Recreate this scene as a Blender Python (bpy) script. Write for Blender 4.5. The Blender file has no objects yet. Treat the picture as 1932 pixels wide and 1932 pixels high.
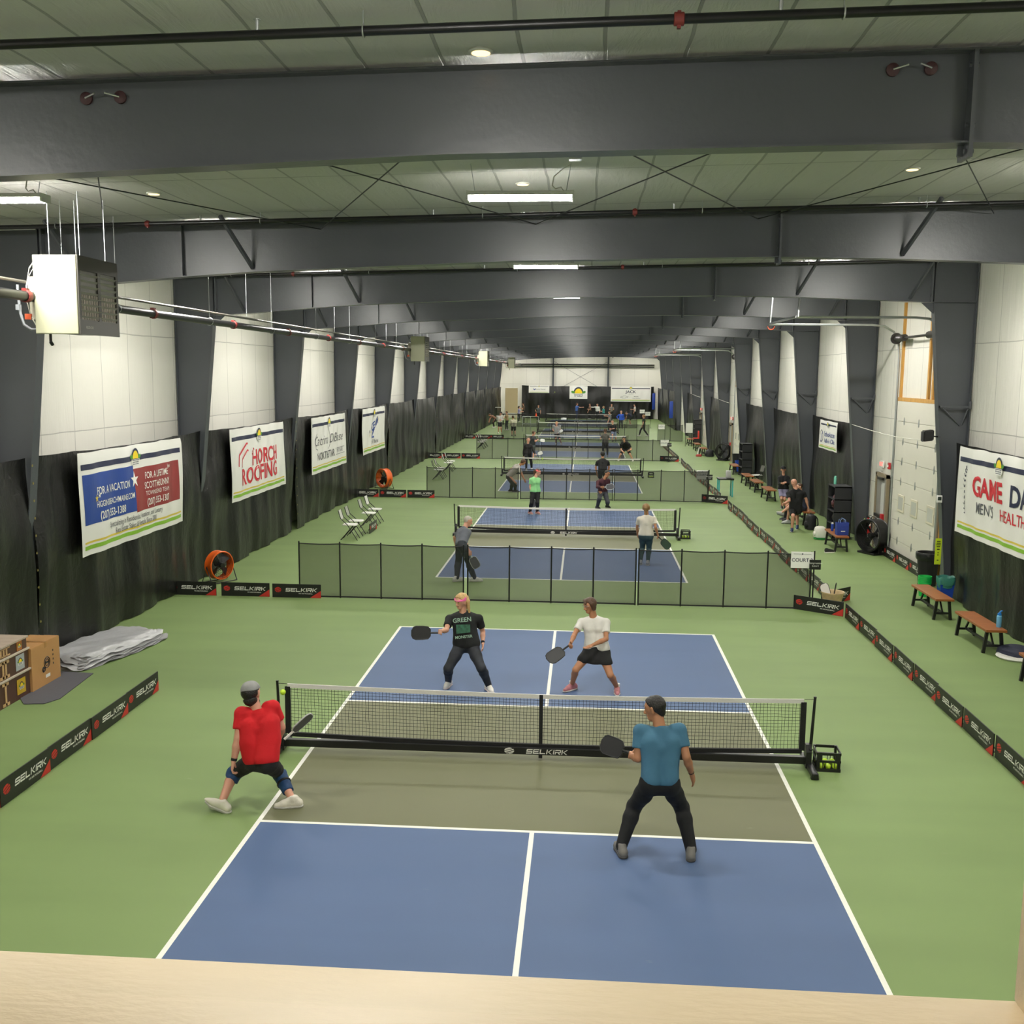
import bpy, bmesh, math, random
import numpy as np
from mathutils import Vector, Matrix, Euler

SC = bpy.context.scene
COL = SC.collection
PI = math.pi
rnd = random.Random(7)

# ------------------------------------------------------------------ camera
cam_data = bpy.data.cameras.new('camera')
cam = bpy.data.objects.new('camera', cam_data)
COL.objects.link(cam)
cam_data.sensor_width = 36.0
cam_data.lens = 35.945
cam_data.clip_start = 0.05
cam_data.clip_end = 400
_r = Vector((0.997465922, 0.070565174, 0.009071473))
_u = Vector((-0.018456558, 0.133508987, 0.990875727))
_f = Vector((-0.068710194, 0.988532198, -0.134473055))
_m = Matrix(((_r.x, _u.x, -_f.x, 0.482), (_r.y, _u.y, -_f.y, -12.631), (_r.z, _u.z, -_f.z, 4.93), (0, 0, 0, 1)))
cam.matrix_world = _m
SC.camera = cam

# ------------------------------------------------------------------ world, exposure
world = bpy.data.worlds.new('world')
SC.world = world
world.use_nodes = True
world.node_tree.nodes['Background'].inputs[0].default_value = (0.6, 0.7, 0.8, 1)
world.node_tree.nodes['Background'].inputs[1].default_value = 0.0
SC.view_settings.view_transform = 'Standard'
SC.view_settings.look = 'None'
SC.view_settings.exposure = 0.68
SC.view_settings.gamma = 1.0
SC.view_settings.use_curve_mapping = False
SC.cycles.use_denoising = True
SC.cycles.max_bounces = 8
SC.cycles.diffuse_bounces = 4
SC.cycles.glossy_bounces = 3
SC.cycles.transparent_max_bounces = 24
SC.cycles.caustics_reflective = False
SC.cycles.caustics_refractive = False
SC.cycles.sample_clamp_indirect = 4.0
LAMP_POWER = 190.0      # emission strength of the tube lenses
ROOM_LAMP = 14.0        # watts of the lamp in the viewing room behind the window

# ------------------------------------------------------------------ helpers
def lin(h):
    if isinstance(h, str):
        h = h.lstrip('#')
        v = [int(h[i:i + 2], 16) / 255 for i in (0, 2, 4)]
    else:
        v = [x / 255 for x in h]
    return tuple(x / 12.92 if x <= 0.04045 else ((x + 0.055) / 1.055) ** 2.4 for x in v)

MATS = {}
def mat(name, col, rough=0.6, metal=0.0, spec=0.5, var=0.0, vscale=3.0, bump=0.0, bscale=20.0, stretch=(1, 1, 1), emit=0.0, coords='Object', sheen=0.0):
    """procedural Principled material: base colour with a little noise variation and bump"""
    if name in MATS:
        return MATS[name]
    m = bpy.data.materials.new(name)
    MATS[name] = m
    m.use_nodes = True
    nt = m.node_tree
    b = nt.nodes['Principled BSDF']
    c = lin(col) if isinstance(col, str) or max(col) > 1.001 else tuple(col)
    b.inputs['Base Color'].default_value = (*c, 1)
    b.inputs['Roughness'].default_value = rough
    b.inputs['Metallic'].default_value = metal
    b.inputs['Specular IOR Level'].default_value = spec
    if sheen:
        b.inputs['Sheen Weight'].default_value = sheen
    if var or bump:
        tc = nt.nodes.new('ShaderNodeTexCoord')
        mp = nt.nodes.new('ShaderNodeMapping')
        mp.inputs['Scale'].default_value = stretch
        if coords == 'World':
            ge = nt.nodes.new('ShaderNodeNewGeometry')
            nt.links.new(ge.outputs['Position'], mp.inputs['Vector'])
        else:
            nt.links.new(tc.outputs['Object'], mp.inputs['Vector'])
    if var:
        n = nt.nodes.new('ShaderNodeTexNoise')
        n.inputs['Scale'].default_value = vscale
        n.inputs['Detail'].default_value = 4
        nt.links.new(mp.outputs[0], n.inputs['Vector'])
        r = nt.nodes.new('ShaderNodeMapRange')
        r.inputs[1].default_value = 0.25
        r.inputs[2].default_value = 0.75
        r.inputs[3].default_value = 1 - var
        r.inputs[4].default_value = 1 + var
        nt.links.new(n.outputs[0], r.inputs[0])
        mx = nt.nodes.new('ShaderNodeVectorMath')
        mx.operation = 'SCALE'
        mx.inputs[0].default_value = c
        nt.links.new(r.outputs[0], mx.inputs['Scale'])
        nt.links.new(mx.outputs[0], b.inputs['Base Color'])
    if bump:
        n2 = nt.nodes.new('ShaderNodeTexNoise')
        n2.inputs['Scale'].default_value = bscale
        n2.inputs['Detail'].default_value = 3
        nt.links.new(mp.outputs[0], n2.inputs['Vector'])
        bp = nt.nodes.new('ShaderNodeBump')
        bp.inputs['Strength'].default_value = min(1.0, bump)
        bp.inputs['Distance'].default_value = 0.02
        nt.links.new(n2.outputs[0], bp.inputs['Height'])
        nt.links.new(bp.outputs[0], b.inputs['Normal'])
    if emit:
        b.inputs['Emission Color'].default_value = (*c, 1)
        b.inputs['Emission Strength'].default_value = emit
    return m

class MB:
    """collects shapes into one bmesh; build() links them as ONE mesh object"""
    def __init__(self):
        self.bm = bmesh.new()
        self.mi = 0
    def _f(self, vs):
        try:
            f = self.bm.faces.new(vs)
            f.material_index = self.mi
            return f
        except ValueError:
            return None
    def poly(self, pts):
        return self._f([self.bm.verts.new(p) for p in pts])
    def box(self, x0, x1, y0, y1, z0, z1, M=None, bev=0.0):
        P = [Vector((x, y, z)) for z in (z0, z1) for y in (y0, y1) for x in (x0, x1)]
        if M is not None:
            P = [M @ p for p in P]
        v = [self.bm.verts.new(p) for p in P]
        fs = [self._f([v[i] for i in q]) for q in ((0, 2, 3, 1), (4, 5, 7, 6), (0, 1, 5, 4), (2, 6, 7, 3), (0, 4, 6, 2), (1, 3, 7, 5))]
        if bev:
            es = list({e for f in fs for e in f.edges})
            bmesh.ops.bevel(self.bm, geom=es, offset=bev, segments=2, affect='EDGES', profile=0.5)
        return self
    def cbox(self, c, s, rot=None, bev=0.0):
        M = Matrix.Translation(c)
        if rot is not None:
            M = M @ Euler(rot).to_matrix().to_4x4()
        return self.box(-s[0] / 2, s[0] / 2, -s[1] / 2, s[1] / 2, -s[2] / 2, s[2] / 2, M, bev)
    def bar(self, a, b, w, h, up=(0, 0, 1), bev=0.0):
        a, b = Vector(a), Vector(b)
        d = (b - a)
        L = d.length
        d.normalize()
        u = Vector(up)
        s = d.cross(u)
        if s.length < 1e-4:
            s = d.cross(Vector((1, 0, 0)))
        s.normalize()
        u = s.cross(d)
        M = Matrix(((d.x, s.x, u.x, a.x), (d.y, s.y, u.y, a.y), (d.z, s.z, u.z, a.z), (0, 0, 0, 1)))
        return self.box(0, L, -w / 2, w / 2, -h / 2, h / 2, M, bev)
    def ring(self, c, d, r, n, ref=None):
        d = Vector(d).normalized()
        ref = Vector(ref) if ref is not None else (Vector((0, 0, 1)) if abs(d.z) < 0.9 else Vector((1, 0, 0)))
        s = d.cross(ref).normalized()
        u = s.cross(d)
        rr = r if isinstance(r, (tuple, list)) else (r, r)
        return [self.bm.verts.new(Vector(c) + s * math.cos(2 * PI * i / n) * rr[0] + u * math.sin(2 * PI * i / n) * rr[1]) for i in range(n)]
    def skin(self, rings, closed=False, cap=True):
        n = len(rings[0])
        for a, b in zip(rings, rings[1:]):
            for i in range(n):
                self._f([a[i], a[(i + 1) % n], b[(i + 1) % n], b[i]])
        if cap:
            self._f(rings[0][::-1])
            self._f(rings[-1])
    def cyl(self, a, b, r, r2=None, n=16, cap=True):
        a, b = Vector(a), Vector(b)
        d = b - a
        self.skin([self.ring(a, d, r, n), self.ring(b, d, r if r2 is None else r2, n)], cap=cap)
        return self
    def tube(self, pts, r, n=8, cap=True):
        pts = [Vector(p) for p in pts]
        rs = r if isinstance(r, (list, tuple)) else [r] * len(pts)
        rings = []
        ref = None
        for i, p in enumerate(pts):
            d = (pts[min(i + 1, len(pts) - 1)] - pts[max(i - 1, 0)])
            if d.length < 1e-9:
                d = Vector((0, 0, 1))
            d.normalize()
            if ref is None or abs(d.dot(ref)) > 0.95:
                ref = Vector((0, 0, 1)) if abs(d.z) < 0.9 else Vector((1, 0, 0))
            rings.append(self.ring(p, d, rs[i], n, ref))
        self.skin(rings, cap=cap)
        return self
    def lathe(self, prof, c=(0, 0, 0), axis='z', n=24, cap=True):
        """prof: list of (radius, height)"""
        c = Vector(c)
        rings = []
        for r, h in prof:
            ring = []
            for i in range(n):
                a = 2 * PI * i / n
                x, y = r * math.cos(a), r * math.sin(a)
                v = {'z': (x, y, h), 'x': (h, x, y), 'y': (y, h, x)}[axis]
                ring.append(self.bm.verts.new(c + Vector(v)))
            rings.append(ring)
        self.skin(rings, cap=cap)
        return self
    def sphere(self, c, r, n=12, m=8, s=(1, 1, 1)):
        c = Vector(c)
        rings = []
        for j in range(1, m):
            t = PI * j / m
            rings.append([self.bm.verts.new(c + Vector((r * s[0] * math.sin(t) * math.cos(2 * PI * i / n), r * s[1] * math.sin(t) * math.sin(2 * PI * i / n), r * s[2] * math.cos(t)))) for i in range(n)])
        self.skin(rings, cap=False)
        top = self.bm.verts.new(c + Vector((0, 0, r * s[2])))
        bot = self.bm.verts.new(c - Vector((0, 0, r * s[2])))
        for i in range(n):
            self._f([top, rings[0][i], rings[0][(i + 1) % n]][::1])
            self._f([bot, rings[-1][(i + 1) % n], rings[-1][i]])
        return self
    def prism(self, pts, d):
        """pts: 3-D polygon, d: extrusion vector"""
        d = Vector(d)
        a = [self.bm.verts.new(p) for p in pts]
        b = [self.bm.verts.new(Vector(p) + d) for p in pts]
        n = len(pts)
        self._f(a[::-1])
        self._f(b)
        for i in range(n):
            self._f([a[i], a[(i + 1) % n], b[(i + 1) % n], b[i]])
        return self
    def mesh(self, me, M=None):
        b2 = bmesh.new()
        b2.from_mesh(me)
        vm = {}
        for v in b2.verts:
            vm[v] = self.bm.verts.new(M @ v.co if M is not None else v.co)
        for f in b2.faces:
            self._f([vm[v] for v in f.verts])
        b2.free()
        return self
    def data(self, name, mats, smooth=True, angle=40, fix=True):
        if fix:
            bmesh.ops.recalc_face_normals(self.bm, faces=self.bm.faces[:])
        me = bpy.data.meshes.new(name)
        self.bm.to_mesh(me)
        self.bm.free()
        for m in (mats if isinstance(mats, (list, tuple)) else [mats]):
            me.materials.append(m)
        if smooth:
            me.polygons.foreach_set('use_smooth', [True] * len(me.polygons))
            try:
                me.set_sharp_from_angle(angle=math.radians(angle))
            except Exception:
                pass
        return me
    def build(self, name, mats, parent=None, loc=None, rot=None, **kw):
        return link(name, self.data(name, mats, **kw), parent, loc, rot)

def link(name, data, parent=None, loc=None, rot=None):
    o = bpy.data.objects.new(name, data)
    COL.objects.link(o)
    if parent is not None:
        o.parent = parent
    if loc is not None:
        o.location = loc
    if rot is not None:
        o.rotation_euler = rot
    return o

def tag(o, label=None, cat=None, group=None, kind=None):
    if label: o['label'] = label
    if cat: o['category'] = cat
    if group: o['group'] = group
    if kind: o['kind'] = kind
    return o

def thing(name, label, cat, loc=(0, 0, 0), rz=0.0, group=None, kind=None):
    o = bpy.data.objects.new(name, None)
    o.empty_display_size = 0.1
    COL.objects.link(o)
    o.location = loc
    o.rotation_euler = (0, 0, rz)
    return tag(o, label, cat, group, kind)

def struct(name, mb, mats, label=None, parent=None, **kw):
    o = mb.build(name, mats, parent, **kw)
    if parent is None:
        tag(o, label or name.replace('_', ' '), None, None, 'structure')
    return o

KIDS = {}
def kids(o):
    return [c for c in COL.objects if c.parent is o]

def dup(root, label=None, loc=None, rz=None, group=None):
    """a copy of a thing with copies of its parts and sub-parts"""
    r = root.copy()
    COL.objects.link(r)
    if loc is not None: r.location = loc
    if rz is not None: r.rotation_euler = (0, 0, rz)
    if label: r['label'] = label
    if group: r['group'] = group
    for ch in list(root.children):
        c = ch.copy(); COL.objects.link(c); c.parent = r
        for g in list(ch.children):
            d = g.copy(); COL.objects.link(d); d.parent = c
    return r

def text_mesh(s, size=1.0, align='CENTER', bold=0.0, shear=0.0, space=1.0, extrude=0.0):
    """lettering as a flat mesh in the x-z plane, facing -y"""
    cu = bpy.data.curves.new('lettering', 'FONT')
    cu.body = s
    cu.size = size
    cu.align_x = align
    cu.align_y = 'CENTER'
    cu.offset = bold * size
    cu.shear = shear
    cu.space_character = space
    cu.extrude = extrude
    cu.resolution_u = 3
    o = bpy.data.objects.new('lettering', cu)
    COL.objects.link(o)
    dg = bpy.context.evaluated_depsgraph_get()
    me = bpy.data.meshes.new_from_object(o.evaluated_get(dg))
    bpy.data.objects.remove(o)
    bpy.data.curves.remove(cu)
    me.transform(Matrix.Rotation(PI / 2, 4, 'X'))
    return me
# ------------------------------------------------------------------ structure materials
def wall_material(name, col, rowh, brickw, mortar, axes, seam=0.75, bump=0.25, rough=0.45, wr=(3.0, 0.35), wdist=0.05):
    """vinyl faced insulation: seams from a brick pattern plus stretched wrinkles"""
    m = bpy.data.materials.new(name)
    m.use_nodes = True
    nt = m.node_tree
    N = nt.nodes.new
    L = nt.links.new
    b = nt.nodes['Principled BSDF']
    b.inputs['Roughness'].default_value = rough
    b.inputs['Specular IOR Level'].default_value = 0.35
    ge = N('ShaderNodeNewGeometry')
    se = N('ShaderNodeSeparateXYZ')
    co = N('ShaderNodeCombineXYZ')
    L(ge.outputs['Position'], se.inputs[0])
    L(se.outputs[axes[0]], co.inputs[0])
    L(se.outputs[axes[1]], co.inputs[1])
    # the two quads' seams wander a little
    nz = N('ShaderNodeTexNoise')
    nz.inputs['Scale'].default_value = 0.9
    L(co.outputs[0], nz.inputs['Vector'])
    ad = N('ShaderNodeVectorMath'); ad.operation = 'MULTIPLY_ADD'
    ad.inputs[1].default_value = (0.06, 0.06, 0)
    L(nz.outputs['Color'], ad.inputs[0])
    L(co.outputs[0], ad.inputs[2])
    br = N('ShaderNodeTexBrick')
    br.offset = 0.0
    br.inputs['Scale'].default_value = 1.0
    br.inputs['Brick Width'].default_value = brickw
    br.inputs['Row Height'].default_value = rowh
    br.inputs['Mortar Size'].default_value = mortar
    br.inputs['Mortar Smooth'].default_value = 0.3
    c = lin(col)
    br.inputs['Color1'].default_value = (*c, 1)
    br.inputs['Color2'].default_value = (c[0] * 0.96, c[1] * 0.96, c[2] * 0.96, 1)
    br.inputs['Mortar'].default_value = (c[0] * seam, c[1] * seam, c[2] * seam, 1)
    L(ad.outputs[0], br.inputs['Vector'])
    L(br.outputs['Color'], b.inputs['Base Color'])
    mp = N('ShaderNodeMapping')
    mp.inputs['Scale'].default_value = (wr[0], wr[1], 1)
    mp.inputs['Rotation'].default_value = (0, 0, 0.35)
    L(co.outputs[0], mp.inputs['Vector'])
    n2 = N('ShaderNodeTexNoise')
    n2.inputs['Scale'].default_value = 1.6
    n2.inputs['Detail'].default_value = 5
    n2.inputs['Roughness'].default_value = 0.6
    n2.inputs['Distortion'].default_value = 0.6
    L(mp.outputs[0], n2.inputs['Vector'])
    s1 = N('ShaderNodeMath'); s1.operation = 'MULTIPLY_ADD'
    s1.inputs[1].default_value = -0.25
    L(br.outputs['Fac'], s1.inputs[0])
    L(n2.outputs[0], s1.inputs[2])
    bp = N('ShaderNodeBump')
    bp.inputs['Strength'].default_value = bump
    bp.inputs['Distance'].default_value = wdist
    L(s1.outputs[0], bp.inputs['Height'])
    L(bp.outputs[0], b.inputs['Normal'])
    return m

def floor_material(name, col, var=0.10, rough=0.62):
    """acrylic sports coating with faint streaks and scuffs"""
    m = bpy.data.materials.new(name)
    m.use_nodes = True
    nt = m.node_tree
    N = nt.nodes.new
    L = nt.links.new
    b = nt.nodes['Principled BSDF']
    b.inputs['Roughness'].default_value = rough
    b.inputs['Specular IOR Level'].default_value = 0.4
    ge = N('ShaderNodeNewGeometry')
    mp = N('ShaderNodeMapping')
    mp.inputs['Scale'].default_value = (0.25, 1.6, 1)
    L(ge.outputs['Position'], mp.inputs[0])
    n1 = N('ShaderNodeTexNoise'); n1.inputs['Scale'].default_value = 1.0; n1.inputs['Detail'].default_value = 6
    L(mp.outputs[0], n1.inputs['Vector'])
    n3 = N('ShaderNodeTexNoise'); n3.inputs['Scale'].default_value = 0.35; n3.inputs['Detail'].default_value = 5
    L(ge.outputs['Position'], n3.inputs['Vector'])
    n2 = N('ShaderNodeTexNoise'); n2.inputs['Scale'].default_value = 260; n2.inputs['Detail'].default_value = 2
    L(ge.outputs['Position'], n2.inputs['Vector'])
    a1 = N('ShaderNodeMath'); a1.operation = 'ADD'
    L(n1.outputs[0], a1.inputs[0]); L(n3.outputs[0], a1.inputs[1])
    a2 = N('ShaderNodeMath'); a2.operation = 'MULTIPLY_ADD'; a2.inputs[1].default_value = 0.35
    L(n2.outputs[0], a2.inputs[0]); L(a1.outputs[0], a2.inputs[2])
    r = N('ShaderNodeMapRange')
    r.inputs[1].default_value = 0.8; r.inputs[2].default_value = 1.55
    r.inputs[3].default_value = 1 - var; r.inputs[4].default_value = 1 + var
    L(a2.outputs[0], r.inputs[0])
    sc = N('ShaderNodeVectorMath'); sc.operation = 'SCALE'
    sc.inputs[0].default_value = lin(col)
    L(r.outputs[0], sc.inputs['Scale'])
    # pale scuff marks
    mp2 = N('ShaderNodeMapping'); mp2.inputs['Scale'].default_value = (1.2, 3.0, 1); mp2.inputs['Rotation'].default_value = (0, 0, 0.5)
    L(ge.outputs['Position'], mp2.inputs[0])
    n4 = N('ShaderNodeTexNoise'); n4.inputs['Scale'].default_value = 1.1; n4.inputs['Detail'].default_value = 8; n4.inputs['Roughness'].default_value = 0.7
    L(mp2.outputs[0], n4.inputs['Vector'])
    r2 = N('ShaderNodeMapRange')
    r2.inputs[1].default_value = 0.66; r2.inputs[2].default_value = 0.78
    r2.inputs[3].default_value = 0; r2.inputs[4].default_value = 0.35
    L(n4.outputs[0], r2.inputs[0])
    mx = N('ShaderNodeMix'); mx.data_type = 'RGBA'
    L(r2.outputs[0], mx.inputs[0])
    L(sc.outputs[0], mx.inputs[6])
    mx.inputs[7].default_value = (*lin('#a9b59a'), 1)
    L(mx.outputs[2], b.inputs['Base Color'])
    bp = N('ShaderNodeBump'); bp.inputs['Strength'].default_value = 0.15; bp.inputs['Distance'].default_value = 0.004
    L(n2.outputs[0], bp.inputs['Height'])
    L(bp.outputs[0], b.inputs['Normal'])
    return m

M_GREEN = floor_material('green_court_coating', '#7a9058')
M_BLUE = floor_material('blue_court_coating', '#50658a', 0.08)
M_OLIVE = floor_material('olive_kitchen_coating', '#6f7054', 0.06)
M_LINE = mat('white_line_paint', '#f0efe6', 0.6, var=0.04, vscale=8, coords='World')
M_WALLV = wall_material('white_vinyl_wall', '#e6e3da', 1.9, 1.2, 0.012, ('Y', 'Z'), 0.62, 0.4)
M_WALLF = wall_material('white_vinyl_end_wall', '#e6e3da', 1.9, 1.5, 0.012, ('X', 'Z'), 0.7, 0.3)
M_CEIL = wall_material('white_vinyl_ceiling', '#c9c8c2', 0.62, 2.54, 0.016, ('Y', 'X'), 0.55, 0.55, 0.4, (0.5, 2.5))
M_STEEL = mat('charcoal_painted_steel', '#4d5055', 0.34, 0.0, 0.5, var=0.06, vscale=1.2, bump=0.12, bscale=14, coords='World')
M_BLACKPIPE = mat('black_steel_pipe', '#1b1b1d', 0.35, 0.3, var=0.1)
M_GALV = mat('galvanised_steel', '#b9bcbd', 0.35, 0.85, var=0.08, vscale=6)
M_REDP = mat('red_coupling_paint', '#6e2320', 0.5)

Y0, Y1 = -11.40, 102.4
WX = 9.06
FR = [-4.29 + 7.62 * k for k in range(14)]       # steel frame positions
def zroof(x):
    return 7.33 + 0.0223 * x

# floor
mb = MB()
nx, ny = 12, 60
mb.poly([(-WX - .2, Y0 - .2, 0), (WX + .2, Y0 - .2, 0), (WX + .2, Y1 + .2, 0), (-WX - .2, Y1 + .2, 0)])
struct('floor', mb, M_GREEN, 'green coated sports floor of the hall')
# ceiling
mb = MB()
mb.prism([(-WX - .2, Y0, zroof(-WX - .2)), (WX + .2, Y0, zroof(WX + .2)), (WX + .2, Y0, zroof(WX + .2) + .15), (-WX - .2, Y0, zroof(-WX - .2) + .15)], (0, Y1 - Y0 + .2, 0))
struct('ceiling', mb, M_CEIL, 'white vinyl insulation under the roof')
# side walls
mb = MB(); mb.box(-WX - .15, -WX, Y0, Y1, 0, zroof(-WX) + .1)
struct('wall_left', mb, M_WALLV, 'white vinyl lined long wall with banners')
mb = MB(); mb.box(WX, WX + .15, Y0, Y1, 0, zroof(WX) + .1)
struct('wall_right', mb, M_WALLV, 'white vinyl lined long wall with roller doors')
mb = MB(); mb.box(-WX, WX, Y1, Y1 + .15, 0, zroof(WX))
struct('wall_back', mb, M_WALLF, 'white end wall of the hall')

# end wall steel posts and girts
t = thing('end_wall_frame', 'grey steel posts and rails of the end wall', None, (0, 0, 0), kind='structure')
for x in (-3.05, 3.05):
    m = MB(); m.box(x - .09, x + .09, Y1 - .28, Y1 - .02, 0, 6.9); m.build('post', M_STEEL, t)
for z in (5.95, 5.72):
    m = MB(); m.cyl((-7.4, Y1 - .4, z), (8.1, Y1 - .4, z), .06, n=8); m.build('rail', M_BLACKPIPE, t)
m = MB()
for a, b in (((-3, 6.3), (3, 2.9)), ((3, 6.3), (-3, 2.9))):
    m.cyl((a[0], Y1 - .06, a[1]), (b[0], Y1 - .06, b[1]), .015, n=6)
m.build('cross_rod', M_STEEL, t)

# front wall with the viewing window, sill and jamb
M_FRONTW = mat('painted_drywall', '#cfcbc0', 0.7)
mb = MB()
fy0, fy1 = -11.47, -11.31
mb.box(-WX, -1.6, fy0, fy1, 0, 7.2)
mb.box(1.09, WX, fy0, fy1, 0, 7.4)
mb.box(-1.6, 1.09, fy0, fy1, 0, 4.06)
mb.box(-1.6, 1.09, fy0, fy1, 6.95, 7.35)
struct('wall_front', mb, M_FRONTW, 'wall of the viewing gallery')
M_SILL = mat('beige_painted_wood', '#d2bf9e', 0.5, var=0.05, vscale=4, bump=0.08, bscale=30, stretch=(1, 3, 3))
w = thing('window_1', 'viewing gallery window with beige sill', None, (0, 0, 0), kind='structure')
mb = MB(); mb.box(-1.6, 1.09, -11.55, -11.31, 4.06, 4.10, bev=.004); mb.build('window_sill', M_SILL, w)
mb = MB(); mb.box(1.073, 1.10, -11.55, -11.31, 4.10, 6.95, bev=.003); mb.build('jamb', M_SILL, w)
mb = MB(); mb.box(-1.62, -1.59, -11.55, -11.31, 4.10, 6.95, bev=.003); mb.build('jamb', M_SILL, w)
gm = bpy.data.materials.new('clear_pane')
gm.use_nodes = True
gm.node_tree.nodes.remove(gm.node_tree.nodes['Principled BSDF'])
tn = gm.node_tree.nodes.new('ShaderNodeBsdfTransparent')
tn.inputs[0].default_value = (0.985, 0.99, 0.985, 1)
gm.node_tree.links.new(tn.outputs[0], gm.node_tree.nodes['Material Output'].inputs[0])
mb = MB(); mb.box(-1.59, 1.073, -11.40, -11.394, 4.10, 6.95); mb.build('pane', gm, w)
# the viewing room behind the window
mb = MB()
mb.box(-4, 4, -15.6, -15.5, 3.2, 7.3)
mb.box(-4, -3.9, -15.5, fy0, 3.2, 7.3)
mb.box(3.9, 4, -15.5, fy0, 3.2, 7.3)
struct('wall_gallery', mb, mat('gallery_paint', '#8f8a80', 0.8), 'walls of the viewing gallery')
mb = MB(); mb.box(-4, 4, -15.6, fy0, 3.1, 3.2)
struct('floor_gallery', mb, mat('gallery_carpet', '#4a4a48', 0.9), 'floor of the viewing gallery')
mb = MB(); mb.box(-4, 4, -15.6, fy0, 7.3, 7.4)
struct('ceiling_gallery', mb, mat('gallery_paint2', '#c9c6be', 0.8), 'ceiling of the viewing gallery')

# ------------------------------------------------------------------ steel frames
BOT = [(-8.12, 6.20), (-6.99, 6.285), (-5.8, 6.385), (-4.66, 6.466), (-0.66, 6.634), (3.35, 6.70), (5.14, 6.674), (6.9, 6.615), (8.12, 6.57)]
def zbot(x):
    for (a, za), (b, zb) in zip(BOT, BOT[1:]):
        if a <= x <= b:
            return za + (zb - za) * (x - a) / (b - a)
    return BOT[0][1] if x < 0 else BOT[-1][1]
def ztop(x):
    return zroof(x) - 0.05
def rafter_mesh():
    m = MB()
    pts = [(x, -.006, z) for x, z in BOT] + [(x, -.006, ztop(x)) for x, z in reversed(BOT)]
    m.prism(pts, (0, .012, 0))
    for (a, za), (b, zb) in zip(BOT, BOT[1:]):
        m.prism([(a, -.11, za - .014), (b, -.11, zb - .014), (b, -.11, zb), (a, -.11, za)], (0, .22, 0))
    m.prism([(-8.12, -.11, ztop(-8.12)), (8.12, -.11, ztop(8.12)), (8.12, -.11, ztop(8.12) + .014), (-8.12, -.11, ztop(-8.12) + .014)], (0, .22, 0))
    for x in (-5.8, ):
        m.box(x - .006, x + .006, -.1, .1, zbot(x), ztop(x))
    return m.data('rafter', M_STEEL, smooth=False)
def splice_mesh(x, down=.12):
    m = MB()
    m.box(x - .016, x + .016, -.12, .12, zbot(x) - down, ztop(x))
    m.box(x - .06, x - .016, -.012, .012, zbot(x) - down * .8, zbot(x))
    for z in (zbot(x) - down * .6, zbot(x) + .12, ztop(x) - .1):
        for yy in (-.07, .07):
            m.cyl((x - .035, yy, z), (x + .035, yy, z), .018, n=6)
    return m.data('splice_plate', M_STEEL, smooth=False)
def column_mesh(s):
    m = MB()
    xi_t, xi_b = s * 8.12, s * 8.76
    zt = BOT[0][1] if s < 0 else BOT[-1][1]
    ztp = ztop(s * 8.12)
    xo = s * 9.02
    m.prism([(xo, -.006, 0), (xi_b, -.006, 0), (xi_t, -.006, zt), (xi_t, -.006, ztp), (xo, -.006, ztop(xo))], (0, .012, 0))
    # inner and outer flange
    m.prism([(xi_b, -.11, 0), (xi_t, -.11, zt), (xi_t, -.11, ztp), (xi_t - s * .014, -.11, ztp), (xi_t - s * .014, -.11, zt), (xi_b - s * .014, -.11, 0)], (0, .22, 0))
    m.box(min(xo, xo + s * .014), max(xo, xo + s * .014), -.11, .11, 0, ztop(xo))
    # knee stiffener and haunch plate
    m.box(min(xi_t, xo), max(xi_t, xo), -.1, .1, zt - .012, zt + .012)
    m.prism([(xi_t - s * .014, -.006, zt - .02), (xi_t - s * .26, -.006, zt - .015 if s > 0 else zt), (xi_t - s * .014 + s * .03, -.006, zt - .26)], (0, .012, 0))
    m.box(s * 8.9 - .14, s * 8.9 + .14, -.14, .14, 0, .02)
    return m.data('column', M_STEEL, smooth=False)
def brace_mesh(x, dx):
    m = MB()
    for sy in (-1, 1):
        m.bar((x, 0.02 * sy, zbot(x) + .05), (x + dx, .72 * sy, zroof(x + dx) - .02), .05, .05)
    return m.data('flange_brace', M_STEEL, smooth=False)
RAF, SPL, CL, CR = rafter_mesh(), splice_mesh(3.35), column_mesh(-1), column_mesh(1)
BRS = [brace_mesh(x, dx) for x, dx in ((-7.4, -.25), (-4.7, -.25), (5.15, .3), (7.6, .3))]
SPL2 = [splice_mesh(-8.05, 0.0), splice_mesh(8.05, 0.0)]
for k, y in enumerate(FR):
    t = thing('steel_frame', 'charcoal steel portal frame spanning the hall', None, (0, y, 0), group='steel portal frames of the hall', kind='structure')
    link('rafter', RAF, t); link('column', CL, t); link('column', CR, t)
    for b in [SPL] + SPL2: link('splice_plate', b, t)
    for b in BRS: link('flange_brace', b, t)

# ------------------------------------------------------------------ courts
LW = 0.0508
HW, NV, BL = 3.048, 2.134, 6.706
COURTS = [(0.0, 0.0), (18.292, -0.011), (36.79, -0.06), (55.1, -0.05), (73.4, -0.05), (91.6, -0.05)]
def court_mesh():
    m = MB()
    xs = [-HW, -HW + LW, -LW / 2, LW / 2, HW - LW, HW]
    ys = [-BL, -BL + LW, -NV, -NV + LW, NV - LW, NV, BL - LW, BL]
    for i in range(5):
        for j in range(7):
            if i in (0, 4) or j in (0, 2, 4, 6): k = 2
            elif i == 2: k = 1 if j == 3 else 2
            else: k = 1 if j == 3 else 0
            m.mi = k
            m.poly([(xs[i], ys[j], 0), (xs[i + 1], ys[j], 0), (xs[i + 1], ys[j + 1], 0), (xs[i], ys[j + 1], 0)])
    return m.data('court_markings', [M_BLUE, M_OLIVE, M_LINE], smooth=False)
CM = court_mesh()
for y, x in COURTS:
    o = link('court_floor', CM, None, (x, y, 0.002))
    tag(o, 'blue court with white lines and olive net zone', None, 'painted courts', 'structure')

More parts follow.
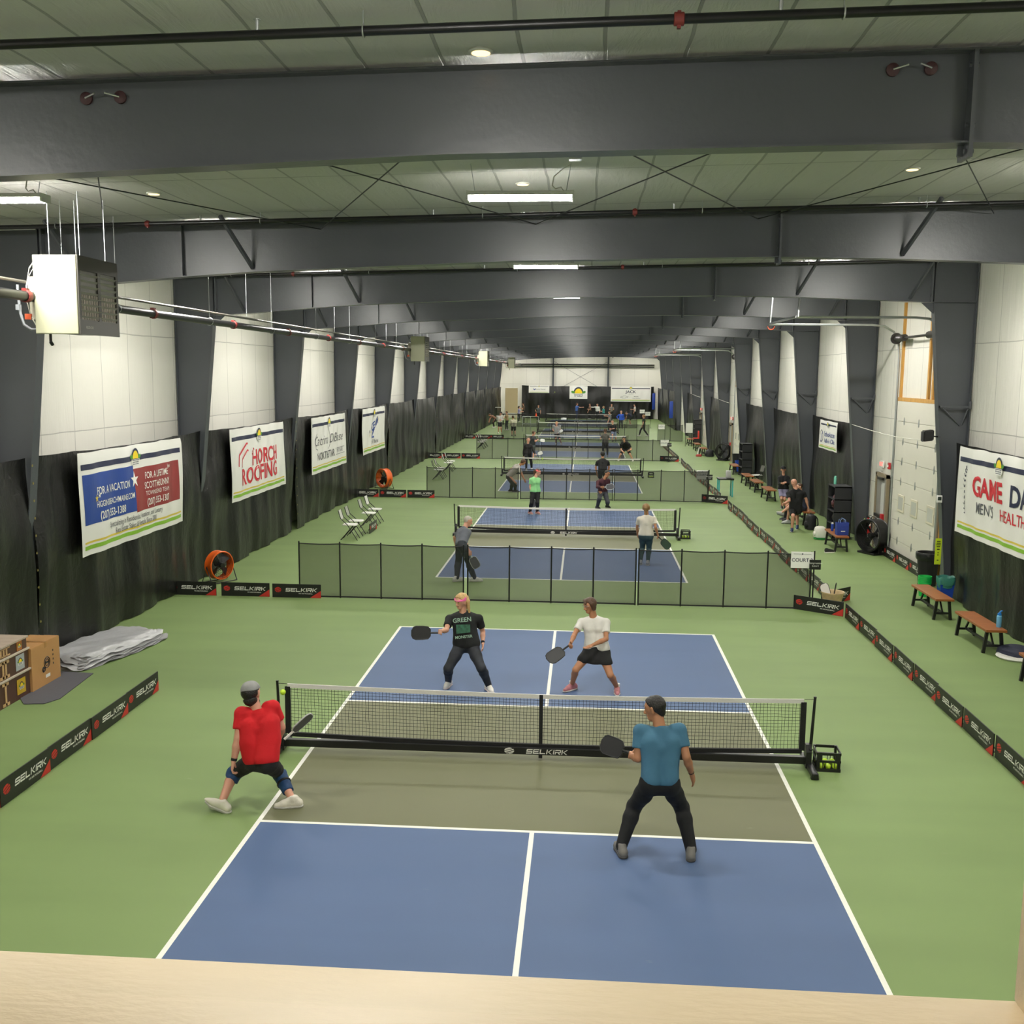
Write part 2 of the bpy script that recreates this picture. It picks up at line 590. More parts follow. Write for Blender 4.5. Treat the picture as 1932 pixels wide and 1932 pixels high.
# ------------------------------------------------------------------ ceiling lights
M_LENS = mat('lit_tube_lens', (1.0, 0.965, 0.90), 0.5, emit=1.0)
M_LENS.node_tree.nodes['Principled BSDF'].inputs['Emission Strength'].default_value = LAMP_POWER
M_WHITEM = mat('white_enamel', '#dcdcd6', 0.4)
M_CORDW = mat('white_cord', '#d8d6cc', 0.5)
def fixture_parts():
    h = MB(); h.box(-.6, .6, -.11, .11, 0.0, .045, bev=.006); h = h.data('housing', M_WHITEM, smooth=False)
    ls = []
    for yy in (-.05, .05):
        l = MB()
        n = 8
        prof = [(yy + .044 * math.cos(PI + PI * i / n), .045 * math.sin(PI + PI * i / n)) for i in range(n + 1)]
        l.prism([(-.59, a, b) for a, b in prof], (1.18, 0, 0))
        ls.append(l.data('tube_lens', M_LENS))
    e = MB()
    for x in (-.6, .6):
        e.box(x - .012, x + .012, -.11, .11, -.05, .05, bev=.004)
    e = e.data('end_cap', M_WHITEM, smooth=False)
    w_ = MB()
    for x in (-.52, .52):
        w_.cyl((x, 0, .045), (x * 1.1, 0, .36), .004, n=5)
    w_ = w_.data('hanger_wire', M_GALV)
    c = MB()
    c.tube([(.5, 0, .045), (.46, 0, .10), (.40, .0, .08), (.36, .02, .12), (.38, .02, .22), (.48, 0, .30), (.56, 0, .34)], .007, 6)
    c = c.data('power_cord', M_CORDW)
    return h, ls, e, w_, c
FP = fixture_parts()
ROWS = [(-6.5, 'the wall with the heaters', 6.92), (-0.29, 'the middle of the hall', 6.93), (6.55, 'the wall with the roller doors', 7.13)]
for r, (x, where, z) in enumerate(ROWS):
    for k in range(-1, 14):
        y = -0.62 + 7.62 * k
        t = thing('tube_light', 'lit twin tube light hung in the row along ' + where, 'ceiling light', (x, y, z), 0, 'tube lights along ' + where)
        link('housing', FP[0], t)
        for l in FP[1]: link('tube_lens', l, t)
        link('end_cap', FP[2], t); link('hanger_wire', FP[3], t); link('power_cord', FP[4], t)

# lamp of the gallery behind the window
ld = bpy.data.lights.new('gallery_lamp', 'AREA')
ld.energy = ROOM_LAMP; ld.size = 0.6; ld.color = (1.0, 0.86, 0.66)
lo = bpy.data.objects.new('gallery_lamp', ld); COL.objects.link(lo)
lo.location = (0.3, -13.3, 7.2)
# ------------------------------------------------------------------ shared materials
M_BOARD = mat('black_board_plastic', '#191a18', 0.45, var=0.08, vscale=6)
M_WPRINT = mat('white_print', '#e9e8e2', 0.55)
M_RPRINT = mat('red_print', '#c5302a', 0.55)
M_BLACK = mat('black_powder_coat', '#141415', 0.4, var=0.08, vscale=5)
M_BLACKF = mat('black_fabric_band', '#0f0f11', 0.7, bump=0.2, bscale=60)
M_WFAB = mat('white_net_tape', '#dedbd6', 0.6, bump=0.25, bscale=25, stretch=(1, 1, 6))
M_WOOD = mat('bench_wood', '#96592c', 0.42, var=0.28, vscale=5, stretch=(.6, 8, 8), bump=0.06, bscale=30)
M_RUB = mat('black_rubber', '#0e0e0f', 0.65)
M_WPLAS = mat('white_moulded_plastic', '#f0efea', 0.4)
M_ORANGE = mat('orange_enamel', '#e2611a', 0.35)
M_LIME = mat('lime_ball_plastic', '#c9e83a', 0.45)

# ------------------------------------------------------------------ logo boards
def stroke_letters(s, h, gap=.16, w=1.22, t=.22, shear=.18):
    """wide squared capitals drawn as flat polygons in the x-z plane"""
    G = {
        'S': [[(0, .78), (1, .78), (1, 1), (.12, 1), (0, .9)], [(0, .9), (t * .8, .78), (t * .8, .5), (0, .5)], [(0, .4), (1, .4), (1, .6), (0, .6)], [(1 - t * .8, .2), (1, .1), (1, .5), (1 - t * .8, .5)], [(0, 0), (.88, 0), (1, .1), (1 - t * .5, .22), (0, .22)]],
        'E': [[(0, .78), (1, .78), (1, 1), (0, 1)], [(0, .4), (.9, .4), (.9, .6), (0, .6)], [(0, 0), (1, 0), (1, .22), (0, .22)], [(0, .2), (t * .8, .2), (t * .8, .8), (0, .8)]],
        'L': [[(0, 0), (t * .8, 0), (t * .8, 1), (0, 1)], [(t * .8, 0), (.95, 0), (.95, .22), (t * .8, .22)]],
        'K': [[(0, 0), (t * .8, 0), (t * .8, 1), (0, 1)], [(t, .5), (.75, 1), (1, 1), (.42, .5)], [(t, .5), (.42, .5), (1, 0), (.75, 0)]],
        'I': [[(0, 0), (t * .8, 0), (t * .8, 1), (0, 1)]],
        'R': [[(0, 0), (t * .8, 0), (t * .8, .62), (0, .62)], [(0, .78), (.9, .78), (1, .86), (1, .9), (.9, 1), (0, 1)], [(1 - t * .8, .5), (1, .5), (1, .9), (1 - t * .8, .9)], [(0, .36), (1, .36), (1, .55), (0, .55)], [(.45, .38), (.7, .38), (1, 0), (.72, 0)]],
    }
    m = MB()
    x = 0.0
    for ch in s:
        ww = {'I': .18}.get(ch, 1.0) * w * h
        k = w * h
        for pg in G[ch]:
            m.poly([(x + px * (k if ch != 'I' else k) + pz * h * shear, 0, pz * h) for px, pz in pg])
        x += ww + gap * h
    bmesh.ops.translate(m.bm, verts=m.bm.verts[:], vec=(-(x - gap * h) / 2, 0, -h / 2))
    return m, x - gap * h

def s_logo(r, squash=1.0):
    """round mark of slanted stripes"""
    m = MB()
    n = 14
    ang = math.radians(24)
    for (z0, z1, x0, x1) in ((.42, .95, -.95, .8), (-.14, .26, -1, .45), (-.14, .26, .5, 1), (-.26, -.66, -1, -.5), (-.34, -.68, -.42, 1), (-.78, -.97, -.7, .6)):
        za, zb = min(z0, z1), max(z0, z1)
        top, bot = [], []
        for i in range(n + 1):
            z = za + (zb - za) * i / n
            hw = math.sqrt(max(0, 1 - z * z))
            a, b = max(-hw, x0), min(hw, x1)
            if b > a:
                bot.append((a, z)); top.append((b, z))
        pg = bot + top[::-1]
        if len(pg) > 3:
            P = []
            for (x, z) in pg:
                X = x * math.cos(ang) - z * math.sin(ang)
                Z = x * math.sin(ang) + z * math.cos(ang)
                P.append((X * r * squash, 0, Z * r))
            m.poly(P)
    return m

BLEN, BHT = 1.085, 0.305
def board_meshes():
    b = MB(); b.box(-BLEN / 2, BLEN / 2, -.008, .008, 0, BHT, bev=.002)
    b = b.data('logo_board', M_BOARD, smooth=False)
    l, w = stroke_letters('SELKIRK', .082)
    bmesh.ops.translate(l.bm, verts=l.bm.verts[:], vec=(.10, -.0095, .175))
    me = text_mesh('WE ARE PICKLEBALL', .034, bold=.01)
    l.mesh(me, Matrix.Translation((.2, -.0095, .093)))
    l = l.data('lettering', M_WPRINT, smooth=False, fix=False)
    g = s_logo(.058, 1.25)
    bmesh.ops.translate(g.bm, verts=g.bm.verts[:], vec=(-.415, -.0095, .172))
    g = g.data('round_logo', M_RPRINT, smooth=False, fix=False)
    c = MB(); c.poly([(.30, -.0095, .004), (.5405, -.0095, .004), (.5405, -.0095, .165)])
    c = c.data('red_corner', M_RPRINT, smooth=False, fix=False)
    f = MB()
    for x in (-.38, .38):
        f.box(x - .02, x + .02, .008, .12, 0, .012)
        f.bar((x, .1, .008), (x, .01, .2), .02, .008)
    f = f.data('back_strut', M_BLACK, smooth=False)
    return b, l, g, c, f
BD = board_meshes()
def board(x, y, rz, label, group):
    o = link('logo_board', BD[0], None, (x, y, 0), (0, 0, rz))
    tag(o, label, 'banner board', group)
    for n, d in (('lettering', BD[1]), ('round_logo', BD[2]), ('red_corner', BD[3]), ('back_strut', BD[4])):
        link(n, d, o)
    return o
# the row on the heater side of the first court
for i, (a, b) in enumerate(((-3.12, -2.04), (-2.04, -.96), (-.95, .12), (.13, 1.22), (1.23, 2.31))):
    board(-6.04 + .012 * (i % 2), (a + b) / 2, PI / 2, 'black logo board with red corner in the slanting row past the wooden podium', 'boards past the podium')
# the long line beside the walkway
edges = [9.03 - .06 - 1.105 * i for i in range(0)]
ys = [8.41 - .555 - 1.108 * i for i in range(11)]
for i, y in enumerate(ys):
    board(5.925 + .012 * math.sin(i * 2.1), y, -PI / 2 + .012 * math.sin(i * 1.7), 'black logo board lining the walkway beside the first court', 'boards beside the first court')
for i in range(14):
    y = 10.3 + 1.15 * i
    board(5.93 + .03 * math.sin(i * 1.3), y, -PI / 2 + .02 * math.sin(i * 2.3), 'black logo board lining the walkway beside the second court', 'boards beside the second court')
for i in range(15):
    y = 28.6 + 1.15 * i
    board(5.93 + .03 * math.sin(i * 1.9), y, -PI / 2 + .02 * math.sin(i * 1.3), 'black logo board lining the walkway beside the third court', 'boards beside the third court')
for i in range(13):
    y = 47.2 + 1.15 * i
    board(5.93, y, -PI / 2, 'black logo board lining the walkway beside the fourth court', 'boards beside the fourth court')
for x in (-8.10, -6.90, -5.745):
    board(x, 9.02 - .02 * (x > -6), 0, 'black logo board across the end of the first court by the orange fan', 'boards by the near orange fan')
for x in (-8.17, -7.06, -5.93):
    board(x, 27.35, 0, 'black logo board across the end of the second court before the far orange fan', 'boards by the far orange fan')
for x in (-8.3, -7.18, -6.05):
    board(x, 46.3, 0, 'black logo board across the end of the third court by folding chairs', 'boards across the third court end')
for x in (-8.3, -7.18, -6.1):
    board(x, 64.6, 0, 'black logo board across the end of the fourth court', 'boards across the fourth court end')
board(5.46, 8.80, -.605, 'black logo board standing at an angle under the court two sign', None)
board(5.6, 27.3, -.54, 'black logo board standing at an angle under the court three sign', None)
board(5.4, 46.4, -.25, 'black logo board standing at an angle under the court four sign', None)
board(-6.03, 18.55, PI / 2, 'black logo board standing between white folding chairs', None)
for y in (15.5, 14.38, 13.26):
    board(8.86, y, -PI / 2, 'black logo board leaning at the foot of the near roller door', 'boards at the roller door')
board(6.05, 9.75, .75, 'black logo board turned edge on behind the basket of paddles', None)

# ------------------------------------------------------------------ nets
def net_z(x):
    return .865 + .045 * (abs(x) / 3.3) ** 1.5
def net_lo(x):
    return .205 + .05 * (abs(x) / 3.3) ** 2
def net_parts():
    X = 3.30
    m = MB()
    r = .0022
    nxl = 148
    rr = random.Random(3)
    for i in range(nxl + 1):
        x = -X + 2 * X * i / nxl
        pts = []
        for k in range(6):
            f = k / 5
            xx = x + (rr.uniform(-.006, .006) if 0 < k < 5 else 0)
            pts.append((xx, rr.uniform(-.006, .006), net_lo(x) + (net_z(x) - net_lo(x)) * f))
        for a, b in zip(pts, pts[1:]):
            m.poly([(a[0] - r, a[1], a[2]), (a[0] + r, a[1], a[2]), (b[0] + r, b[1], b[2]), (b[0] - r, b[1], b[2])])
    nz = 15
    for k in range(1, nz):
        f = (k / nz) ** .88
        pts = [(-X + 2 * X * i / 60, rr.uniform(-.005, .005), net_lo(-X + 2 * X * i / 60) + (net_z(-X + 2 * X * i / 60) - net_lo(-X + 2 * X * i / 60)) * f + rr.uniform(-.004, .004)) for i in range(61)]
        for a, b in zip(pts, pts[1:]):
            m.poly([(a[0], a[1], a[2] - r), (b[0], b[1], b[2] - r), (b[0], b[1], b[2] + r), (a[0], a[1], a[2] + r)])
    mesh = m.data('netting', M_BLACKF, smooth=False, fix=False)
    t = MB()
    N = 40
    for i in range(N):
        a, b = -X + 2 * X * i / N, -X + 2 * X * (i + 1) / N
        t.prism([(a, -.008, net_z(a) - .055), (b, -.008, net_z(b) - .055), (b, -.006, net_z(b)), (a, -.006, net_z(a))], (0, .014, 0))
    tape = t.data('top_tape', M_WFAB, smooth=False)
    s = MB(); s.box(-.024, .024, -.012, .012, .02, net_z(0) - .002)
    strap = s.data('centre_strap', M_BLACKF, smooth=False)
    bands = []
    for sx in (-1, 1):
        b = MB(); b.box(sx * 3.30 - .035, sx * 3.30 + .035, -.012, .012, .24, net_z(3.3) - .04)
        bands.append(b.data('side_band', M_BLACKF, smooth=False))
    b = MB()
    for i in range(N):
        a, c = -X + 2 * X * i / N, -X + 2 * X * (i + 1) / N
        b.prism([(a, -.02, net_lo(a) - .05), (c, -.02, net_lo(c) - .05), (c, -.02, net_lo(c) + .005), (a, -.02, net_lo(a) + .005)], (0, .035, 0))
    bottom = b.data('bottom_band', M_BLACKF, smooth=False)
    p = MB(); p.box(-3.36, 3.36, -.05, .03, .075, .17, bev=.006)
    for x in (-2.0, -1.93, -.5, -.43, .5, .57, 2.0, 2.07):
        p.cyl((x, -.052, .10), (x, -.048, .10), .008, n=8)
    bar = p.data('base_bar', M_BLACK, smooth=False)
    l, w = stroke_letters('SELKIRK', .062)
    bmesh.ops.translate(l.bm, verts=l.bm.verts[:], vec=(.08, -.0515, .123))
    g = s_logo(.042, 1.5)
    bmesh.ops.translate(g.bm, verts=g.bm.verts[:], vec=(-.40, -.0515, .123))
    me = g.data('tmp', M_WPRINT, smooth=False, fix=False)
    l.mesh(me)
    letter = l.data('lettering', M_WPRINT, smooth=False, fix=False)
    posts, feet, plates = [], [], []
    for sx in (-1, 1):
        q = MB(); q.tube([(sx * 3.40, 0, .12), (sx * 3.415, 0, .4), (sx * 3.435, 0, .92), (sx * 3.435, 0, .945)], [.02, .02, .017, .02], 10)
        q.cyl((sx * 3.43, 0, .91), (sx * 3.31, 0, .905), .004, n=5)
        posts.append(q.data('post', M_BLACK))
        q = MB(); q.box(sx * 3.40 - .04, sx * 3.40 + .04, -.38, .38, .015, .085, bev=.012)
        q.box(sx * 3.40 - .03, sx * 3.40 + .03, -.386, -.376, .03, .07)
        q.box(sx * 3.40 - .045, sx * 3.40 + .045, -.36, -.30, 0, .02); q.box(sx * 3.40 - .045, sx * 3.40 + .045, .30, .36, 0, .02)
        feet.append(q.data('foot', M_BLACK, smooth=False))
        q = MB(); q.prism([(sx * 3.345, -.07, .03), (sx * 3.345, .07, .03), (sx * 3.345, .07, .24), (sx * 3.345, .035, .33), (sx * 3.345, -.035, .33), (sx * 3.345, -.07, .24)], (sx * .07, 0, 0))
        for z in (.06, .28):
            q.cyl((sx * 3.42, -.072, z), (sx * 3.38, -.074, z), .012, n=8)
        plates.append(q.data('bracket', M_BLACK, smooth=False))
    return mesh, tape, strap, bands, bottom, bar, letter, posts, feet, plates
NP = net_parts()
NET_LABEL = ['portable black net with white tape across the first court', 'portable black net with white tape across the second court behind the first mesh fence',
             'portable black net with white tape across the third court', 'portable black net with white tape across the fourth court',
             'portable black net with white tape across the fifth court', 'portable black net with white tape across the sixth court by the end wall']
for i, (y, x) in enumerate(COURTS):
    t = thing('portable_net', NET_LABEL[i], 'net', (x, y, .0), 0, 'portable court nets')
    link('netting', NP[0], t); link('top_tape', NP[1], t); link('centre_strap', NP[2], t)
    for b in NP[3]: link('side_band', b, t)
    link('bottom_band', NP[4], t)
    bar = link('base_bar', NP[5], t); link('lettering', NP[6], bar)
    for q in NP[7]: link('post', q, t)
    for q in NP[8]: link('foot', q, t)
    for q in NP[9]: link('bracket', q, t)

# ------------------------------------------------------------------ mesh fences
def screen_material():
    m = bpy.data.materials.new('dark_fence_mesh')
    m.use_nodes = True
    nt = m.node_tree
    b = nt.nodes['Principled BSDF']
    b.inputs['Base Color'].default_value = (*lin('#1a1b1a'), 1)
    b.inputs['Roughness'].default_value = 0.7
    tr = nt.nodes.new('ShaderNodeBsdfTransparent')
    mx = nt.nodes.new('ShaderNodeMixShader')
    mx.inputs[0].default_value = 0.55
    nt.links.new(tr.outputs[0], mx.inputs[1]); nt.links.new(b.outputs[0], mx.inputs[2])
    nt.links.new(mx.outputs[0], nt.nodes['Material Output'].inputs[0])
    return m
M_SCREEN = screen_material()
PITCH, FH = .907, 1.235
def fence_meshes():
    s = MB(); s.poly([(0, 0, .035), (PITCH, 0, .035), (PITCH, 0, FH - .03), (PITCH / 2, 0, FH - .045), (0, 0, FH - .03)])
    s = s.data('mesh_panel', M_SCREEN, smooth=False, fix=False)
    p = MB(); p.cyl((0, 0, 0), (0, 0, FH), .017, n=8); p.sphere((0, 0, FH), .019, 8, 5)
    p = p.data('post', M_BLACK)
    h = MB(); h.tube([(0, 0, FH - .03), (PITCH * .25, 0, FH - .042), (PITCH * .5, 0, FH - .047), (PITCH * .75, 0, FH - .042), (PITCH, 0, FH - .03)], .013, 6)
    h.box(0, PITCH, -.006, .006, .01, .04)
    h = h.data('edge_band', M_BLACKF)
    return s, p, h
FP_ = fence_meshes()
def fence(x0, y, n, label, group, dy=0.0):
    t = thing('mesh_fence', label, 'fence', (x0, y, 0), 0, group)
    for i in range(n + 1):
        link('post', FP_[1], t, (i * PITCH, dy * i, 0))
        if i < n:
            link('mesh_panel', FP_[0], t, (i * PITCH, dy * i, 0))
            link('edge_band', FP_[2], t, (i * PITCH, dy * i, 0))
    return t
ORD = ['first', 'second', 'third', 'fourth', 'fifth']
for k, y in enumerate((9.08, 27.45, 46.3, 64.4, 82.6)):
    w = ORD[k]
    fence(-5.70, y, 4, f'see-through black mesh fence behind the {w} court, section next to the logo boards', 'mesh fences between courts')
    fence(-1.98, y, 4, f'see-through black mesh fence behind the {w} court, section across the centre line', 'mesh fences between courts')
    fence(1.71, y, 4, f'see-through black mesh fence behind the {w} court, section reaching the court sign', 'mesh fences between courts')
# a fence end turned along the walkway far back
t = fence(6.0, 64.4, 2, 'see-through black mesh fence wing beside the far walkway', None)

# ------------------------------------------------------------------ court signs
M_SIGN = mat('white_sign_sheet', '#efeee9', 0.5)
M_NAVY = mat('navy_print', '#1d2342', 0.55)
def court_sign(x, y, n, tall=1.25, label=None, small=True):
    t = thing('court_sign', label, 'sign', (x, y, 0), 0, None)
    m = MB(); m.cyl((0, 0, 0), (0, 0, tall + .02), .016, n=8); m.cyl((0, 0, 0), (0, 0, .015), .12, n=16)
    m.build('post', M_BLACK, t)
    m = MB(); m.box(-.49, -.02, -.03, -.02, tall - .35, tall, bev=.003)
    p = m.build('sign_panel', M_SIGN, t, smooth=False)
    me = text_mesh('COURT %s' % n, .105, bold=.012)
    me.materials.append(M_NAVY)
    link('lettering', me, p, (-.255, -.0315, tall - .18))
    m = MB(); m.box(-.44, -.07, -.0315, -.031, tall - .05, tall - .043); m.cyl((-.255, -.032, tall - .046), (-.255, -.0305, tall - .046), .016, n=10)
    m.build('header_stripe', M_NAVY, p, smooth=False)
    if small:
        m = MB()
        m.box(-.11, .13, -.06, -.05, tall - .37, tall - .16, Matrix.Rotation(.0, 4, 'Y'), bev=.004)
        q = m.build('small_plaque', M_BLACK, t, smooth=False)
        me = text_mesh('Reservation\nCourt', .058, shear=.3)
        me.materials.append(M_WPRINT)
        link('lettering', me, q, (.01, -.0615, tall - .26))
    return t
court_sign(5.39, 9.05, '2', label='white court two sign with small black plaque on a post')
court_sign(5.38, 27.5, '3', label='white court three sign with small black plaque on a post')
court_sign(5.33, 46.0, '4', label='white court four sign on a post')
court_sign(6.5, 64.3, '5', label='white court five sign on a post', small=False)
court_sign(6.6, 83.0, '5', 1.5, label='white court sign on the post beside the far padded column', small=False)
court_sign(6.25, 86.0, '6', 1.6, label='white court sign standing furthest along the walkway', small=False)

# ------------------------------------------------------------------ ball crates
def crate_meshes():
    m = MB()
    W, D, H = .29, .29, .25
    th = .012
    for sx in (-1, 1):
        for sy in (-1, 1):
            m.cbox((sx * (W / 2 - .015), sy * (D / 2 - .015), H / 2), (.03, .03, H))
    m.box(-W / 2, W / 2, -D / 2, D / 2, 0, .015)
    for z0, z1 in ((.0, .04), (.12, .15), (.215, .25)):
        for s in (-1, 1):
            m.box(-W / 2, W / 2, s * D / 2 - th / 2, s * D / 2 + th / 2, z0, z1)
            m.box(s * W / 2 - th / 2, s * W / 2 + th / 2, -D / 2, D / 2, z0, z1)
    for k in range(-3, 4):
        if k == 0: continue
        for s in (-1, 1):
            m.box(k * .036 - .004, k * .036 + .004, s * D / 2 - .004, s * D / 2 + .004, .02, .13)
            m.box(s * W / 2 - .004, s * W / 2 + .004, k * .036 - .004, k * .036 + .004, .02, .13)
    for x in (-.11, .11):
        m.box(x - .03, x + .03, -D / 2 - .005, -D / 2 + .005, .14, .22)
    return m.data('ball_crate', M_BLACK, smooth=False)
CRM = crate_meshes()
bm_ = MB(); bm_.sphere((0, 0, 0), .037, 14, 10)
BALLM = bm_.data('ball', M_LIME)
for i, (x, y, lab, n) in enumerate(((3.63, .06, 'black milk crate of balls beside the net post of the first court', 9), (3.62, 18.4, 'black milk crate of balls beside the net post of the second court', 5), (3.75, 36.9, 'black milk crate of balls beside the net post of the third court', 4))):
    o = link('ball_crate', CRM, None, (x, y, 0), (0, 0, -.05)); tag(o, lab, 'crate', 'ball crates')
    rr = random.Random(i)
    for k in range(n):
        b = link('ball', BALLM, None, (x - .09 + .09 * (k % 3), y - .09 + .09 * ((k // 3) % 3), .054))
        tag(b, 'lime green ball lying inside the crate by the net of the %s court' % ORD[i], 'ball', 'balls in the crate of the %s court' % ORD[i])
o = link('ball', BALLM, None, (-3.327, -.12, .83)); tag(o, 'lime green ball in flight at the end of the first net', 'ball')
o = link('ball', BALLM, None, (-1.5, 36.6, .86)); tag(o, 'lime green ball in flight over the net of the third court', 'ball')
o = link('ball', BALLM, None, (-2.66, 96, 3.0)); tag(o, 'lime green ball high in the air before the dark end curtain', 'ball')
o = link('ball', BALLM, None, (4.45, 46.9, .037)); tag(o, 'lime green ball lying on the floor beside the court four board', 'ball')

# ------------------------------------------------------------------ folding chairs
def chair_meshes():
    # faces +x
    seat = MB()
    n = 10
    for j in range(1):
        pts = []
        for (x, y) in [(-.2, -.19), (.16, -.2), (.21, -.16), (.225, 0), (.21, .16), (.16, .2), (-.2, .19)]:
            pts.append((x, y, .44 - (.012 if x > 0 else 0)))
        seat.prism(pts, (0, 0, .028))
    bmesh.ops.bevel(seat.bm, geom=seat.bm.edges[:], offset=.008, segments=2, affect='EDGES')
    seat = seat.data('seat', M_WPLAS)
    bk = MB()
    rows = []
    for k in range(7):
        f = k / 6
        z = .60 + .27 * f
        hw = .19 + .025 * math.sin(f * PI)
        rows.append([bk.bm.verts.new((-.215 - .075 * f + c * .03 * (1 - (yy / .2) ** 2) - .02, yy * hw / .19, z + (.012 if k == 6 else 0) * (1 - (yy / .2) ** 2))) for c in (0,) for yy in (-.19, -.1, 0, .1, .19)])
    for a, b in zip(rows, rows[1:]):
        for i in range(4):
            bk._f([a[i], a[i + 1], b[i + 1], b[i]])
    bmesh.ops.solidify(bk.bm, geom=bk.bm.faces[:], thickness=.022)
    bk = bk.data('backrest', M_WPLAS)
    legs = []
    for sy in (-1, 1):
        m = MB(); m.tube([(.25, sy * .215, 0), (-.05, sy * .215, .47), (-.24, sy * .205, .64), (-.315, sy * .195, .88)], .0125, 8)
        legs.append(m.data('front_leg', M_BLACK))
        m = MB(); m.tube([(-.25, sy * .195, 0), (.12, sy * .195, .44)], .0125, 8)
        legs.append(m.data('rear_leg', M_BLACK))
    cr = []
    for a in ((.19, .1), (-.17, .1)):
        m = MB(); m.cyl((a[0], -.215, a[1]), (a[0], .215, a[1]), .009, n=6)
        cr.append(m.data('crossbar', M_BLACK))
    return seat, bk, legs, cr
CHM = chair_meshes()
def chair(x, y, rz, label, group):
    t = thing('folding_chair', label, 'chair', (x, y, 0), rz, group)
    link('seat', CHM[0], t); link('backrest', CHM[1], t)
    for i, l in enumerate(CHM[2]): link('front_leg' if i % 2 == 0 else 'rear_leg', l, t)
    for c in CHM[3]: link('crossbar', c, t)
chair(-6.38, 16.95, .04, 'white folding chair first of four beside the second court, nearest the mesh fence', 'white folding chairs beside the second court')
chair(-6.38, 17.75, .02, 'white folding chair second of four beside the second court, before the small logo board', 'white folding chairs beside the second court')
chair(-6.36, 19.5, .0, 'white folding chair third of four beside the second court, past the small logo board', 'white folding chairs beside the second court')
chair(-6.36, 20.45, -.03, 'white folding chair last of four beside the second court', 'white folding chairs beside the second court')
chair(-6.25, 34.5, .03, 'white folding chair seen through the second mesh fence', 'white folding chairs beside the third court')
chair(-6.25, 35.4, .0, 'white folding chair just behind the chair seen through the second mesh fence', 'white folding chairs beside the third court')
chair(-6.3, 38.3, .0, 'white folding chair before the third court end boards', 'white folding chairs beside the third court')
chair(-6.3, 39.3, .0, 'white folding chair closest to the third court end boards', 'white folding chairs beside the third court')
chair(-6.25, 54.0, .0, 'white folding chair first of three beside the fourth court', 'white folding chairs beside the fourth court')
chair(-6.25, 55.1, .0, 'white folding chair middle of three beside the fourth court', 'white folding chairs beside the fourth court')
chair(-6.25, 56.3, .0, 'white folding chair last of three beside the fourth court', 'white folding chairs beside the fourth court')
chair(8.35, 34.3, PI + .3, 'white folding chair among the wooden benches', None)

# ------------------------------------------------------------------ benches
def bench_meshes(L=1.5):
    s = MB(); s.box(-.185, .185, -L / 2, L / 2, .41, .455, bev=.006)
    s = s.data('seat', M_WOOD, smooth=False)
    legs = []
    for sy in (-1, 1):
        for sx in (-1, 1):
            m = MB(); m.bar((sx * .17, sy * (L / 2 - .12), 0), (sx * .12, sy * (L / 2 - .12), .41), .055, .045, (0, 1, 0))
            legs.append(m.data('leg', M_BLACK, smooth=False))
    rails = []
    for sy in (-1, 1):
        m = MB(); m.box(-.155, .155, sy * (L / 2 - .12) - .02, sy * (L / 2 - .12) + .02, .12, .16)
        rails.append(m.data('rail', M_BLACK, smooth=False))
    m = MB(); m.box(-.02, .02, -(L / 2 - .12), L / 2 - .12, .125, .165)
    m.bar((0, -(L / 2 - .12), .16), (0, -(L / 2 - .32), .41), .03, .03); m.bar((0, (L / 2 - .12), .16), (0, (L / 2 - .32), .41), .03, .03)
    rails.append(m.data('stretcher', M_BLACK, smooth=False))
    return s, legs, rails
BNM = bench_meshes()
def bench(x, y, rz, label, group='wooden benches along the walkway'):
    t = thing('wooden_bench', label, 'bench', (x, y, 0), rz, group)
    link('seat', BNM[0], t)
    for l in BNM[1]: link('leg', l, t)
    for r in BNM[2]: link(r.name.split('.')[0], r, t)
bench(7.86, 9.05, .02, 'brown wooden bench with black legs in front of the blue lined bin')
bench(7.90, 6.52, .02, 'brown wooden bench with a pale blue bottle on it')
bench(7.88, 3.55, .0, 'brown wooden bench past the dark bag, cut by the picture edge', None)
bench(7.82, 17.15, -.02, 'brown wooden bench with a blue tote bag on it')
bench(7.98, 22.3, .02, 'brown wooden bench under the seated man')
bench(7.92, 28.8, .0, 'brown wooden bench third from the tall open shelf, empty')
bench(7.92, 31.75, .0, 'brown wooden bench before the white folding chair')
bench(7.95, 34.4, .0, 'brown wooden bench beside the tall black shelf')
bench(8.12, 39.6, .0, 'brown wooden bench beyond the tall black shelf by the blue bin')
bench(7.9, 51.5, .0, 'far wooden bench with a white towel hanging off it')
bench(7.95, 55.6, .0, 'far wooden bench middle one of the distant three')
bench(8.0, 60.5, .0, 'far wooden bench under the red chair stack')

# ------------------------------------------------------------------ shelves and what is in them
M_SHELF = mat('black_laminate', '#26272a', 0.5, var=0.06)
def shelf(x0, x1, y0, y1, h, label, n=4):
    t = thing('cube_shelf', label, 'shelf', ((x0 + x1) / 2, (y0 + y1) / 2, 0), 0, None)
    W, D = (x1 - x0) / 2, (y1 - y0) / 2
    for sy in (-1, 1):
        m = MB(); m.box(-W, W, min(sy * D, sy * (D - .03)), max(sy * D, sy * (D - .03)), 0, h); m.build('side_panel', M_SHELF, t, smooth=False)
    m = MB(); m.box(W - .015, W, -D, D, 0, h); m.build('back_panel', M_SHELF, t, smooth=False)
    for k in range(n + 1):
        z = .05 + (h - .09) * k / n
        m = MB(); m.box(-W, W, -D, D, z, z + .03); m.build('shelf_board' if k < n else 'top', M_SHELF, t, smooth=False)
    return t
shelf(8.10, 8.62, 18.75, 19.62, 1.62, 'black open shelf holding bags with a mint bottle on top')
shelf(8.22, 8.70, 37.9, 39.0, 1.62, 'black open shelf beside the benches in front of the dark curtain')
shelf(8.42, 8.96, 61.8, 62.7, 1.75, 'black open shelf furthest along the walkway near the red chair stack', 5)
M_MINT = mat('mint_bottle_paint', '#7fd3bb', 0.35)
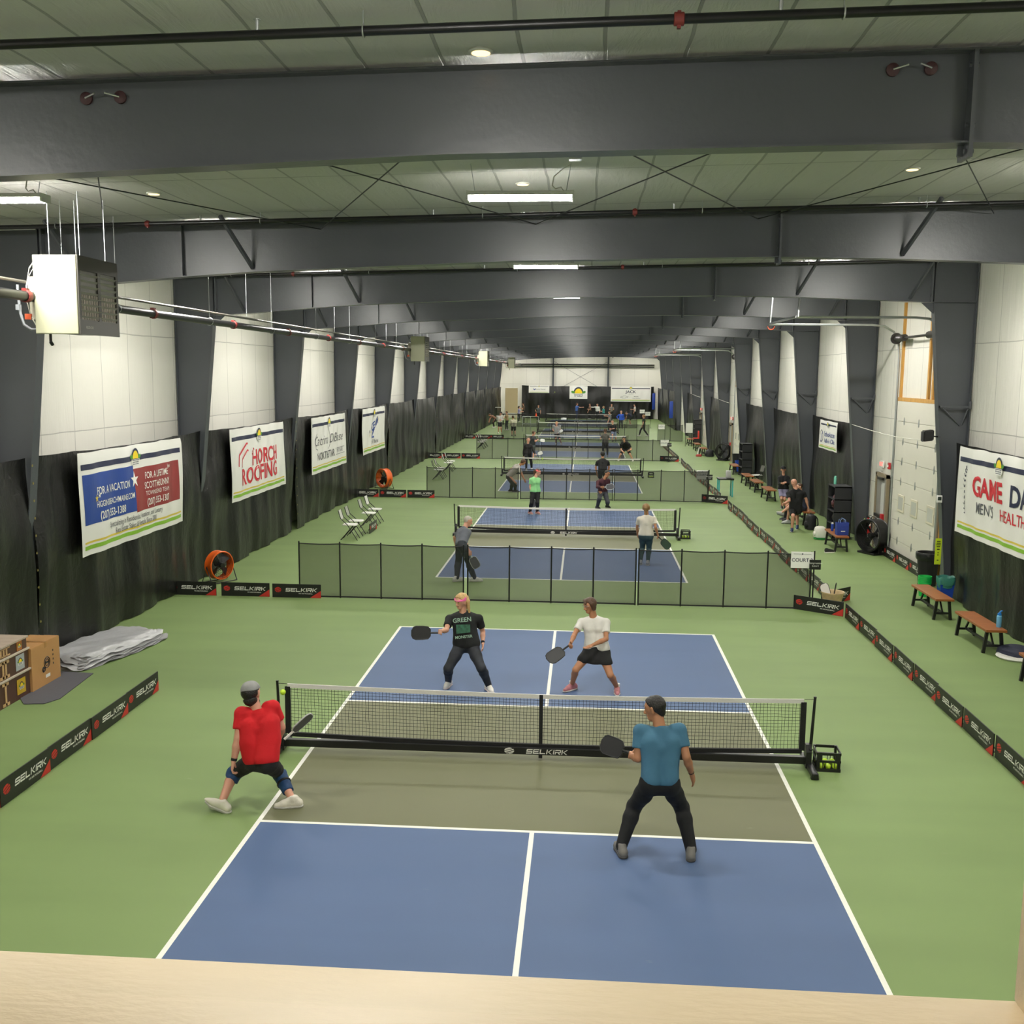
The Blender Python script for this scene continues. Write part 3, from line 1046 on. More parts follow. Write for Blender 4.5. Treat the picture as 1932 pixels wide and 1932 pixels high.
M_SKY = mat('sky_blue_bottle_paint', '#6fb4dd', 0.4)
M_BLUEP = mat('blue_plastic', '#1a3f9e', 0.4)
def bottle(x, y, z, r, h, body, cap, label, straw=False):
    t = thing('water_bottle', label, 'bottle', (x, y, z), 0, None)
    m = MB(); m.lathe([(r * .9, 0), (r, .01), (r, h * .72), (r * .93, h * .77), (r * .72, h * .8), (r * .72, h * .82)], n=18); m.build('body', body, t)
    m = MB(); m.lathe([(r * .76, h * .815), (r * .78, h * .83), (r * .76, h * .93), (r * .5, h * .95)], n=16)
    if straw:
        m.bar((-.01, 0, h * .93), (.03, 0, h * 1.12), .03, .02, bev=.004); m.bar((.03, 0, h * 1.12), (.05, 0, h * 1.1), .022, .018, bev=.003)
    m.build('cap', cap, t)
bottle(8.2, 19.2, 1.645, .042, .27, M_MINT, M_MINT, 'mint green bottle standing on the black shelf')
bottle(8.04, 6.02, .455, .044, .27, M_SKY, mat('cobalt_plastic', '#1a79c9', 0.4), 'pale blue bottle with darker blue spout lid on the bench', True)
bottle(7.76, 17.45, .455, .04, .26, mat('royal_blue_bottle', '#2346a8', 0.4), M_WPLAS, 'dark blue bottle with white lid beside the tote bag')
# backpacks in the shelf
def soft_bag(name, label, cat, loc, size, m1, straps=True, rz=0, group=None):
    t = thing(name, label, cat, loc, rz, group)
    m = MB()
    sx, sy, sz = size
    prof = [(.72, 0), (.98, .04), (1.0, .3), (.95, .7), (.8, .9), (.5, 1.0)]
    rings = []
    for s, f in prof:
        ring = []
        for i in range(20):
            a = 2 * PI * i / 20
            c_, s_ = math.cos(a), math.sin(a)
            e = .55
            ring.append(m.bm.verts.new((sx / 2 * s * math.copysign(abs(c_) ** e, c_) * (1 + .05 * math.sin(5 * a + f * 7)), sy / 2 * s * math.copysign(abs(s_) ** e, s_), sz * f)))
        rings.append(ring)
    m.skin(rings)
    m.build('body', m1, t)
    m = MB(); m.sphere((-sx * .48, 0, sz * .33), sz * .24, 12, 8, (.5, 1.1 * sy / sz * 1.2, 1)); m.build('pocket', m1, t)
    if straps:
        m = MB()
        for s in (-1, 1):
            m.tube([(sx * .35, s * sy * .25, sz * .92), (sx * .6, s * sy * .3, sz * .7), (sx * .65, s * sy * .32, sz * .35), (sx * .45, s * sy * .3, sz * .1)], .02, 6)
        m.build('strap', m1, t)
        m = MB(); m.tube([(0, -.05, sz * .97), (0, -.03, sz * 1.07), (0, .03, sz * 1.07), (0, .05, sz * .97)], .01, 6); m.build('handle', m1, t)
    return t
M_BAGB = mat('black_nylon', '#17171a', 0.6, bump=0.3, bscale=18)
M_BAGM = mat('maroon_nylon', '#4a1620', 0.6, bump=0.3, bscale=18)
soft_bag('backpack', 'maroon and black bag pushed into the open shelf', 'bag', (8.33, 19.15, .925), (.36, .42, .42), M_BAGM)
soft_bag('backpack', 'black bag on the lower board of the open shelf', 'bag', (8.35, 19.15, .535), (.34, .4, .3), M_BAGB)
soft_bag('backpack', 'black backpack standing on the floor behind the walking man', 'bag', (7.86, 20.75, 0), (.3, .42, .5), M_BAGB, rz=.2)
soft_bag('sport_bag', 'white plastic bag slumped on the floor beside the open shelf', 'bag', (7.78, 19.0, .02), (.36, .4, .34), mat('white_bag_plastic', '#d9d6cc', 0.5, bump=.4, bscale=14), False)
m = MB(); m.lathe([(.19, 0), (.22, .03), (.205, .035), (.17, .012)], (7.74, 18.75, 0), n=20)
tag(m.build('plastic_tray', mat('green_plastic', '#1f8f3c', 0.45)), 'green plastic tray under the white bag on the floor', 'tray')
soft_bag('sport_bag', 'dark navy bag with white lining lying beside the last wooden bench', 'bag', (8.28, 5.75, 0), (.55, .6, .17), mat('navy_canvas', '#1c2136', 0.7, bump=.4, bscale=12), False, rz=.5)
m = MB(); m.lathe([(.0, .0), (.30, .0), (.33, .03), (.3, .06), (.2, .05), (.0, .045)], (8.2, 5.6, 0), n=20)
tag(m.build('towel', mat('white_terry', '#d8d6d0', 0.9, bump=.5, bscale=40)), 'white towel crumpled under the dark navy bag', 'towel')
# tote bag
t = thing('tote_bag', 'blue tote bag with white label standing on the bench', 'bag', (7.86, 16.75, .455), .1, None)
M_TOTE = mat('blue_tote_fabric', '#23398c', 0.55, bump=.25, bscale=12)
m = MB()
rings = [[m.bm.verts.new((x * s, y * s2, z)) for x, y in ((-.16, -.1), (.16, -.1), (.16, .1), (-.16, .1))] for s, s2, z in ((1, 1, 0), (1.0, 1.02, .12), (1.05, .9, .26), (1.08, .75, .36))]
m.skin(rings, cap=False); m._f(rings[0])
m.build('body', M_TOTE, t, smooth=False)
for s in (-1, 1):
    m = MB(); m.tube([(-.08, s * .07, .34), (-.07, s * .06, .43), (0, s * .04, .48), (.07, s * .06, .43), (.08, s * .07, .34)], .009, 6); m.build('handle', mat('pale_blue_web', '#8fa8e0', 0.6), t)
m = MB(); m.box(-.06, .06, -.104, -.101, .10, .125); m.build('label_patch', M_WPRINT, t, smooth=False)

# shoes on the floor by the bench
M_SHOEK = mat('black_shoe_mesh', '#121214', 0.7)
M_SOLEW = mat('white_sole', '#e4e1da', 0.5)
def shoe_mesh_parts():
    up = MB()
    st = [(-.13, .036, .075, .0), (-.115, .042, .085, .0), (-.07, .042, .085, .0), (-.02, .042, .065, .0), (.04, .048, .05, .0), (.10, .05, .036, .0), (.14, .038, .025, 0), (.155, .02, .012, 0)]
    rings = []
    for x, hw, h, o in st:
        ring = []
        for i in range(12):
            a = 2 * PI * i / 12
            ring.append(up.bm.verts.new((x, hw * math.cos(a), .028 + max(0, math.sin(a)) * h - (0.008 if math.sin(a) < 0 else 0))))
        rings.append(ring)
    up.skin(rings)
    up = up.data('upper', M_SHOEK)
    so = MB()
    pts = []
    for x, hw, h, o in st: pts.append((x, hw * 1.06, 0))
    for x, hw, h, o in reversed(st): pts.append((x, -hw * 1.06, 0))
    so.prism(pts, (0, 0, .03))
    so = so.data('sole', M_SOLEW, smooth=False)
    return up, so
SHP = shoe_mesh_parts()
for i, (x, y, rz) in enumerate(((7.44, 16.32, .3), (7.47, 16.48, .35))):
    t = thing('trainer', 'black trainer with white sole left on the floor by the bench, %s' % ('front one' if i == 0 else 'rear one'), 'shoe', (x, y, 0), rz, 'pair of black trainers')
    link('upper', SHP[0], t); link('sole', SHP[1], t)

# ------------------------------------------------------------------ fans
def drum_fan(x, y, r, depth, ax, zc, col, label, stand):
    t = thing('drum_fan', label, 'fan', (x, y, 0), ax, None)
    m = MB()
    m.lathe([(r * .94, -depth / 2), (r, -depth / 2), (r * 1.03, -depth / 2 + .015), (r, -depth / 2 + .03), (r, depth / 2 - .03), (r * 1.03, depth / 2 - .015), (r, depth / 2), (r * .94, depth / 2), (r * .94, -depth / 2)], (0, 0, zc), 'x', 40, cap=False)
    m.build('drum', col, t)
    for s in (-1, 1):
        m = MB()
        for k in range(7):
            rr_ = r * (.12 + .8 * k / 6)
            pts = [(s * depth * .46, rr_ * math.cos(2 * PI * i / 28), zc + rr_ * math.sin(2 * PI * i / 28)) for i in range(29)]
            m.tube(pts, .003, 4, cap=False)
        for k in range(8):
            a = 2 * PI * k / 8
            m.cyl((s * depth * .46, 0, zc), (s * depth * .46, r * .95 * math.cos(a), zc + r * .95 * math.sin(a)), .003, n=4)
        m.build('guard', M_BLACK, t)
    m = MB(); m.cyl((-.12, 0, zc), (.12, 0, zc), r * .17, n=16); m.build('motor', M_BLACK, t)
    for k in range(4):
        a = PI / 4 + k * PI / 2
        m = MB()
        c_, s_ = math.cos(a), math.sin(a)
        m.prism([(-.03, r * .12 * c_ - .04 * s_, zc + r * .12 * s_ + .04 * c_), (-.05, r * .85 * c_ - .1 * s_, zc + r * .85 * s_ + .1 * c_), (.05, r * .85 * c_ + .1 * s_, zc + r * .85 * s_ - .1 * c_), (.03, r * .12 * c_ + .04 * s_, zc + r * .12 * s_ - .04 * c_)], (.006, 0, 0))
        m.build('blade', M_BLACK, t, smooth=False)
    if stand == 'legs':
        for s in (-1, 1):
            m = MB(); m.tube([(-.18, s * (r + .03), .01), (0, s * (r + .03), zc), (.18, s * (r + .03), .01)], .014, 6)
            m.build('stand', M_BLACK, t)
        m = MB()
        for xx in (-.18, .18): m.cyl((xx, -r - .03, .012), (xx, r + .03, .012), .012, n=6)
        m.build('floor_bar', M_BLACK, t)
    else:
        m = MB(); m.box(-.24, .24, -r * .7, r * .7, 0, .06, bev=.01)
        for s in (-1, 1): m.box(-.05, .05, s * r * .66 - .02, s * r * .66 + .02, .03, zc - r * .72)
        m.build('stand', M_BLACK, t, smooth=False)
        m = MB(); m.tube([(0, -.09, zc + r), (0, -.07, zc + r + .06), (0, .07, zc + r + .06), (0, .09, zc + r)], .012, 6); m.build('handle', M_BLACK, t)
drum_fan(-8.02, 10.5, .33, .24, -.55, .40, M_ORANGE, 'orange drum fan on the floor behind the nearer row of boards', 'legs')
drum_fan(-8.0, 30.4, .40, .30, -2.3, .44, M_ORANGE, 'orange drum fan on the floor behind the second row of boards', 'legs')
drum_fan(8.62, 16.35, .46, .40, .5, .52, mat('black_fan_drum', '#161617', 0.38), 'black drum fan on the floor beside the roller door', 'base')
drum_fan(8.60, 47.6, .46, .30, .9, .52, MATS['black_fan_drum'], 'black drum fan far along the walkway beside the second roller door', 'base')

# ------------------------------------------------------------------ bins, buckets, notice, extinguisher
t = thing('trash_can', 'tall black trash can with liner at the end of the roller door', 'bin', (8.72, 12.0, 0), 0, None)
m = MB(); m.lathe([(.20, 0), (.23, .45), (.255, .74), (.275, .75), (.275, .78), (.25, .78), (.22, .4), (.0, .38)], n=28); m.build('body', M_RUB, t)
m = MB(); m.lathe([(.262, .62), (.285, .66), (.29, .77), (.28, .80), (.255, .80), (.23, .6)], n=24, cap=False); m.build('liner', mat('black_liner_film', '#1c1c20', .3, bump=.5, bscale=14), t)
t = thing('waste_bin', 'blue bin with a translucent green liner behind the bench', 'bin', (8.58, 10.35, 0), 0, None)
m = MB()
rings = [[m.bm.verts.new((a * s, b * s * 1.1, z)) for a, b in ((-.15, -.12), (.15, -.12), (.15, .12), (-.15, .12))] for s, z in ((.8, 0), (1.05, .46), (1.1, .465), (1.0, .465), (.75, .03))]
m.skin(rings, cap=False); m._f(rings[0]); m.build('body', M_BLUEP, t, smooth=False)
m = MB()
rings = [[m.bm.verts.new((.175 * s * (abs(math.cos(a)) ** .6) * math.copysign(1, math.cos(a)), .155 * s * (abs(math.sin(a)) ** .6) * math.copysign(1, math.sin(a)), z + .014 * math.sin(5 * a))) for a in [2 * PI * i / 24 for i in range(24)]] for s, z in ((1.03, .36), (1.08, .42), (1.1, .5), (1.05, .535), (.95, .5), (.9, .3))]
m.skin(rings, cap=False); m.build('liner', mat('green_liner_film', '#3f7f70', .3, bump=.4, bscale=16), t)
BKT = MB(); BKT.lathe([(.115, 0), (.14, .3), (.15, .3), (.15, .315), (.145, .33), (.15, .335), (.15, .35), (.135, .35), (.11, .03), (0, .02)], n=28)
BKT = BKT.data('bucket', mat('bright_green_plastic', '#12b14a', 0.4))
for k in range(4):
    o = link('plastic_bucket', BKT, None, (8.26, 10.75, .002 + .036 * k))
    tag(o, 'bright green bucket nested in the stack beside the blue bin, %s' % ['bottom one', 'second from the bottom', 'third from the bottom', 'top one'][k], 'bucket', 'nested green buckets')
t = thing('notice_sheet', 'yellow green notice taped to the steel column', 'notice', (8.53, 10.815, 1.02), 0, None)
m = MB(); m.box(-.07, .07, -.004, 0, -.30, .30); m.build('sheet', mat('yellow_green_paper', '#c3d924', 0.6), t, smooth=False)
m = MB()
for z, w_ in ((.23, .04), (.19, .045), (.15, .05), (.11, .04), (.05, .03), (-.03, .012), (-.08, .012), (-.2, .02)): m.box(-w_, w_, -.006, -.004, z - .011, z + .011)
m.build('printed_line', M_BLACK, t, smooth=False)
t = thing('fire_extinguisher', 'red fire extinguisher with a lime tag hung by the exit door', 'fire extinguisher', (8.93, 18.02, .30), 0, None)
m = MB(); m.lathe([(.0, 0), (.075, 0), (.085, .015), (.085, .38), (.06, .44), (.03, .46), (.025, .49)], n=20); m.build('cylinder', mat('fire_red', '#b3121a', 0.3), t)
m = MB(); m.box(-.05, .03, -.02, .02, .49, .52); m.bar((-.05, 0, .53), (.09, 0, .56), .02, .01); m.tube([(.04, 0, .5), (.11, 0, .42), (.1, -.02, .2), (.09, -.02, .1)], .012, 6); m.build('valve', M_BLACK, t)
m = MB(); m.box(-.11, -.1, -.06, .05, .33, .46); m.box(-.06, .05, -.1, -.092, .33, .46); m.build('inspection_tag', mat('lime_tag', '#c8ee25', .6), t, smooth=False)
m = MB(); m.box(-.06, .05, -.09, -.086, .25, .31); m.build('label_patch', M_WPRINT, t, smooth=False)
# thermostat and speaker on the column
t = thing('thermostat', 'small white thermostat on the steel column by the roller door', 'thermostat', (8.47, 10.80, 2.14), 0, None)
m = MB(); m.box(-.06, .06, -.04, 0, 0, .16, bev=.008); m.build('case', M_WPLAS, t)
m = MB(); m.box(-.04, .04, -.043, -.04, .05, .13); m.build('screen', mat('grey_lcd', '#3c463e', .2), t, smooth=False)
t = thing('loudspeaker', 'black loudspeaker mounted high on the steel column beside the curtain', 'speaker', (8.2, 10.85, 3.62), .0, None)
m = MB(); m.prism([(-.16, -.1, -.12), (-.16, .12, -.14), (-.16, .12, .12), (-.16, -.1, .12)], (.22, .0, .03)); bmesh.ops.bevel(m.bm, geom=m.bm.edges[:], offset=.02, segments=2, affect='EDGES'); m.build('cabinet', M_BLACK, t)
m = MB(); m.box(-.166, -.16, -.08, .1, -.1, .1); m.build('grille', M_RUB, t, smooth=False)
m = MB(); m.bar((.06, 0, 0), (.24, .09, -.02), .03, .03); m.build('bracket', M_BLACK, t)

# ------------------------------------------------------------------ podium, carton, mat, tarp
M_BROWN = mat('dark_brown_laminate', '#4f3226', 0.5, var=.08)
M_PINE = mat('pale_pine', '#c9a377', 0.5, var=.15, vscale=4, stretch=(8, 1, 8))
M_TOPW = mat('whitewashed_plank', '#b9a795', 0.55, var=.15, vscale=3, stretch=(.8, 8, 8))
def emblem(r, parent, loc, rz=0, small=False):
    """plain round badge: navy arch, yellow dome, green leaves, white plate"""
    a = MB()
    n = 20
    a.poly([(r * .78 * math.cos(PI * i / n), 0, r * .95 * math.sin(PI * i / n)) for i in range(n + 1)])
    pa = a.build('badge_arch', M_NAVY, parent, loc, (0, 0, rz), smooth=False, fix=False)
    d = MB(); d.poly([(r * .58 * math.cos(PI * i / n), -.001, r * .74 * math.sin(PI * i / n) - .02 * r) for i in range(n + 1)])
    d.build('badge_dome', mat('yellow_print', '#f2d21f', .55), pa, smooth=False, fix=False)
    g = MB()
    for s in (-1, 1):
        g.poly([(s * r * x, -.0015, z * r) for x, z in ((.55, -.05), (.95, .0), (1.15, .2), (1.0, .38), (.8, .3), (.66, .42), (.6, .2))])
    g.build('badge_leaf', mat('leaf_green_print', '#4f8f35', .55), pa, smooth=False, fix=False)
    w = MB(); w.poly([(x * r, -.002, z * r) for x, z in ((-.85, -.08), (.85, -.08), (.85, -.5), (.6, -.66), (-.6, -.66), (-.85, -.5))])
    w.build('badge_plate', M_WPRINT, pa, smooth=False, fix=False)
    l = MB()
    l.box(-.7 * r, .7 * r, -.0035, -.0025, -.2 * r, -.13 * r); l.box(-.6 * r, .6 * r, -.0035, -.0025, -.56 * r, -.5 * r)
    for k in range(7): l.box((-.62 + k * .19) * r, (-.52 + k * .19) * r, -.0035, -.0025, -.42 * r, -.28 * r)
    l.build('badge_line', M_NAVY, pa, smooth=False, fix=False)
    return pa
PY0, PY1 = .55, 1.98
for k, (z0, z1, col, num, nm) in enumerate(((0, .41, '#c9a527', 1, 'gold'), (.41, .735, '#aeb3b8', 2, 'silver'), (.735, .92, '#b06a2c', 3, 'bronze'))):
    t = thing('podium_block', 'brown winners podium block with %s badges, %s of the stack' % (nm, ['bottom', 'middle', 'top'][k]), 'podium', (-8.17, 0, z0), 0, 'stacked podium blocks')
    h = z1 - z0
    m = MB(); m.box(-.26, .26, PY0, PY1 - .02 * k, 0, h - .03); m.build('body', M_BROWN, t, smooth=False)
    m = MB(); m.box(-.28, .285, PY0 - .01, PY1 + .02 - .02 * k, h - .03, h, bev=.004); m.build('top', M_TOPW if k == 2 else mat('pale_trim', '#c4b6a6', .5), t, smooth=False)
    yc = (PY0 + PY1) / 2 + .05
    m = MB()
    for q in range(num):
        off = (q - (num - 1) / 2) * .075
        m.box(.262, .27, yc + off - .02, yc + off + .02, .02, h - .05)
    ww = .045 + .04 * num
    m.box(.262, .27, yc - ww, yc + ww, .015, .06 if h > .3 else .035); m.box(.262, .27, yc - ww, yc + ww, h - .09 if h > .3 else h - .06, h - .045)
    m.build('numeral', M_PINE, t, smooth=False)
    for yy in (yc - .42, yc + .42):
        s = min(.115, h * .38)
        m = MB(); m.box(.262, .266, yy - s, yy + s, h / 2 - s - .01, h / 2 + s - .01)
        p = m.build('badge_tile', mat(nm + '_tile', col, .45), t, smooth=False)
        emblem(s * .62, p, (.268, yy, h / 2 - .01), PI / 2)
t = thing('cardboard_box', 'large brown cardboard box standing beside the podium blocks', 'box', (-8.12, 2.42, 0), 0, None)
M_CARD = mat('corrugated_card', '#b98a55', 0.75, var=.08, vscale=3, bump=.06, bscale=40)
m = MB(); m.box(-.24, .24, -.42, .42, 0, .68); m.build('body', M_CARD, t, smooth=False)
for s in (-1, 1):
    m = MB(); m.box(min(0, s * .24), max(0, s * .24) - .004 * s, -.42, .42, .68, .686 + .004 * (s > 0)); m.build('flap', M_CARD, t, smooth=False)
m = MB(); m.box(-.245, .243, -.03, .03, .688, .694); m.box(.2405, .242, -.03, .03, .6, .69); m.build('tape', mat('brown_tape', '#a5763f', .3), t, smooth=False)
m = MB()
for yc_, zc_, r_ in ((.02, .36, .085), (-.08, .27, .04)):
    for r0 in (r_, r_ * .62):
        pts = [(.2425, yc_ + r0 * math.cos(2 * PI * i / 24), zc_ + r0 * math.sin(2 * PI * i / 24)) for i in range(25)]
        m.tube(pts, .008, 4, cap=False)
m.box(.2405, .2425, -.02, .06, .345, .375)
for k in range(4): m.box(.2405, .2425, .2, .225, .28 + .07 * k, .31 + .07 * k)
m.build('printed_mark', M_BLACK, t, smooth=False)
m = MB(); m.box(.2405, .243, -.03, .1, .12, .17); m.build('label_patch', M_WPRINT, t, smooth=False)
m = MB()
m.prism([(-8.3, 2.2, .004), (-7.72, 1.45, .004), (-7.43, 1.5, .004), (-7.32, 1.75, .004), (-7.44, 3.05, .004), (-8.2, 3.12, .004)], (0, 0, .01))
tag(m.build('rubber_mat', mat('grey_rubber_mat', '#55545a', 0.8, bump=.2, bscale=30), smooth=False), 'dark grey rubber mat lying under the cardboard box', 'mat')
# folded tarp: a heap of doubled-over sheets
M_TARP = mat('silver_tarp', '#b3b3b6', 0.38, 0.15, var=.12, vscale=3, bump=.5, bscale=6)
m = MB()
rr = random.Random(11)
for lay in range(9):
    z0 = .03 + .024 * lay
    t0 = rr.uniform(-.03, .03)
    N, Mx = 26, 18
    grid = []
    for i in range(N + 1):
        row = []
        f = i / N
        for j in range(Mx + 1):
            g = j / Mx - .5
            L = 2.45 - .05 * lay + .1 * math.sin(lay * 2.3)
            Wd = (.95 + .22 * math.sin(PI * f) - (.25 if f > .9 else 0) * (f - .9) * 10) * (1 - .02 * lay)
            u_ = (f - .5) * L + .05 * math.sin(g * 9 + lay)
            v_ = g * Wd + t0
            zz = z0 + .035 * math.sin(f * 17 + lay * 2.1 + g * 6) * (1 - f) ** 2 + .012 * math.sin(f * 31 + g * 23 + lay)
            edge = max(abs(g) * 2, abs(f - .5) * 2)
            zz -= max(0, edge - .88) * z0 * 2.2
            row.append(m.bm.verts.new((u_, v_, max(.008, zz))))
        grid.append(row)
    for i in range(N):
        for j in range(Mx):
            m._f([grid[i][j], grid[i + 1][j], grid[i + 1][j + 1], grid[i][j + 1]])
o = m.build('folded_tarp', M_TARP, None, (-7.86, 4.42, 0), (0, 0, 1.35), fix=False, angle=60)
tag(o, 'silvery grey tarp folded into a heap against the dark curtain', 'tarp')

# ------------------------------------------------------------------ score tables and paddle basket
def paddle_meshes():
    f = MB()
    pts = []
    for (x, z) in ((-.09, .17), (-.1, .25), (-.1, .36), (-.08, .4), (-.04, .42), (.04, .42), (.08, .4), (.1, .36), (.1, .25), (.09, .17), (.05, .135), (-.05, .135)):
        pts.append((x, -.006, z))
    f.prism(pts, (0, .012, 0))
    f = f
    h = MB(); h.tube([(0, 0, 0), (0, 0, .02), (0, 0, .14)], [.017, .0155, .015], 8)
    e = MB()
    P = [Vector(p) + Vector((0, .006, 0)) for p in pts] 
    e.tube(P[9:] + P[:10], .009, 6)
    return f, h, e
def make_paddle(face_mat, edge_mat, grip_mat):
    f, h, e = paddle_meshes()
    return (f.data('face', face_mat, smooth=False), h.data('grip', grip_mat), e.data('edge_guard', edge_mat))
M_PFACE = mat('graphite_paddle_face', '#242426', 0.5)
M_PGREY = mat('grey_paddle_face', '#56565a', 0.5)
M_PEDGE = mat('grey_edge_guard', '#b9b9b9', 0.4)
PD_A = make_paddle(M_PFACE, M_BLACK, M_BLACK)
PD_B = make_paddle(M_PGREY, M_PEDGE, M_WPRINT)
PD_C = make_paddle(mat('dark_green_face', '#26402f', .5), M_BLACK, M_BLACK)
PD_W = make_paddle(M_WPLAS, M_BLACK, M_WPRINT)
def paddle(pd, loc, axis, normal, label):
    """axis: grip end towards the tip; normal: facing of the blade"""
    t = thing('paddle', label, 'paddle', loc, 0, None)
    z = Vector(axis).normalized(); y = Vector(normal); y = (y - z * y.dot(z)).normalized(); x = y.cross(z)
    M = Matrix(((x.x, y.x, z.x), (x.y, y.y, z.y), (x.z, y.z, z.z)))
    t.rotation_euler = M.to_euler()
    link('face', pd[0], t); link('grip', pd[1], t); link('edge_guard', pd[2], t)
    return t
t = thing('paddle_basket', 'round pale wooden basket behind the court two board', 'basket', (5.86, 9.28, 0), 0, None)
m = MB(); m.lathe([(.15, 0), (.2, .18), (.235, .33), (.25, .335), (.25, .36), (.235, .36), (.2, .33), (.14, .03), (0, .03)], n=28); m.build('bowl', mat('pale_basket_wood', '#cdb388', .6, var=.15, vscale=12), t)
paddle(PD_W, (5.8, 9.28, .12), (-.35, .1, 1), (.3, -1, .1), 'white paddle standing up out of the wooden basket')
paddle(PD_A, (5.88, 9.3, .12), (.15, .1, 1), (1, -.3, .1), 'dark paddle standing up out of the wooden basket')
t = thing('score_table', 'small black side table on turquoise legs beside the court three sign', 'table', (6.3, 29.6, 0), 0, None)
m = MB(); m.box(-.32, .32, -.3, .3, .70, .76, bev=.01); m.build('tabletop', M_BLACK, t)
for sx in (-1, 1):
    for sy in (-1, 1):
        m = MB(); m.cyl((sx * .27, sy * .24, 0), (sx * .27, sy * .24, .70), .028, n=10); m.build('leg', mat('turquoise_tube', '#57c4c6', .45), t)
m = MB(); m.box(.02, .22, -.12, .12, .0, .3, bev=.03)
tag(m.build('paddle_case', mat('grey_white_case', '#b5b5b2', .6), None, (6.3, 29.6, .76)), 'grey and white case standing on the black side table', 'bag')

# ------------------------------------------------------------------ far end furniture
t = thing('red_chair_stack', 'bright red chair with a red seat by the far bench', 'chair', (8.42, 60.6, .456), 0, None)
M_RCH = mat('bright_red_plastic', '#d8382e', .45)
m = MB(); m.box(-.2, .2, -.22, .22, 0, .06, bev=.015); m.build('seat', M_RCH, t)
m = MB(); m.box(.12, .2, -.2, .2, .04, .55, bev=.03); m.build('backrest', M_RCH, t)
t = thing('easel_board', 'white notice board on a stand in front of the far dark curtain', 'sign', (7.75, 59, 0), 0, None)
m = MB(); m.box(-.24, .24, -.02, .0, .95, 1.62, bev=.004); m.build('sheet', M_SIGN, t, smooth=False)
for s in (-1, 1):
    m = MB(); m.bar((s * .22, .1, 0), (s * .2, .02, 1.6), .03, .02); m.build('leg', M_BLACK, t, smooth=False)
t = thing('towel', 'white towel hanging off the far wooden bench', 'towel', (7.62, 51.2, 0), 0, None)
m = MB(); m.prism([(.06, -.2, .458), (.06, .1, .458), (-.02, .12, .46), (-.06, .16, .2), (-.08, .2, .06), (-.08, -.26, .06), (-.06, -.22, .2), (-.02, -.2, .46)], (-.03, 0, .01)); m.build('cloth', mat('white_terry', '#d8d6d0', .9), t, smooth=False)
soft_bag('sport_bag', 'dark bag on the floor against the far wooden bench', 'bag', (8.15, 50.4, 0), (.5, .6, .42), M_BAGB)
soft_bag('sport_bag', 'small red bag on the floor before the far wooden bench', 'bag', (7.5, 50.3, 0), (.34, .3, .14), mat('red_nylon', '#b23a35', .6), False)
t = thing('waste_bin', 'blue bin behind the bench beyond the tall shelf', 'bin', (8.55, 40.9, 0), 0, None)
m = MB(); m.lathe([(.2, 0), (.24, .56), (.25, .56), (.22, .5), (.0, .45)], n=20); m.build('body', M_BLUEP, t)
t = thing('trash_can', 'black trash can beside the second roller door', 'bin', (8.62, 42.2, 0), 0, None)
m = MB(); m.lathe([(.22, 0), (.27, .78), (.29, .8), (.25, .8), (.2, .4), (0, .4)], n=24); m.build('body', M_RUB, t)
t = thing('barrier_frame', 'grey steel barrier frame with two open bays behind the fourth fence', 'barrier', (-4.1, 75, 0), 0, None)
for x in (-.68, 0, .68):
    m = MB(); m.cyl((x, 0, 0), (x, 0, 1.28), .03, n=8); m.build('upright', M_GALV, t)
for z in (.64, 1.28):
    m = MB(); m.cyl((-.68, 0, z), (.68, 0, z), .03, n=8); m.build('rail', M_GALV, t)
t = thing('traffic_cone', 'small orange cone on top of the steel barrier frame', 'cone', (-3.62, 75, 1.31), 0, None)
m = MB(); m.lathe([(.12, 0), (.12, .015), (.08, .02), (.02, .27), (.0, .28)], n=18); m.build('cone', mat('cone_orange', '#f25a2c', .5), t)
for x, y, lab in ((-1.16, 70, 'white topped stool standing by the net of the fifth court'),):
    t = thing('stool', lab, 'stool', (x, y, 0), 0, None)
    m = MB(); m.lathe([(.0, 1.26), (.21, 1.26), (.23, 1.29), (.22, 1.4), (.0, 1.42)], n=20); m.build('seat', M_WPLAS, t)
    for k in range(4):
        m = MB(); a = PI / 4 + k * PI / 2; m.cyl((.26 * math.cos(a), .26 * math.sin(a), 0), (.14 * math.cos(a), .14 * math.sin(a), 1.27), .014, n=6); m.build('leg', M_BLACK, t)
t = thing('dark_table', 'black folding table before the beige panel at the end wall', 'table', (-6.0, 86, 0), 0, None)
m = MB(); m.box(-1.5, .9, -.4, .4, 1.0, 1.06); m.build('tabletop', M_BLACK, t, smooth=False)
for sx in (-1.3, .7):
    for sy in (-.3, .3):
        m = MB(); m.cyl((sx, sy, 0), (sx, sy, 1.0), .03, n=8); m.build('leg', M_BLACK, t)
m = MB(); m.box(-8.05, -6.7, 97.9, 98.0, .7, 3.35); m.box(-7.9, -7.8, 97.9, 98, 0, .7); m.box(-6.9, -6.8, 97.9, 98, 0, .7)
tag(m.build('partition_panel', mat('beige_panel', '#d9c49b', .6), smooth=False), 'tall beige panel standing in the far corner by the end wall', 'panel')
t = thing('hoist_arm', 'white bent rail on the far dark curtain', 'rail', (-7.3, 84, 0), 0, None)
m = MB(); m.bar((-.6, 0, 1.72), (.3, 0, 1.72), .08, .06); m.bar((.28, 0, 1.72), (.28, 0, 1.42), .08, .08); m.build('rail', M_WHITEM, t, smooth=False)
m = MB(); m.cyl((-.5, .05, 0), (-.5, .05, 1.72), .03, n=8); m.build('post', M_BLACK, t)
t = thing('column_pad', 'royal blue pad wrapped round the far steel column', 'pad', (8.0, 79.3, 0), 0, None)
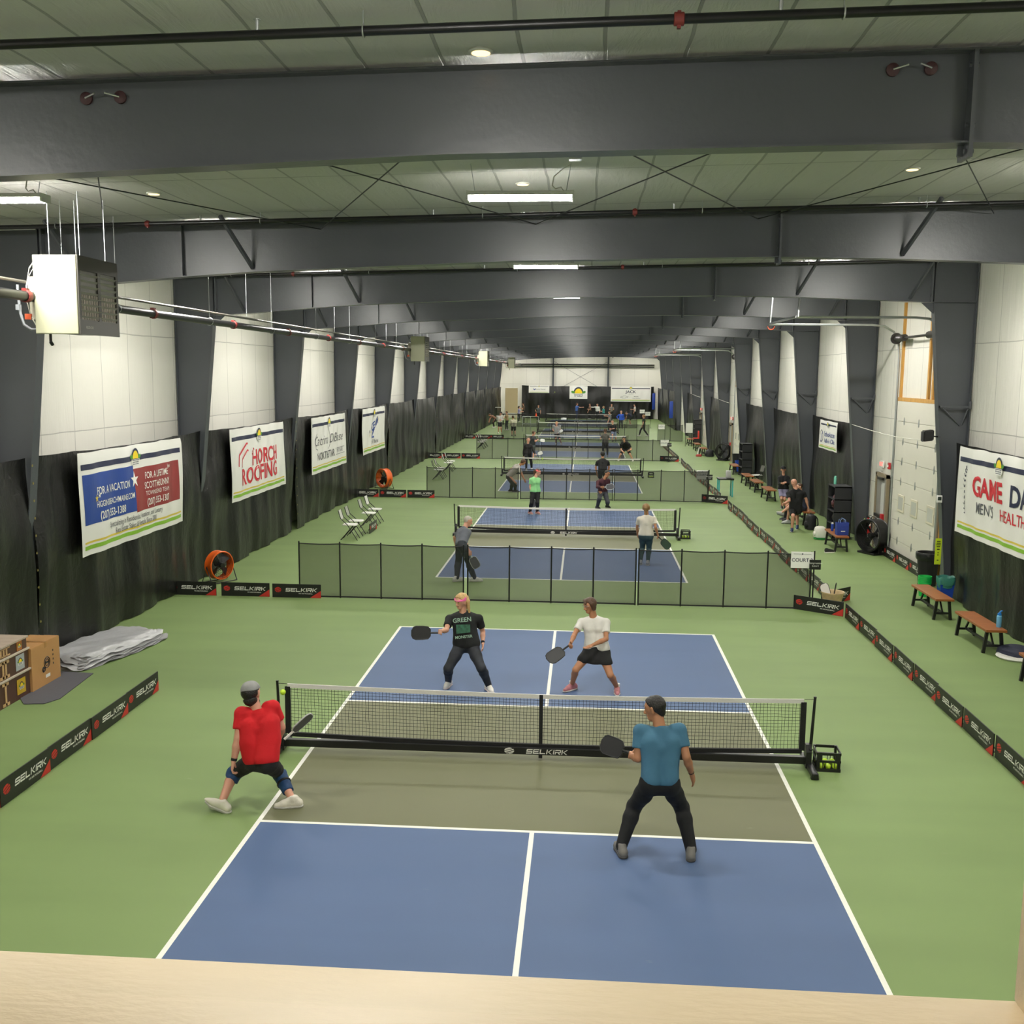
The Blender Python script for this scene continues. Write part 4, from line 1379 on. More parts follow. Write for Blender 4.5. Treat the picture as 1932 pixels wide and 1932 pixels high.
m = MB(); m.box(.0, .32, -.22, -.1, 1.1, 2.6, bev=.03); m.build('pad', mat('royal_blue_vinyl', '#1f3f9c', .5), t)
t = thing('column_pad', 'royal blue pad on the furthest steel column near the end curtain', 'pad', (7.9, 101.2, 0), 0, None)
m = MB(); m.box(.0, .32, -.22, -.1, 1.1, 2.9, bev=.03); m.build('pad', MATS['royal_blue_vinyl'], t)
# ------------------------------------------------------------------ curtains
def curtain_material():
    m = bpy.data.materials.new('black_vinyl_curtain')
    m.use_nodes = True
    nt = m.node_tree; N = nt.nodes.new; L = nt.links.new
    b = nt.nodes['Principled BSDF']
    b.inputs['Base Color'].default_value = (*lin('#161615'), 1)
    b.inputs['Roughness'].default_value = 0.34
    b.inputs['Specular IOR Level'].default_value = 0.45
    ge = N('ShaderNodeNewGeometry')
    mp = N('ShaderNodeMapping'); mp.inputs['Scale'].default_value = (1.5, 1.5, .5)
    L(ge.outputs['Position'], mp.inputs[0])
    n = N('ShaderNodeTexNoise'); n.inputs['Scale'].default_value = 1.3; n.inputs['Detail'].default_value = 4; n.inputs['Distortion'].default_value = .7
    L(mp.outputs[0], n.inputs['Vector'])
    n2 = N('ShaderNodeTexNoise'); n2.inputs['Scale'].default_value = 4.5; n2.inputs['Detail'].default_value = 4; n2.inputs['Distortion'].default_value = 1.5
    L(ge.outputs['Position'], n2.inputs['Vector'])
    a = N('ShaderNodeMath'); a.operation = 'MULTIPLY_ADD'; a.inputs[1].default_value = .28
    L(n2.outputs[0], a.inputs[0]); L(n.outputs[0], a.inputs[2])
    bp = N('ShaderNodeBump'); bp.inputs['Strength'].default_value = .6; bp.inputs['Distance'].default_value = .06
    L(a.outputs[0], bp.inputs['Height']); L(bp.outputs[0], b.inputs['Normal'])
    return m
M_CURT = curtain_material()
def curtain(p0, p1, ztop, sag, label, side, bow=0.0, seed=0, hang=7.62, group=None, bottom=.02, amp=.045):
    """p0,p1: floor points of the hanging line; side: unit vector into the hall"""
    p0, p1 = Vector((*p0, 0)), Vector((*p1, 0))
    L = (p1 - p0).length
    d = (p1 - p0) / L
    sd = Vector((*side, 0))
    rr = random.Random(seed)
    ph = [rr.uniform(0, 6.28) for _ in range(12)]
    nu, nv = max(8, int(L / .16)), 26
    m = MB()
    grid = []
    for i in range(nu + 1):
        s = L * i / nu
        hq = (s % hang) / hang
        zt = ztop - sag * math.sin(PI * hq) ** .8 - .015 * abs(math.sin(s * 2.1))
        row = []
        for j in range(nv + 1):
            f = j / nv
            z = bottom + (zt - bottom) * (1 - f)
            fold = amp * (.5 + .6 * f) * (math.sin(s * 3.1 + ph[0] + 1.2 * math.sin(f * 3 + ph[1])) + .6 * math.sin(s * 7.3 + ph[2] + 2 * f) + .3 * math.sin(s * 14 + ph[3] - 3 * f))
            # tension folds fanning out of the hanging points
            fan = .035 * math.exp(-((hq - round(hq)) * hang / (.35 + 1.3 * f)) ** 2) * math.sin(((s / hang) - round(s / hang)) * hang * 9 / (.4 + 1.1 * f)) * (1 - f * .6)
            swag = .05 * math.sin(PI * hq) * math.sin(f * PI) + .03 * math.sin(f * 9 + 3 * math.sin(PI * hq) + ph[4])
            o = fold + fan + swag + bow * math.sin(PI * hq) * f
            row.append(m.bm.verts.new(p0 + d * s + sd * o + Vector((0, 0, z))))
        grid.append(row)
    for i in range(nu):
        for j in range(nv):
            m._f([grid[i][j], grid[i + 1][j], grid[i + 1][j + 1], grid[i][j + 1]])
    t = thing('vinyl_curtain', label, 'curtain', (0, 0, 0), 0, group)
    m.build('sheet', M_CURT, t, fix=False, angle=80)
    return t, p0, d, sd, L
def grommets(t, p, sd, z1, n=11):
    m = MB()
    for k in range(n):
        z = z1 - .12 - k * (z1 - .35) / n
        c = Vector((p[0], p[1], z)) + sd * .10
        m.cyl(c, c + sd * .006, .022, n=8)
    m.build('grommet_row', mat('brass_grommet', '#b8a56a', .3, .9), t)
LCUR = [(-11.3, 3.33, 'sheet nearest the viewing gallery behind the podium blocks'), (3.33, 18.57, 'sheet carrying the blue and red banner'), (18.57, 33.81, 'sheet behind the far orange fan'), (33.81, 49.05, 'sheet past the signature banner beside the third court'), (49.05, 64.29, 'sheet beside the fourth court'), (64.29, 79.53, 'sheet beside the fifth court'), (79.53, 97.5, 'sheet running to the beige panel')]
for k, (a, b, lab) in enumerate(LCUR):
    r = curtain((-8.50, a + .03), (-8.50, b - .03), 3.53, .06, 'black vinyl curtain below the heater pipe, ' + lab, (1, 0), 0, k, group='curtains below the heater pipe')
    if k < 4: grommets(r[0], (-8.50, b - .08), r[3], 3.5)
RCUR = [(-11.3, 10.80, 8.78, 'black vinyl curtain behind the two benches at the near end of the walkway'), (18.72, 26.05, 8.95, 'black vinyl curtain behind the open shelf with the mint bottle'),
        (26.3, 41.3, 8.90, 'black vinyl curtain behind the row of empty benches'), (49.2, 56.55, 8.85, 'black vinyl curtain beyond the second roller door'),
        (64.4, 71.8, 8.85, 'black vinyl curtain behind the easel board'), (79.6, 87.0, 8.6, 'black vinyl curtain beyond the padded column'), (87.2, 102, 8.6, 'black vinyl curtain running to the end wall')]
for k, (a, b, x, lab) in enumerate(RCUR):
    curtain((x, a), (x, b), 3.53, .08, lab, (-1, 0), 0, 20 + k, hang=(b - a) if b - a < 9 else 7.62, group=None, amp=.035)
curtain((-6.5, 101.85), (8.1, 101.85), 3.62, .05, 'black vinyl curtain across the end wall under three banners', (0, -1), .05, 50, hang=7.3)

# ------------------------------------------------------------------ banners
M_BANN = mat('white_banner_vinyl', '#e9e7e2', 0.5, bump=.25, bscale=2.2, stretch=(1.5, 1.5, .5), coords='World')
M_NAVYB = mat('royal_blue_print', '#173f8f', .55)
M_REDB = mat('brick_red_print', '#8e2b2b', .55)
M_CRIM = mat('crimson_print', '#c8202f', .55)
M_LIMEP = mat('lime_green_print', '#86b833', .55)
M_YELP = mat('mustard_print', '#d9c14a', .55)
M_GREYP = mat('grey_print', '#55565c', .55)
def wav(u, z, k):
    return .014 * math.sin(u * 4.3 + k + z * 1.5) + .012 * math.sin(u * 9.1 + 2 * k - z * 2.5) + .02 * math.sin(z * 2.2 + k)
class Banner:
    def __init__(self, label, loc, rz, W, H, seed=0, stripes=True):
        self.t = thing('banner', label, 'banner', loc, rz, None)
        self.W, self.H, self.k = W, H, seed
        m = MB()
        nu, nv = int(W / .09), int(H / .12)
        g = [[m.bm.verts.new((-W / 2 + W * i / nu, wav(-W / 2 + W * i / nu, -H * j / nv, seed) + (.02 * abs(math.sin(i * .35)) if j == 0 else 0), -H * j / nv - (.012 * abs(math.sin(i * .23)) if j == 0 else 0))) for j in range(nv + 1)] for i in range(nu + 1)]
        for i in range(nu):
            for j in range(nv):
                m._f([g[i][j], g[i][j + 1], g[i + 1][j + 1], g[i + 1][j]])
        m.build('sheet', M_BANN, self.t, fix=False, angle=80)
        if stripes:
            self.rect('navy_stripe', -W / 2 + .1, W / 2 - .1, -.17 * H, -.115 * H, M_NAVY)
            self.rect('yellow_stripe', -W / 2 + .1, W / 2 - .1, -.885 * H, -.865 * H, M_YELP)
            self.rect('green_stripe', -W / 2 + .1, W / 2 - .1, -.945 * H, -.905 * H, M_LIMEP)
            emblem(.115 * H, self.t, (0, wav(0, -.14 * H, seed) - .022, -.145 * H))
    def rect(self, name, u0, u1, z0, z1, m_, off=.004):
        m = MB(); n = max(1, int((u1 - u0) / .09)); q = max(1, int((z1 - z0) / .12))
        g = [[m.bm.verts.new((u0 + (u1 - u0) * i / n, 0, z0 + (z1 - z0) * j / q)) for j in range(q + 1)] for i in range(n + 1)]
        for i in range(n):
            for j in range(q): m._f([g[i][j], g[i + 1][j], g[i + 1][j + 1], g[i][j + 1]])
        return self.add(name, m, m_, off)
    def add(self, name, m, m_, off=.008):
        for v in m.bm.verts:
            v.co.y = wav(v.co.x, v.co.z, self.k) - off + v.co.y * 0
        return m.build(name, m_, self.t, fix=False, smooth=False)
    def text(self, s, u, z, size, m_, sx=1.0, bold=.008, shear=0, off=.009, rot=0, name='lettering'):
        me = text_mesh(s, size, bold=bold, shear=shear)
        m = MB(); m.mesh(me, Matrix.Translation((u, 0, z)) @ Matrix.Rotation(rot, 4, 'Y') @ Matrix.Diagonal((sx, 1, 1, 1)))
        return self.add(name, m, m_, off)
    def line(self, pts, w, m_, name='drawn_line', off=.009):
        m = MB()
        for (a, b), (c, d) in zip(pts, pts[1:]):
            v = Vector((c - a, 0, d - b)); L = v.length or 1e-6; n = Vector((-v.z, 0, v.x)) / L * w / 2
            m.poly([Vector((a, 0, b)) - n, Vector((c, 0, d)) - n, Vector((c, 0, d)) + n, Vector((a, 0, b)) + n])
        return self.add(name, m, m_, off)
    def star(self, u, z, r, m_, off=.009):
        m = MB()
        for i in range(5):
            a = PI / 2 + 2 * PI * i / 5
            a1, a2 = a - PI / 5, a + PI / 5
            m.poly([(u, 0, z), (u + r * .36 * math.cos(a1), 0, z + r * .36 * math.sin(a1)), (u + r * math.cos(a), 0, z + r * math.sin(a)), (u + r * .36 * math.cos(a2), 0, z + r * .36 * math.sin(a2))])
        return self.add('star', m, m_, off)
BX = -8.33
b = Banner('large white banner with blue and red halves and phone numbers', (BX, 6.92, 3.47), PI / 2, 4.6, 1.85, 1)
b.rect('blue_panel', -2.18, -.12, -1.30, -.40, M_NAVYB); b.rect('red_panel', -.12, 2.1, -1.33, -.47, M_REDB)
b.text('FOR A VACATION', -1.02, -.74, .20, M_WPRINT, .82); b.text('HIGGINSBEACHMAINE.COM', -.95, -.98, .155, M_WPRINT, .80); b.text('(207) 553-1388', -1.1, -1.19, .20, M_WPRINT, .85, .016)
b.text('FOR A LIFETIME', .95, -.66, .19, M_WPRINT, .8); b.text('SCOTT   SUNNY', .95, -.86, .19, M_WPRINT, .82); b.star(.95, -.86, .08, M_WPRINT)
b.text('TOWNSEND TEAM', .95, -1.02, .125, M_WPRINT, 1.0, .0); b.text('(207) 553-1307', .95, -1.2, .19, M_WPRINT, .85, .016)
b.text('Specializing in Residential, Vacation, and Luxury', -.05, -1.42, .15, M_GREYP, .82, .002); b.text('Real Estate Sales & Rentals Since 2001', -.05, -1.56, .15, M_GREYP, .82, .002)
b.star(-.12, -.68, .17, M_WPRINT); b.star(-1.72, -.86, .08, M_YELP); b.star(-1.6, -.82, .05, M_WPRINT); b.text('kw', 1.55, -.55, .12, M_WPRINT, 1, .01)
b = Banner('square white banner with crimson roof outline and roofing lettering', (BX, 14.67, 3.47), PI / 2, 4.6, 1.85, 2)
b.text('HORCH', .45, -.86, .56, M_CRIM, 1.15, .022, .1); b.text('ROOFING', -.05, -1.30, .58, M_CRIM, 1.2, .022, .1)
b.line([(-1.75, -.98), (-1.65, -.7), (-1.0, -.42), (-.45, -.62)], .05, M_CRIM); b.line([(-1.5, -1.02), (-1.42, -.82), (-.98, -.6), (-.6, -.75)], .04, M_CRIM)
b = Banner('white banner with thin grey handwritten name above mortgage lettering', (BX, 22.4, 3.43), PI / 2, 4.8, 1.85, 3)
b.text('Catrina DiBiase', -.05, -.82, .46, M_GREYP, 1.35, -.006, .35); b.text('NORTHSTAR', -.5, -1.34, .36, M_GREYP, 1.1, .006); b.text('MORTGAGE', 1.4, -1.3, .19, M_GREYP, 1.0, .0)
b.line([(-1.6, -.55), (-1.9, -.75), (-1.85, -1.05), (-1.5, -1.1)], .02, M_GREYP); b.line([(.0, -.45), (.2, -.9), (-.1, -1.15)], .02, M_GREYP); b.line([(.75, -1.2), (2.1, -1.2)], .015, M_GREYP); b.line([(.75, -1.42), (2.1, -1.42)], .015, M_GREYP)
b = Banner('narrow looking white banner with tilted blue lettering next to the bare curtain', (BX, 30.0, 3.46), PI / 2, 4.6, 1.85, 4)
b.text('TEAM', .15, -.72, .42, M_NAVYB, 1.2, .02, .2, rot=-.25); b.text('Z', -.25, -1.1, .5, M_NAVYB, 1.4, .03, .2); b.line([(-.9, -1.0), (-.35, -.82)], .12, M_NAVY); b.line([(-.9, -1.15), (-.4, -1.0)], .1, M_YELP)
b.text('of Maine', .1, -1.42, .25, M_GREYP, 1.4, 0, .2); b.line([(.6, -.42), (.9, -.52), (.7, -.62)], .06, M_YELP)
b = Banner('large white banner with red and black capitals inside a laurel', (8.56, 7.69, 3.47), -PI / 2, 4.58, 1.85, 5)
b.text('GAME', -.62, -.78, .56, M_CRIM, 1.0, .03); b.text('DAY', 1.05, -.78, .56, M_NAVY, 1.0, .03); b.text("MEN'S", -.75, -1.2, .32, M_GREYP, 1.0, .004); b.text('HEALTH', .6, -1.2, .32, M_CRIM, 1.0, .004)
m = MB()
for s in (-1, 1):
    for k in range(10):
        a = -1.1 + 2.2 * k / 9
        cx, cz = s * (1.72 + .22 * math.cos(a)), -.92 + .52 * math.sin(a)
        for q in (-1, 1):
            t_ = a + PI / 2 + q * .6
            dx, dz = .09 * math.cos(t_), .09 * math.sin(t_)
            m.poly([(cx, 0, cz), (cx + s * dx * .5 - .02, 0, cz + dz * .5 + .02), (cx + s * dx, 0, cz + dz), (cx + s * dx * .5 + .02, 0, cz + dz * .5 - .02)])
b.add('laurel', m, M_NAVY)
b = Banner('small white clinic banner hung on the curtain above the open shelf', (8.78, 22.85, 3.42), -PI / 2, 2.6, .98, 6)
b.text('OrthoAccess', .2, -.46, .24, M_NAVYB, 1.25, .006); b.text('Walk-In Clinic', .25, -.68, .21, M_NAVYB, 1.3, .006)
pts = [(-.95 + .2 * math.cos(2 * PI * i / 20), -.55 + .2 * math.sin(2 * PI * i / 20)) for i in range(21)]
b.line(pts, .03, M_NAVY); b.line([(-.95, -.75), (-.9, -.5), (-.75, -.4)], .03, M_NAVYB)
b = Banner('wide low white banner at the beige panel end of the end curtain', (-4.58, 101.68, 3.62), 0, 2.28, .82, 7)
b.text('Family Dental', .15, -.42, .2, M_GREYP, 1.0, 0); b.line([(-.62, -.36), (-.5, -.5), (-.38, -.36)], .09, M_NAVYB)
b = Banner('white banner with a large yellow domed badge in the middle of the end curtain', (-.2, 101.68, 3.6), 0, 1.98, 1.42, 8, stripes=False)
emblem(.72, b.t, (0, -.03, -.80))
b = Banner('widest white banner on the end curtain with navy capitals and car badge outline', (5.57, 101.68, 3.62), 0, 4.4, 1.68, 9)
b.text('JACK', .0, -.62, .42, M_NAVY, 1.15, .02); b.text('CHEVROLET', .0, -.86, .09, M_GREYP, 1.2, 0); b.text('MAINE', .6, -1.13, .14, M_GREYP, 1.2, .006); b.text('Chevy Dealers', .6, -1.32, .13, M_GREYP, 1.2, .002)
b.line([(-1.05, -1.12), (-.85, -1.12), (-.83, -1.06), (-.5, -1.06), (-.5, -1.12), (-.28, -1.12), (-.36, -1.24), (-.56, -1.24), (-.58, -1.30), (-.91, -1.30), (-.91, -1.24), (-1.12, -1.24), (-1.05, -1.12)], .028, M_GREYP)

# ------------------------------------------------------------------ roller doors, exit doors
M_DOORP = mat('off_white_steel_panel', '#dcd8cc', .45, var=.03)
M_STUD = mat('bare_pine_stud', '#c7964c', .6, var=.2, vscale=4, stretch=(6, 6, .6))
M_GREYD = mat('grey_door_paint', '#86847f', .5)
M_TAN = mat('tan_door_frame', '#8b7d66', .5)
def roller_door(n, y0, y1):
    t = thing('door_%d' % n, 'white sectional roller door with small square windows', None, (0, 0, 0), 0, None, 'structure')
    X = WX - .07
    H = 4.28
    for k in range(8):
        z0 = k * H / 8
        m = MB(); m.box(X, X + .05, y0, y1, z0 + .004, z0 + H / 8 - .004, bev=.006); m.build('panel', M_DOORP, t, smooth=False)
    for k in range(1, 8):
        m = MB()
        for yy in (y0 + .45, (y0 + y1) / 2, y1 - .6):
            z = k * H / 8
            m.prism([(X - .008, yy - .02, z - .09), (X - .008, yy + .02, z - .09), (X - .008, yy + .05, z), (X - .008, yy + .012, z + .11), (X - .008, yy - .012, z + .11), (X - .008, yy - .05, z)], (.01, 0, 0))
        m.build('hinge', M_GALV, t, smooth=False)
    for yy in (y0 + .5, y0 + 1.75, y1 - .75):
        m = MB(); m.box(X - .02, X, yy - .27, yy + .27, 1.34, 1.80, bev=.01); m.build('window_frame', mat('cream_window_frame', '#d9d2bd', .4), t, smooth=False)
        m = MB(); m.box(X - .024, X - .02, yy - .2, yy + .2, 1.40, 1.74); m.build('window_pane', mat('pale_frosted_pane', '#c9c9c2', .25), t, smooth=False)
    m = MB(); m.box(X - .05, X, y0 - .06, y0, 0, 5.4); m.build('track', M_GALV, t, smooth=False)
    for yy in (y0 - .03, y1 + .05):
        m = MB()
        pts = [(X - .04, yy, 0), (X - .04, yy, 5.5), (X - .08, yy, 5.85), (X - .22, yy, 6.13), (X - .48, yy, 6.28), (X - .8, yy, 6.31), (5.45, yy, 6.31)]
        m.tube(pts, .032, 6); m.build('track', M_GALV, t)
        m = MB(); m.bar((5.47, yy, 6.31), (5.52, yy, zbot(5.5) + .55), .07, .035); m.build('hanger', M_GALV, t, smooth=False)
    m = MB(); m.box(5.42, 5.47, y0, y1, 6.29, 6.34); m.build('back_bar', M_GALV, t, smooth=False)
    m = MB(); m.cyl((X - .16, y0, 5.95), (X - .16, y1, 5.95), .03, n=10)
    for yy in (y0 + .6, y1 - .4): m.cyl((X - .16, yy - .35, 5.95), (X - .16, yy + .35, 5.95), .09, n=14)
    for yy in (y0, y1): m.cyl((X - .16, yy - .03, 5.95), (X - .16, yy + .03, 5.95), .15, n=18)
    m.build('spring_shaft', mat('dark_spring_steel', '#4a4745', .4, .7), t)
    for k, yy in enumerate((y1 - .02, y0 + 1.35, y0 + 1.0, y0 - .12)):
        m = MB(); m.box(WX - .06, WX, yy - .05, yy + .05, H if k in (1, 2) else (H if k == 0 else 0), 6.9); m.build('stud', M_STUD, t, smooth=False)
    m = MB(); m.box(WX - .07, WX, y0 - .1, y1 + .1, H, H + .1); m.build('header', M_STUD, t, smooth=False)
    m = MB()
    r0 = Vector((5.5, y1 + .05, 6.26))
    m.tube([r0 + Vector((-.09 * math.cos(a), 0, -.09 * math.sin(a))) for a in [PI * i / 10 for i in range(11)]], .012, 6)
    m.build('loop', mat('orange_grip', '#d9552f', .5), t)
    return t
roller_door(1, 12.35, 15.95); roller_door(2, 42.6, 46.2); roller_door(3, 58.0, 61.6)
def exit_door(n, y0, y1, sign=True):
    t = thing('door_%d' % n, 'grey exit door with narrow window and red push bar', None, (0, 0, 0), 0, None, 'structure')
    X = WX - .03
    m = MB(); m.box(X - .08, X, y0 - .1, y0, 0, 2.2); m.box(X - .08, X, y1, y1 + .1, 0, 2.2); m.box(X - .08, X, y0 - .1, y1 + .1, 2.1, 2.2); m.build('door_frame', M_TAN, t, smooth=False)
    m = MB(); m.box(X - .05, X, y0, y1, 0.01, 2.1); m.build('door_leaf', M_GREYD, t, smooth=False)
    m = MB(); m.box(X - .054, X - .05, y0 + .2, y0 + .5, 1.05, 1.95); m.build('window_pane', mat('pale_pane', '#cfd0cc', .2), t, smooth=False)
    m = MB(); m.box(X - .13, X - .06, y0 + .08, y1 - .08, .95, 1.03); m.build('push_bar', MATS['dark_spring_steel'], t, smooth=False)
    m = MB(); m.box(X - .135, X - .06, y0 + .05, y0 + .2, .9, 1.08); m.build('alarm_box', mat('alarm_red', '#c1272d', .4), t, smooth=False)
    m = MB(); m.box(X - .12, X - .05, (y0 + y1) / 2 - .2, (y0 + y1) / 2 + .25, 2.02, 2.08); m.build('closer', MATS['dark_spring_steel'], t, smooth=False)
    return t
exit_door(4, 16.55, 17.5); exit_door(5, 47.1, 48.0); exit_door(6, 63.0, 63.9)
for k, y in enumerate((17.2, 47.7, 63.5)):
    w = ['nearest the viewing gallery', 'beside the second roller door', 'furthest along the walkway'][k]
    t = thing('exit_sign', 'white exit sign with red lettering over the door ' + w, 'sign', (WX - .03, y, 2.45), -PI / 2, None)
    m = MB(); m.box(-.16, .16, -.05, 0, -.1, .1, bev=.01); m.build('case', M_WPLAS, t)
    me = text_mesh('EXIT', .15, bold=.02); me.materials.append(mat('exit_red', '#ff5a52', .5, emit=1.2)); link('lettering', me, t, (0, -.052, 0))
    t = thing('alarm_strobe', 'red alarm strobe on the wall beside the exit sign ' + w, 'alarm', (WX - .03, y - .7, 2.46), -PI / 2, None)
    m = MB(); m.box(-.07, .07, -.06, 0, -.09, .09, bev=.012); m.build('case', MATS['alarm_red'], t)
    m = MB(); m.box(-.04, .04, -.075, -.06, -.03, .03); m.build('lens', M_WPLAS, t, smooth=False)

# brackets, ropes on the door side columns
for k in range(2, 13):
    y = FR[k]
    t = thing('column_bracket', 'dark steel bracket arm on a walkway column, in line with %s' % ['', '', 'the near curtain end', 'the fire extinguisher', 'the clinic banner end', 'the black shelf', 'the far black fan', 'the second exit door', 'the far bins', 'the distant benches', 'the easel board', 'the padded column', 'the last court'][k], 'bracket', (0, y, 4.28), 0, 'bracket arms on the walkway columns')
    m = MB(); m.box(8.36, 9.0, -.16, -.12, -.02, .02); m.box(8.98, 9.03, -.18, -.10, -.04, .12); m.box(8.36, 8.40, -.14, 0, -.02, .02); m.build('arm', M_STEEL, t, smooth=False)
    m = MB(); m.bar((8.42, -.13, -.02), (8.86, -.02, -.42), .03, .03); m.bar((8.99, -.13, -.02), (8.90, -.02, -.4), .03, .03); m.build('brace', M_STEEL, t, smooth=False)
for k, (a, b_) in enumerate(((10.95, 18.57), (41.43, 49.05), (56.67, 64.29))):
    m = MB(); m.tube([(8.42 + .18 * math.sin(PI * i / 12), a + (b_ - a) * i / 12, 3.52 - .14 * math.sin(PI * i / 12)) for i in range(13)], .010, 6)
    tag(m.build('curtain_rope', M_CORDW), 'white rope strung between columns across the %s roller door bay' % ORD[k], 'rope')

# ------------------------------------------------------------------ overhead pipes, heaters, rods
t = thing('sprinkler_main', 'long black sprinkler main hung under the beams beside the heaters', 'pipe', (0, 0, 0), 0, None)
m = MB(); m.cyl((-6.5, -11.3, 5.83), (-6.5, 101, 5.83), .062, n=14); m.build('pipe', M_BLACKPIPE, t)
for k in range(28):
    y = -9 + 3.81 * k
    m = MB(); m.lathe([(.066, -.04), (.08, -.035), (.08, .035), (.066, .04)], (-6.5, y + 1.3, 5.83), 'y', 12, cap=False)
    m.box(-6.53, -6.47, y + 1.26, y + 1.34, 5.89, 5.925)
    m.build('coupling', M_REDP, t)
    m = MB(); m.tube([(-6.5 + .07 * math.cos(a), y, 5.83 + .07 * math.sin(a)) for a in [2 * PI * i / 14 for i in range(15)]], .006, 5, cap=False)
    m.cyl((-6.5, y, 5.90), (-6.5, y, zroof(-6.5) - .02), .006, n=5); m.build('hanger', M_GALV, t)
t = thing('gas_pipe', 'thin steel gas pipe running above the black sprinkler main', 'pipe', (0, 0, 0), 0, None)
m = MB(); m.cyl((-6.62, -11.3, 6.02), (-6.62, 101, 6.02), .022, n=8); m.build('pipe', mat('dull_gas_pipe', '#6f6c66', .4, .6), t)
for k in range(14):
    m = MB(); m.cyl((-6.62, 1.1 + 7.62 * k, 6.04), (-6.62, 1.1 + 7.62 * k, zroof(-6.6)), .005, n=5); m.build('hanger', M_GALV, t)
M_HEATF = mat('cream_heater_panel', '#aeae93', .5, .0, var=.02)
M_HEATD = mat('dark_heater_grille', '#4c4a44', .4, .2)
def heater(y, label):
    t = thing('unit_heater', label, 'heater', (-6.17, y, 5.37), 0, 'cream unit heaters along the sprinkler main')
    m = MB(); m.box(-.29, .27, -.012, .02, 0, .98, bev=.01); m.build('front_panel', M_HEATF, t, smooth=False)
    m = MB(); m.box(-.27, .27, .02, 1.08, .02, .97, bev=.01); m.build('case', mat('grey_heater_case', '#6b6962', .4, .2), t, smooth=False)
    m = MB(); m.box(.265, .29, .0, 1.1, .0, .18); m.box(.265, .29, .0, 1.1, .80, .98); m.box(.265, .29, 0, .06, .18, .80); m.box(.265, .29, 1.04, 1.1, .18, .80); m.box(.265, .29, .52, .6, .18, .80); m.build('grille_frame', M_HEATD, t, smooth=False)
    for k in range(8):
        m = MB(); z = .22 + .075 * k; m.bar((.285, .05, z), (.285, 1.06, z), .004, .03, (.5, 0, 1)); m.build('louvre', mat('bright_louvre', '#9a9686', .35, .6), t, smooth=False)
    m = MB(); m.box(.262, .266, .06, 1.04, .18, .80); m.build('dark_opening', M_RUB, t, smooth=False)
    m = MB()
    for k in range(14): m.cyl((.272, .1 + .068 * k, .19), (.272, .1 + .068 * k, .5), .014, n=6)
    m.build('heat_tube', mat('warm_grey_tube', '#8f877c', .4, .5), t)
    m = MB(); m.box(-.42, -.27, .1, .8, .18, .72, bev=.01); m.build('control_box', mat('pale_control_box', '#bdb8a6', .5), t, smooth=False)
    m = MB()
    for a in (0.25, .95):
        for x in (-.2, .2): m.cyl((x, a, .97), (x, a, zroof(-6.7) - 5.39), .006, n=5)
    m.build('hanger_rod', M_GALV, t)
    m = MB(); m.tube([(-.26, .05, .95), (-.36, .04, .82), (-.40, .02, .6), (-.39, 0, .4), (-.36, .02, .22), (-.28, .02, .08)], .007, 6); m.tube([(-.28, .04, .86), (-.38, .03, .7), (-.37, .02, .3)], .006, 6); m.build('wire', M_CORDW, t)
    m = MB(); m.tube([(-.28, .15, .06), (-.42, .12, .06), (-.5, .1, .12), (-.54, .1, .26), (-.56, .1, .5), (-.56, .1, .62)], .018, 8); m.box(-.585, -.535, .07, .13, .3, .37); m.build('gas_hose', mat('grey_gas_hose', '#8d9196', .4, .4), t)
    m = MB(); m.box(-.43, -.35, .0, .03, .18, .25); m.build('warning_tag', mat('orange_red_tag', '#d8603c', .5), t, smooth=False)
    m = MB(); m.cyl((-.17, .12, -.1), (-.17, .12, .02), .018, n=8); m.cyl((-.17, .12, -.1), (-.17, .16, -.13), .022, n=8); m.build('drain_stub', M_BLACK, t)
    me = text_mesh('REZNOR', .05, bold=.006); me.transform(Matrix.Rotation(PI / 2, 4, 'Z')); me.materials.append(mat('pale_badge', '#a5a295', .4)); link('name_plate', me, t, (.292, .25, .09))
for y, lab in ((.05, 'large cream unit heater hung nearest the viewing gallery'), (28.2, 'cream unit heater second along the black sprinkler main'), (54.6, 'cream unit heater third along the black sprinkler main'), (80.5, 'cream unit heater hung nearest the end wall')):
    heater(y, lab)
for k in range(14):
    y = FR[k] - .85
    if k == 0: y = -5.55
    t = thing('sprinkler_pipe', 'thin black sprinkler branch pipe crossing under the ceiling at one frame', 'pipe', (0, y, 0), 0, 'sprinkler branch pipes under the ceiling')
    zz = lambda x: zroof(x) - .13
    m = MB(); m.tube([(-8.9, 0, zz(-8.9)), (8.9, 0, zz(8.9))], .032, 10); m.build('pipe', M_BLACKPIPE, t)
    m = MB()
    for x in (1.05 + .1 * (k % 3), -6.0): m.lathe([(.034, -.035), (.044, -.03), (.044, .03), (.034, .035)], (x, 0, zz(x)), 'x', 12, cap=False); m.box(x - .012, x + .012, -.015, .015, zz(x) - .06, zz(x) + .05)
    m.build('coupling', M_REDP, t)
    m = MB()
    for x in (-7.4, -4.3, -1.03, 2.1, 5.2, 7.9): m.cyl((x, 0, zz(x)), (x, 0, zroof(x)), .005, n=5); m.tube([(x, .04 * math.cos(a), zz(x) + .04 * math.sin(a)) for a in [2 * PI * i / 12 for i in range(13)]], .006, 5, cap=False)
    m.build('hanger', M_GALV, t)
    m = MB()
    for x in (-5.2, -1.75, 1.7, 5.1): m.cyl((x, 0, zz(x) + .02), (x, 0, zz(x) + .095), .014, n=8); m.cyl((x, 0, zz(x) + .095), (x, 0, zz(x) + .1), .024, n=8)
    m.build('sprinkler_head', M_GALV, t)
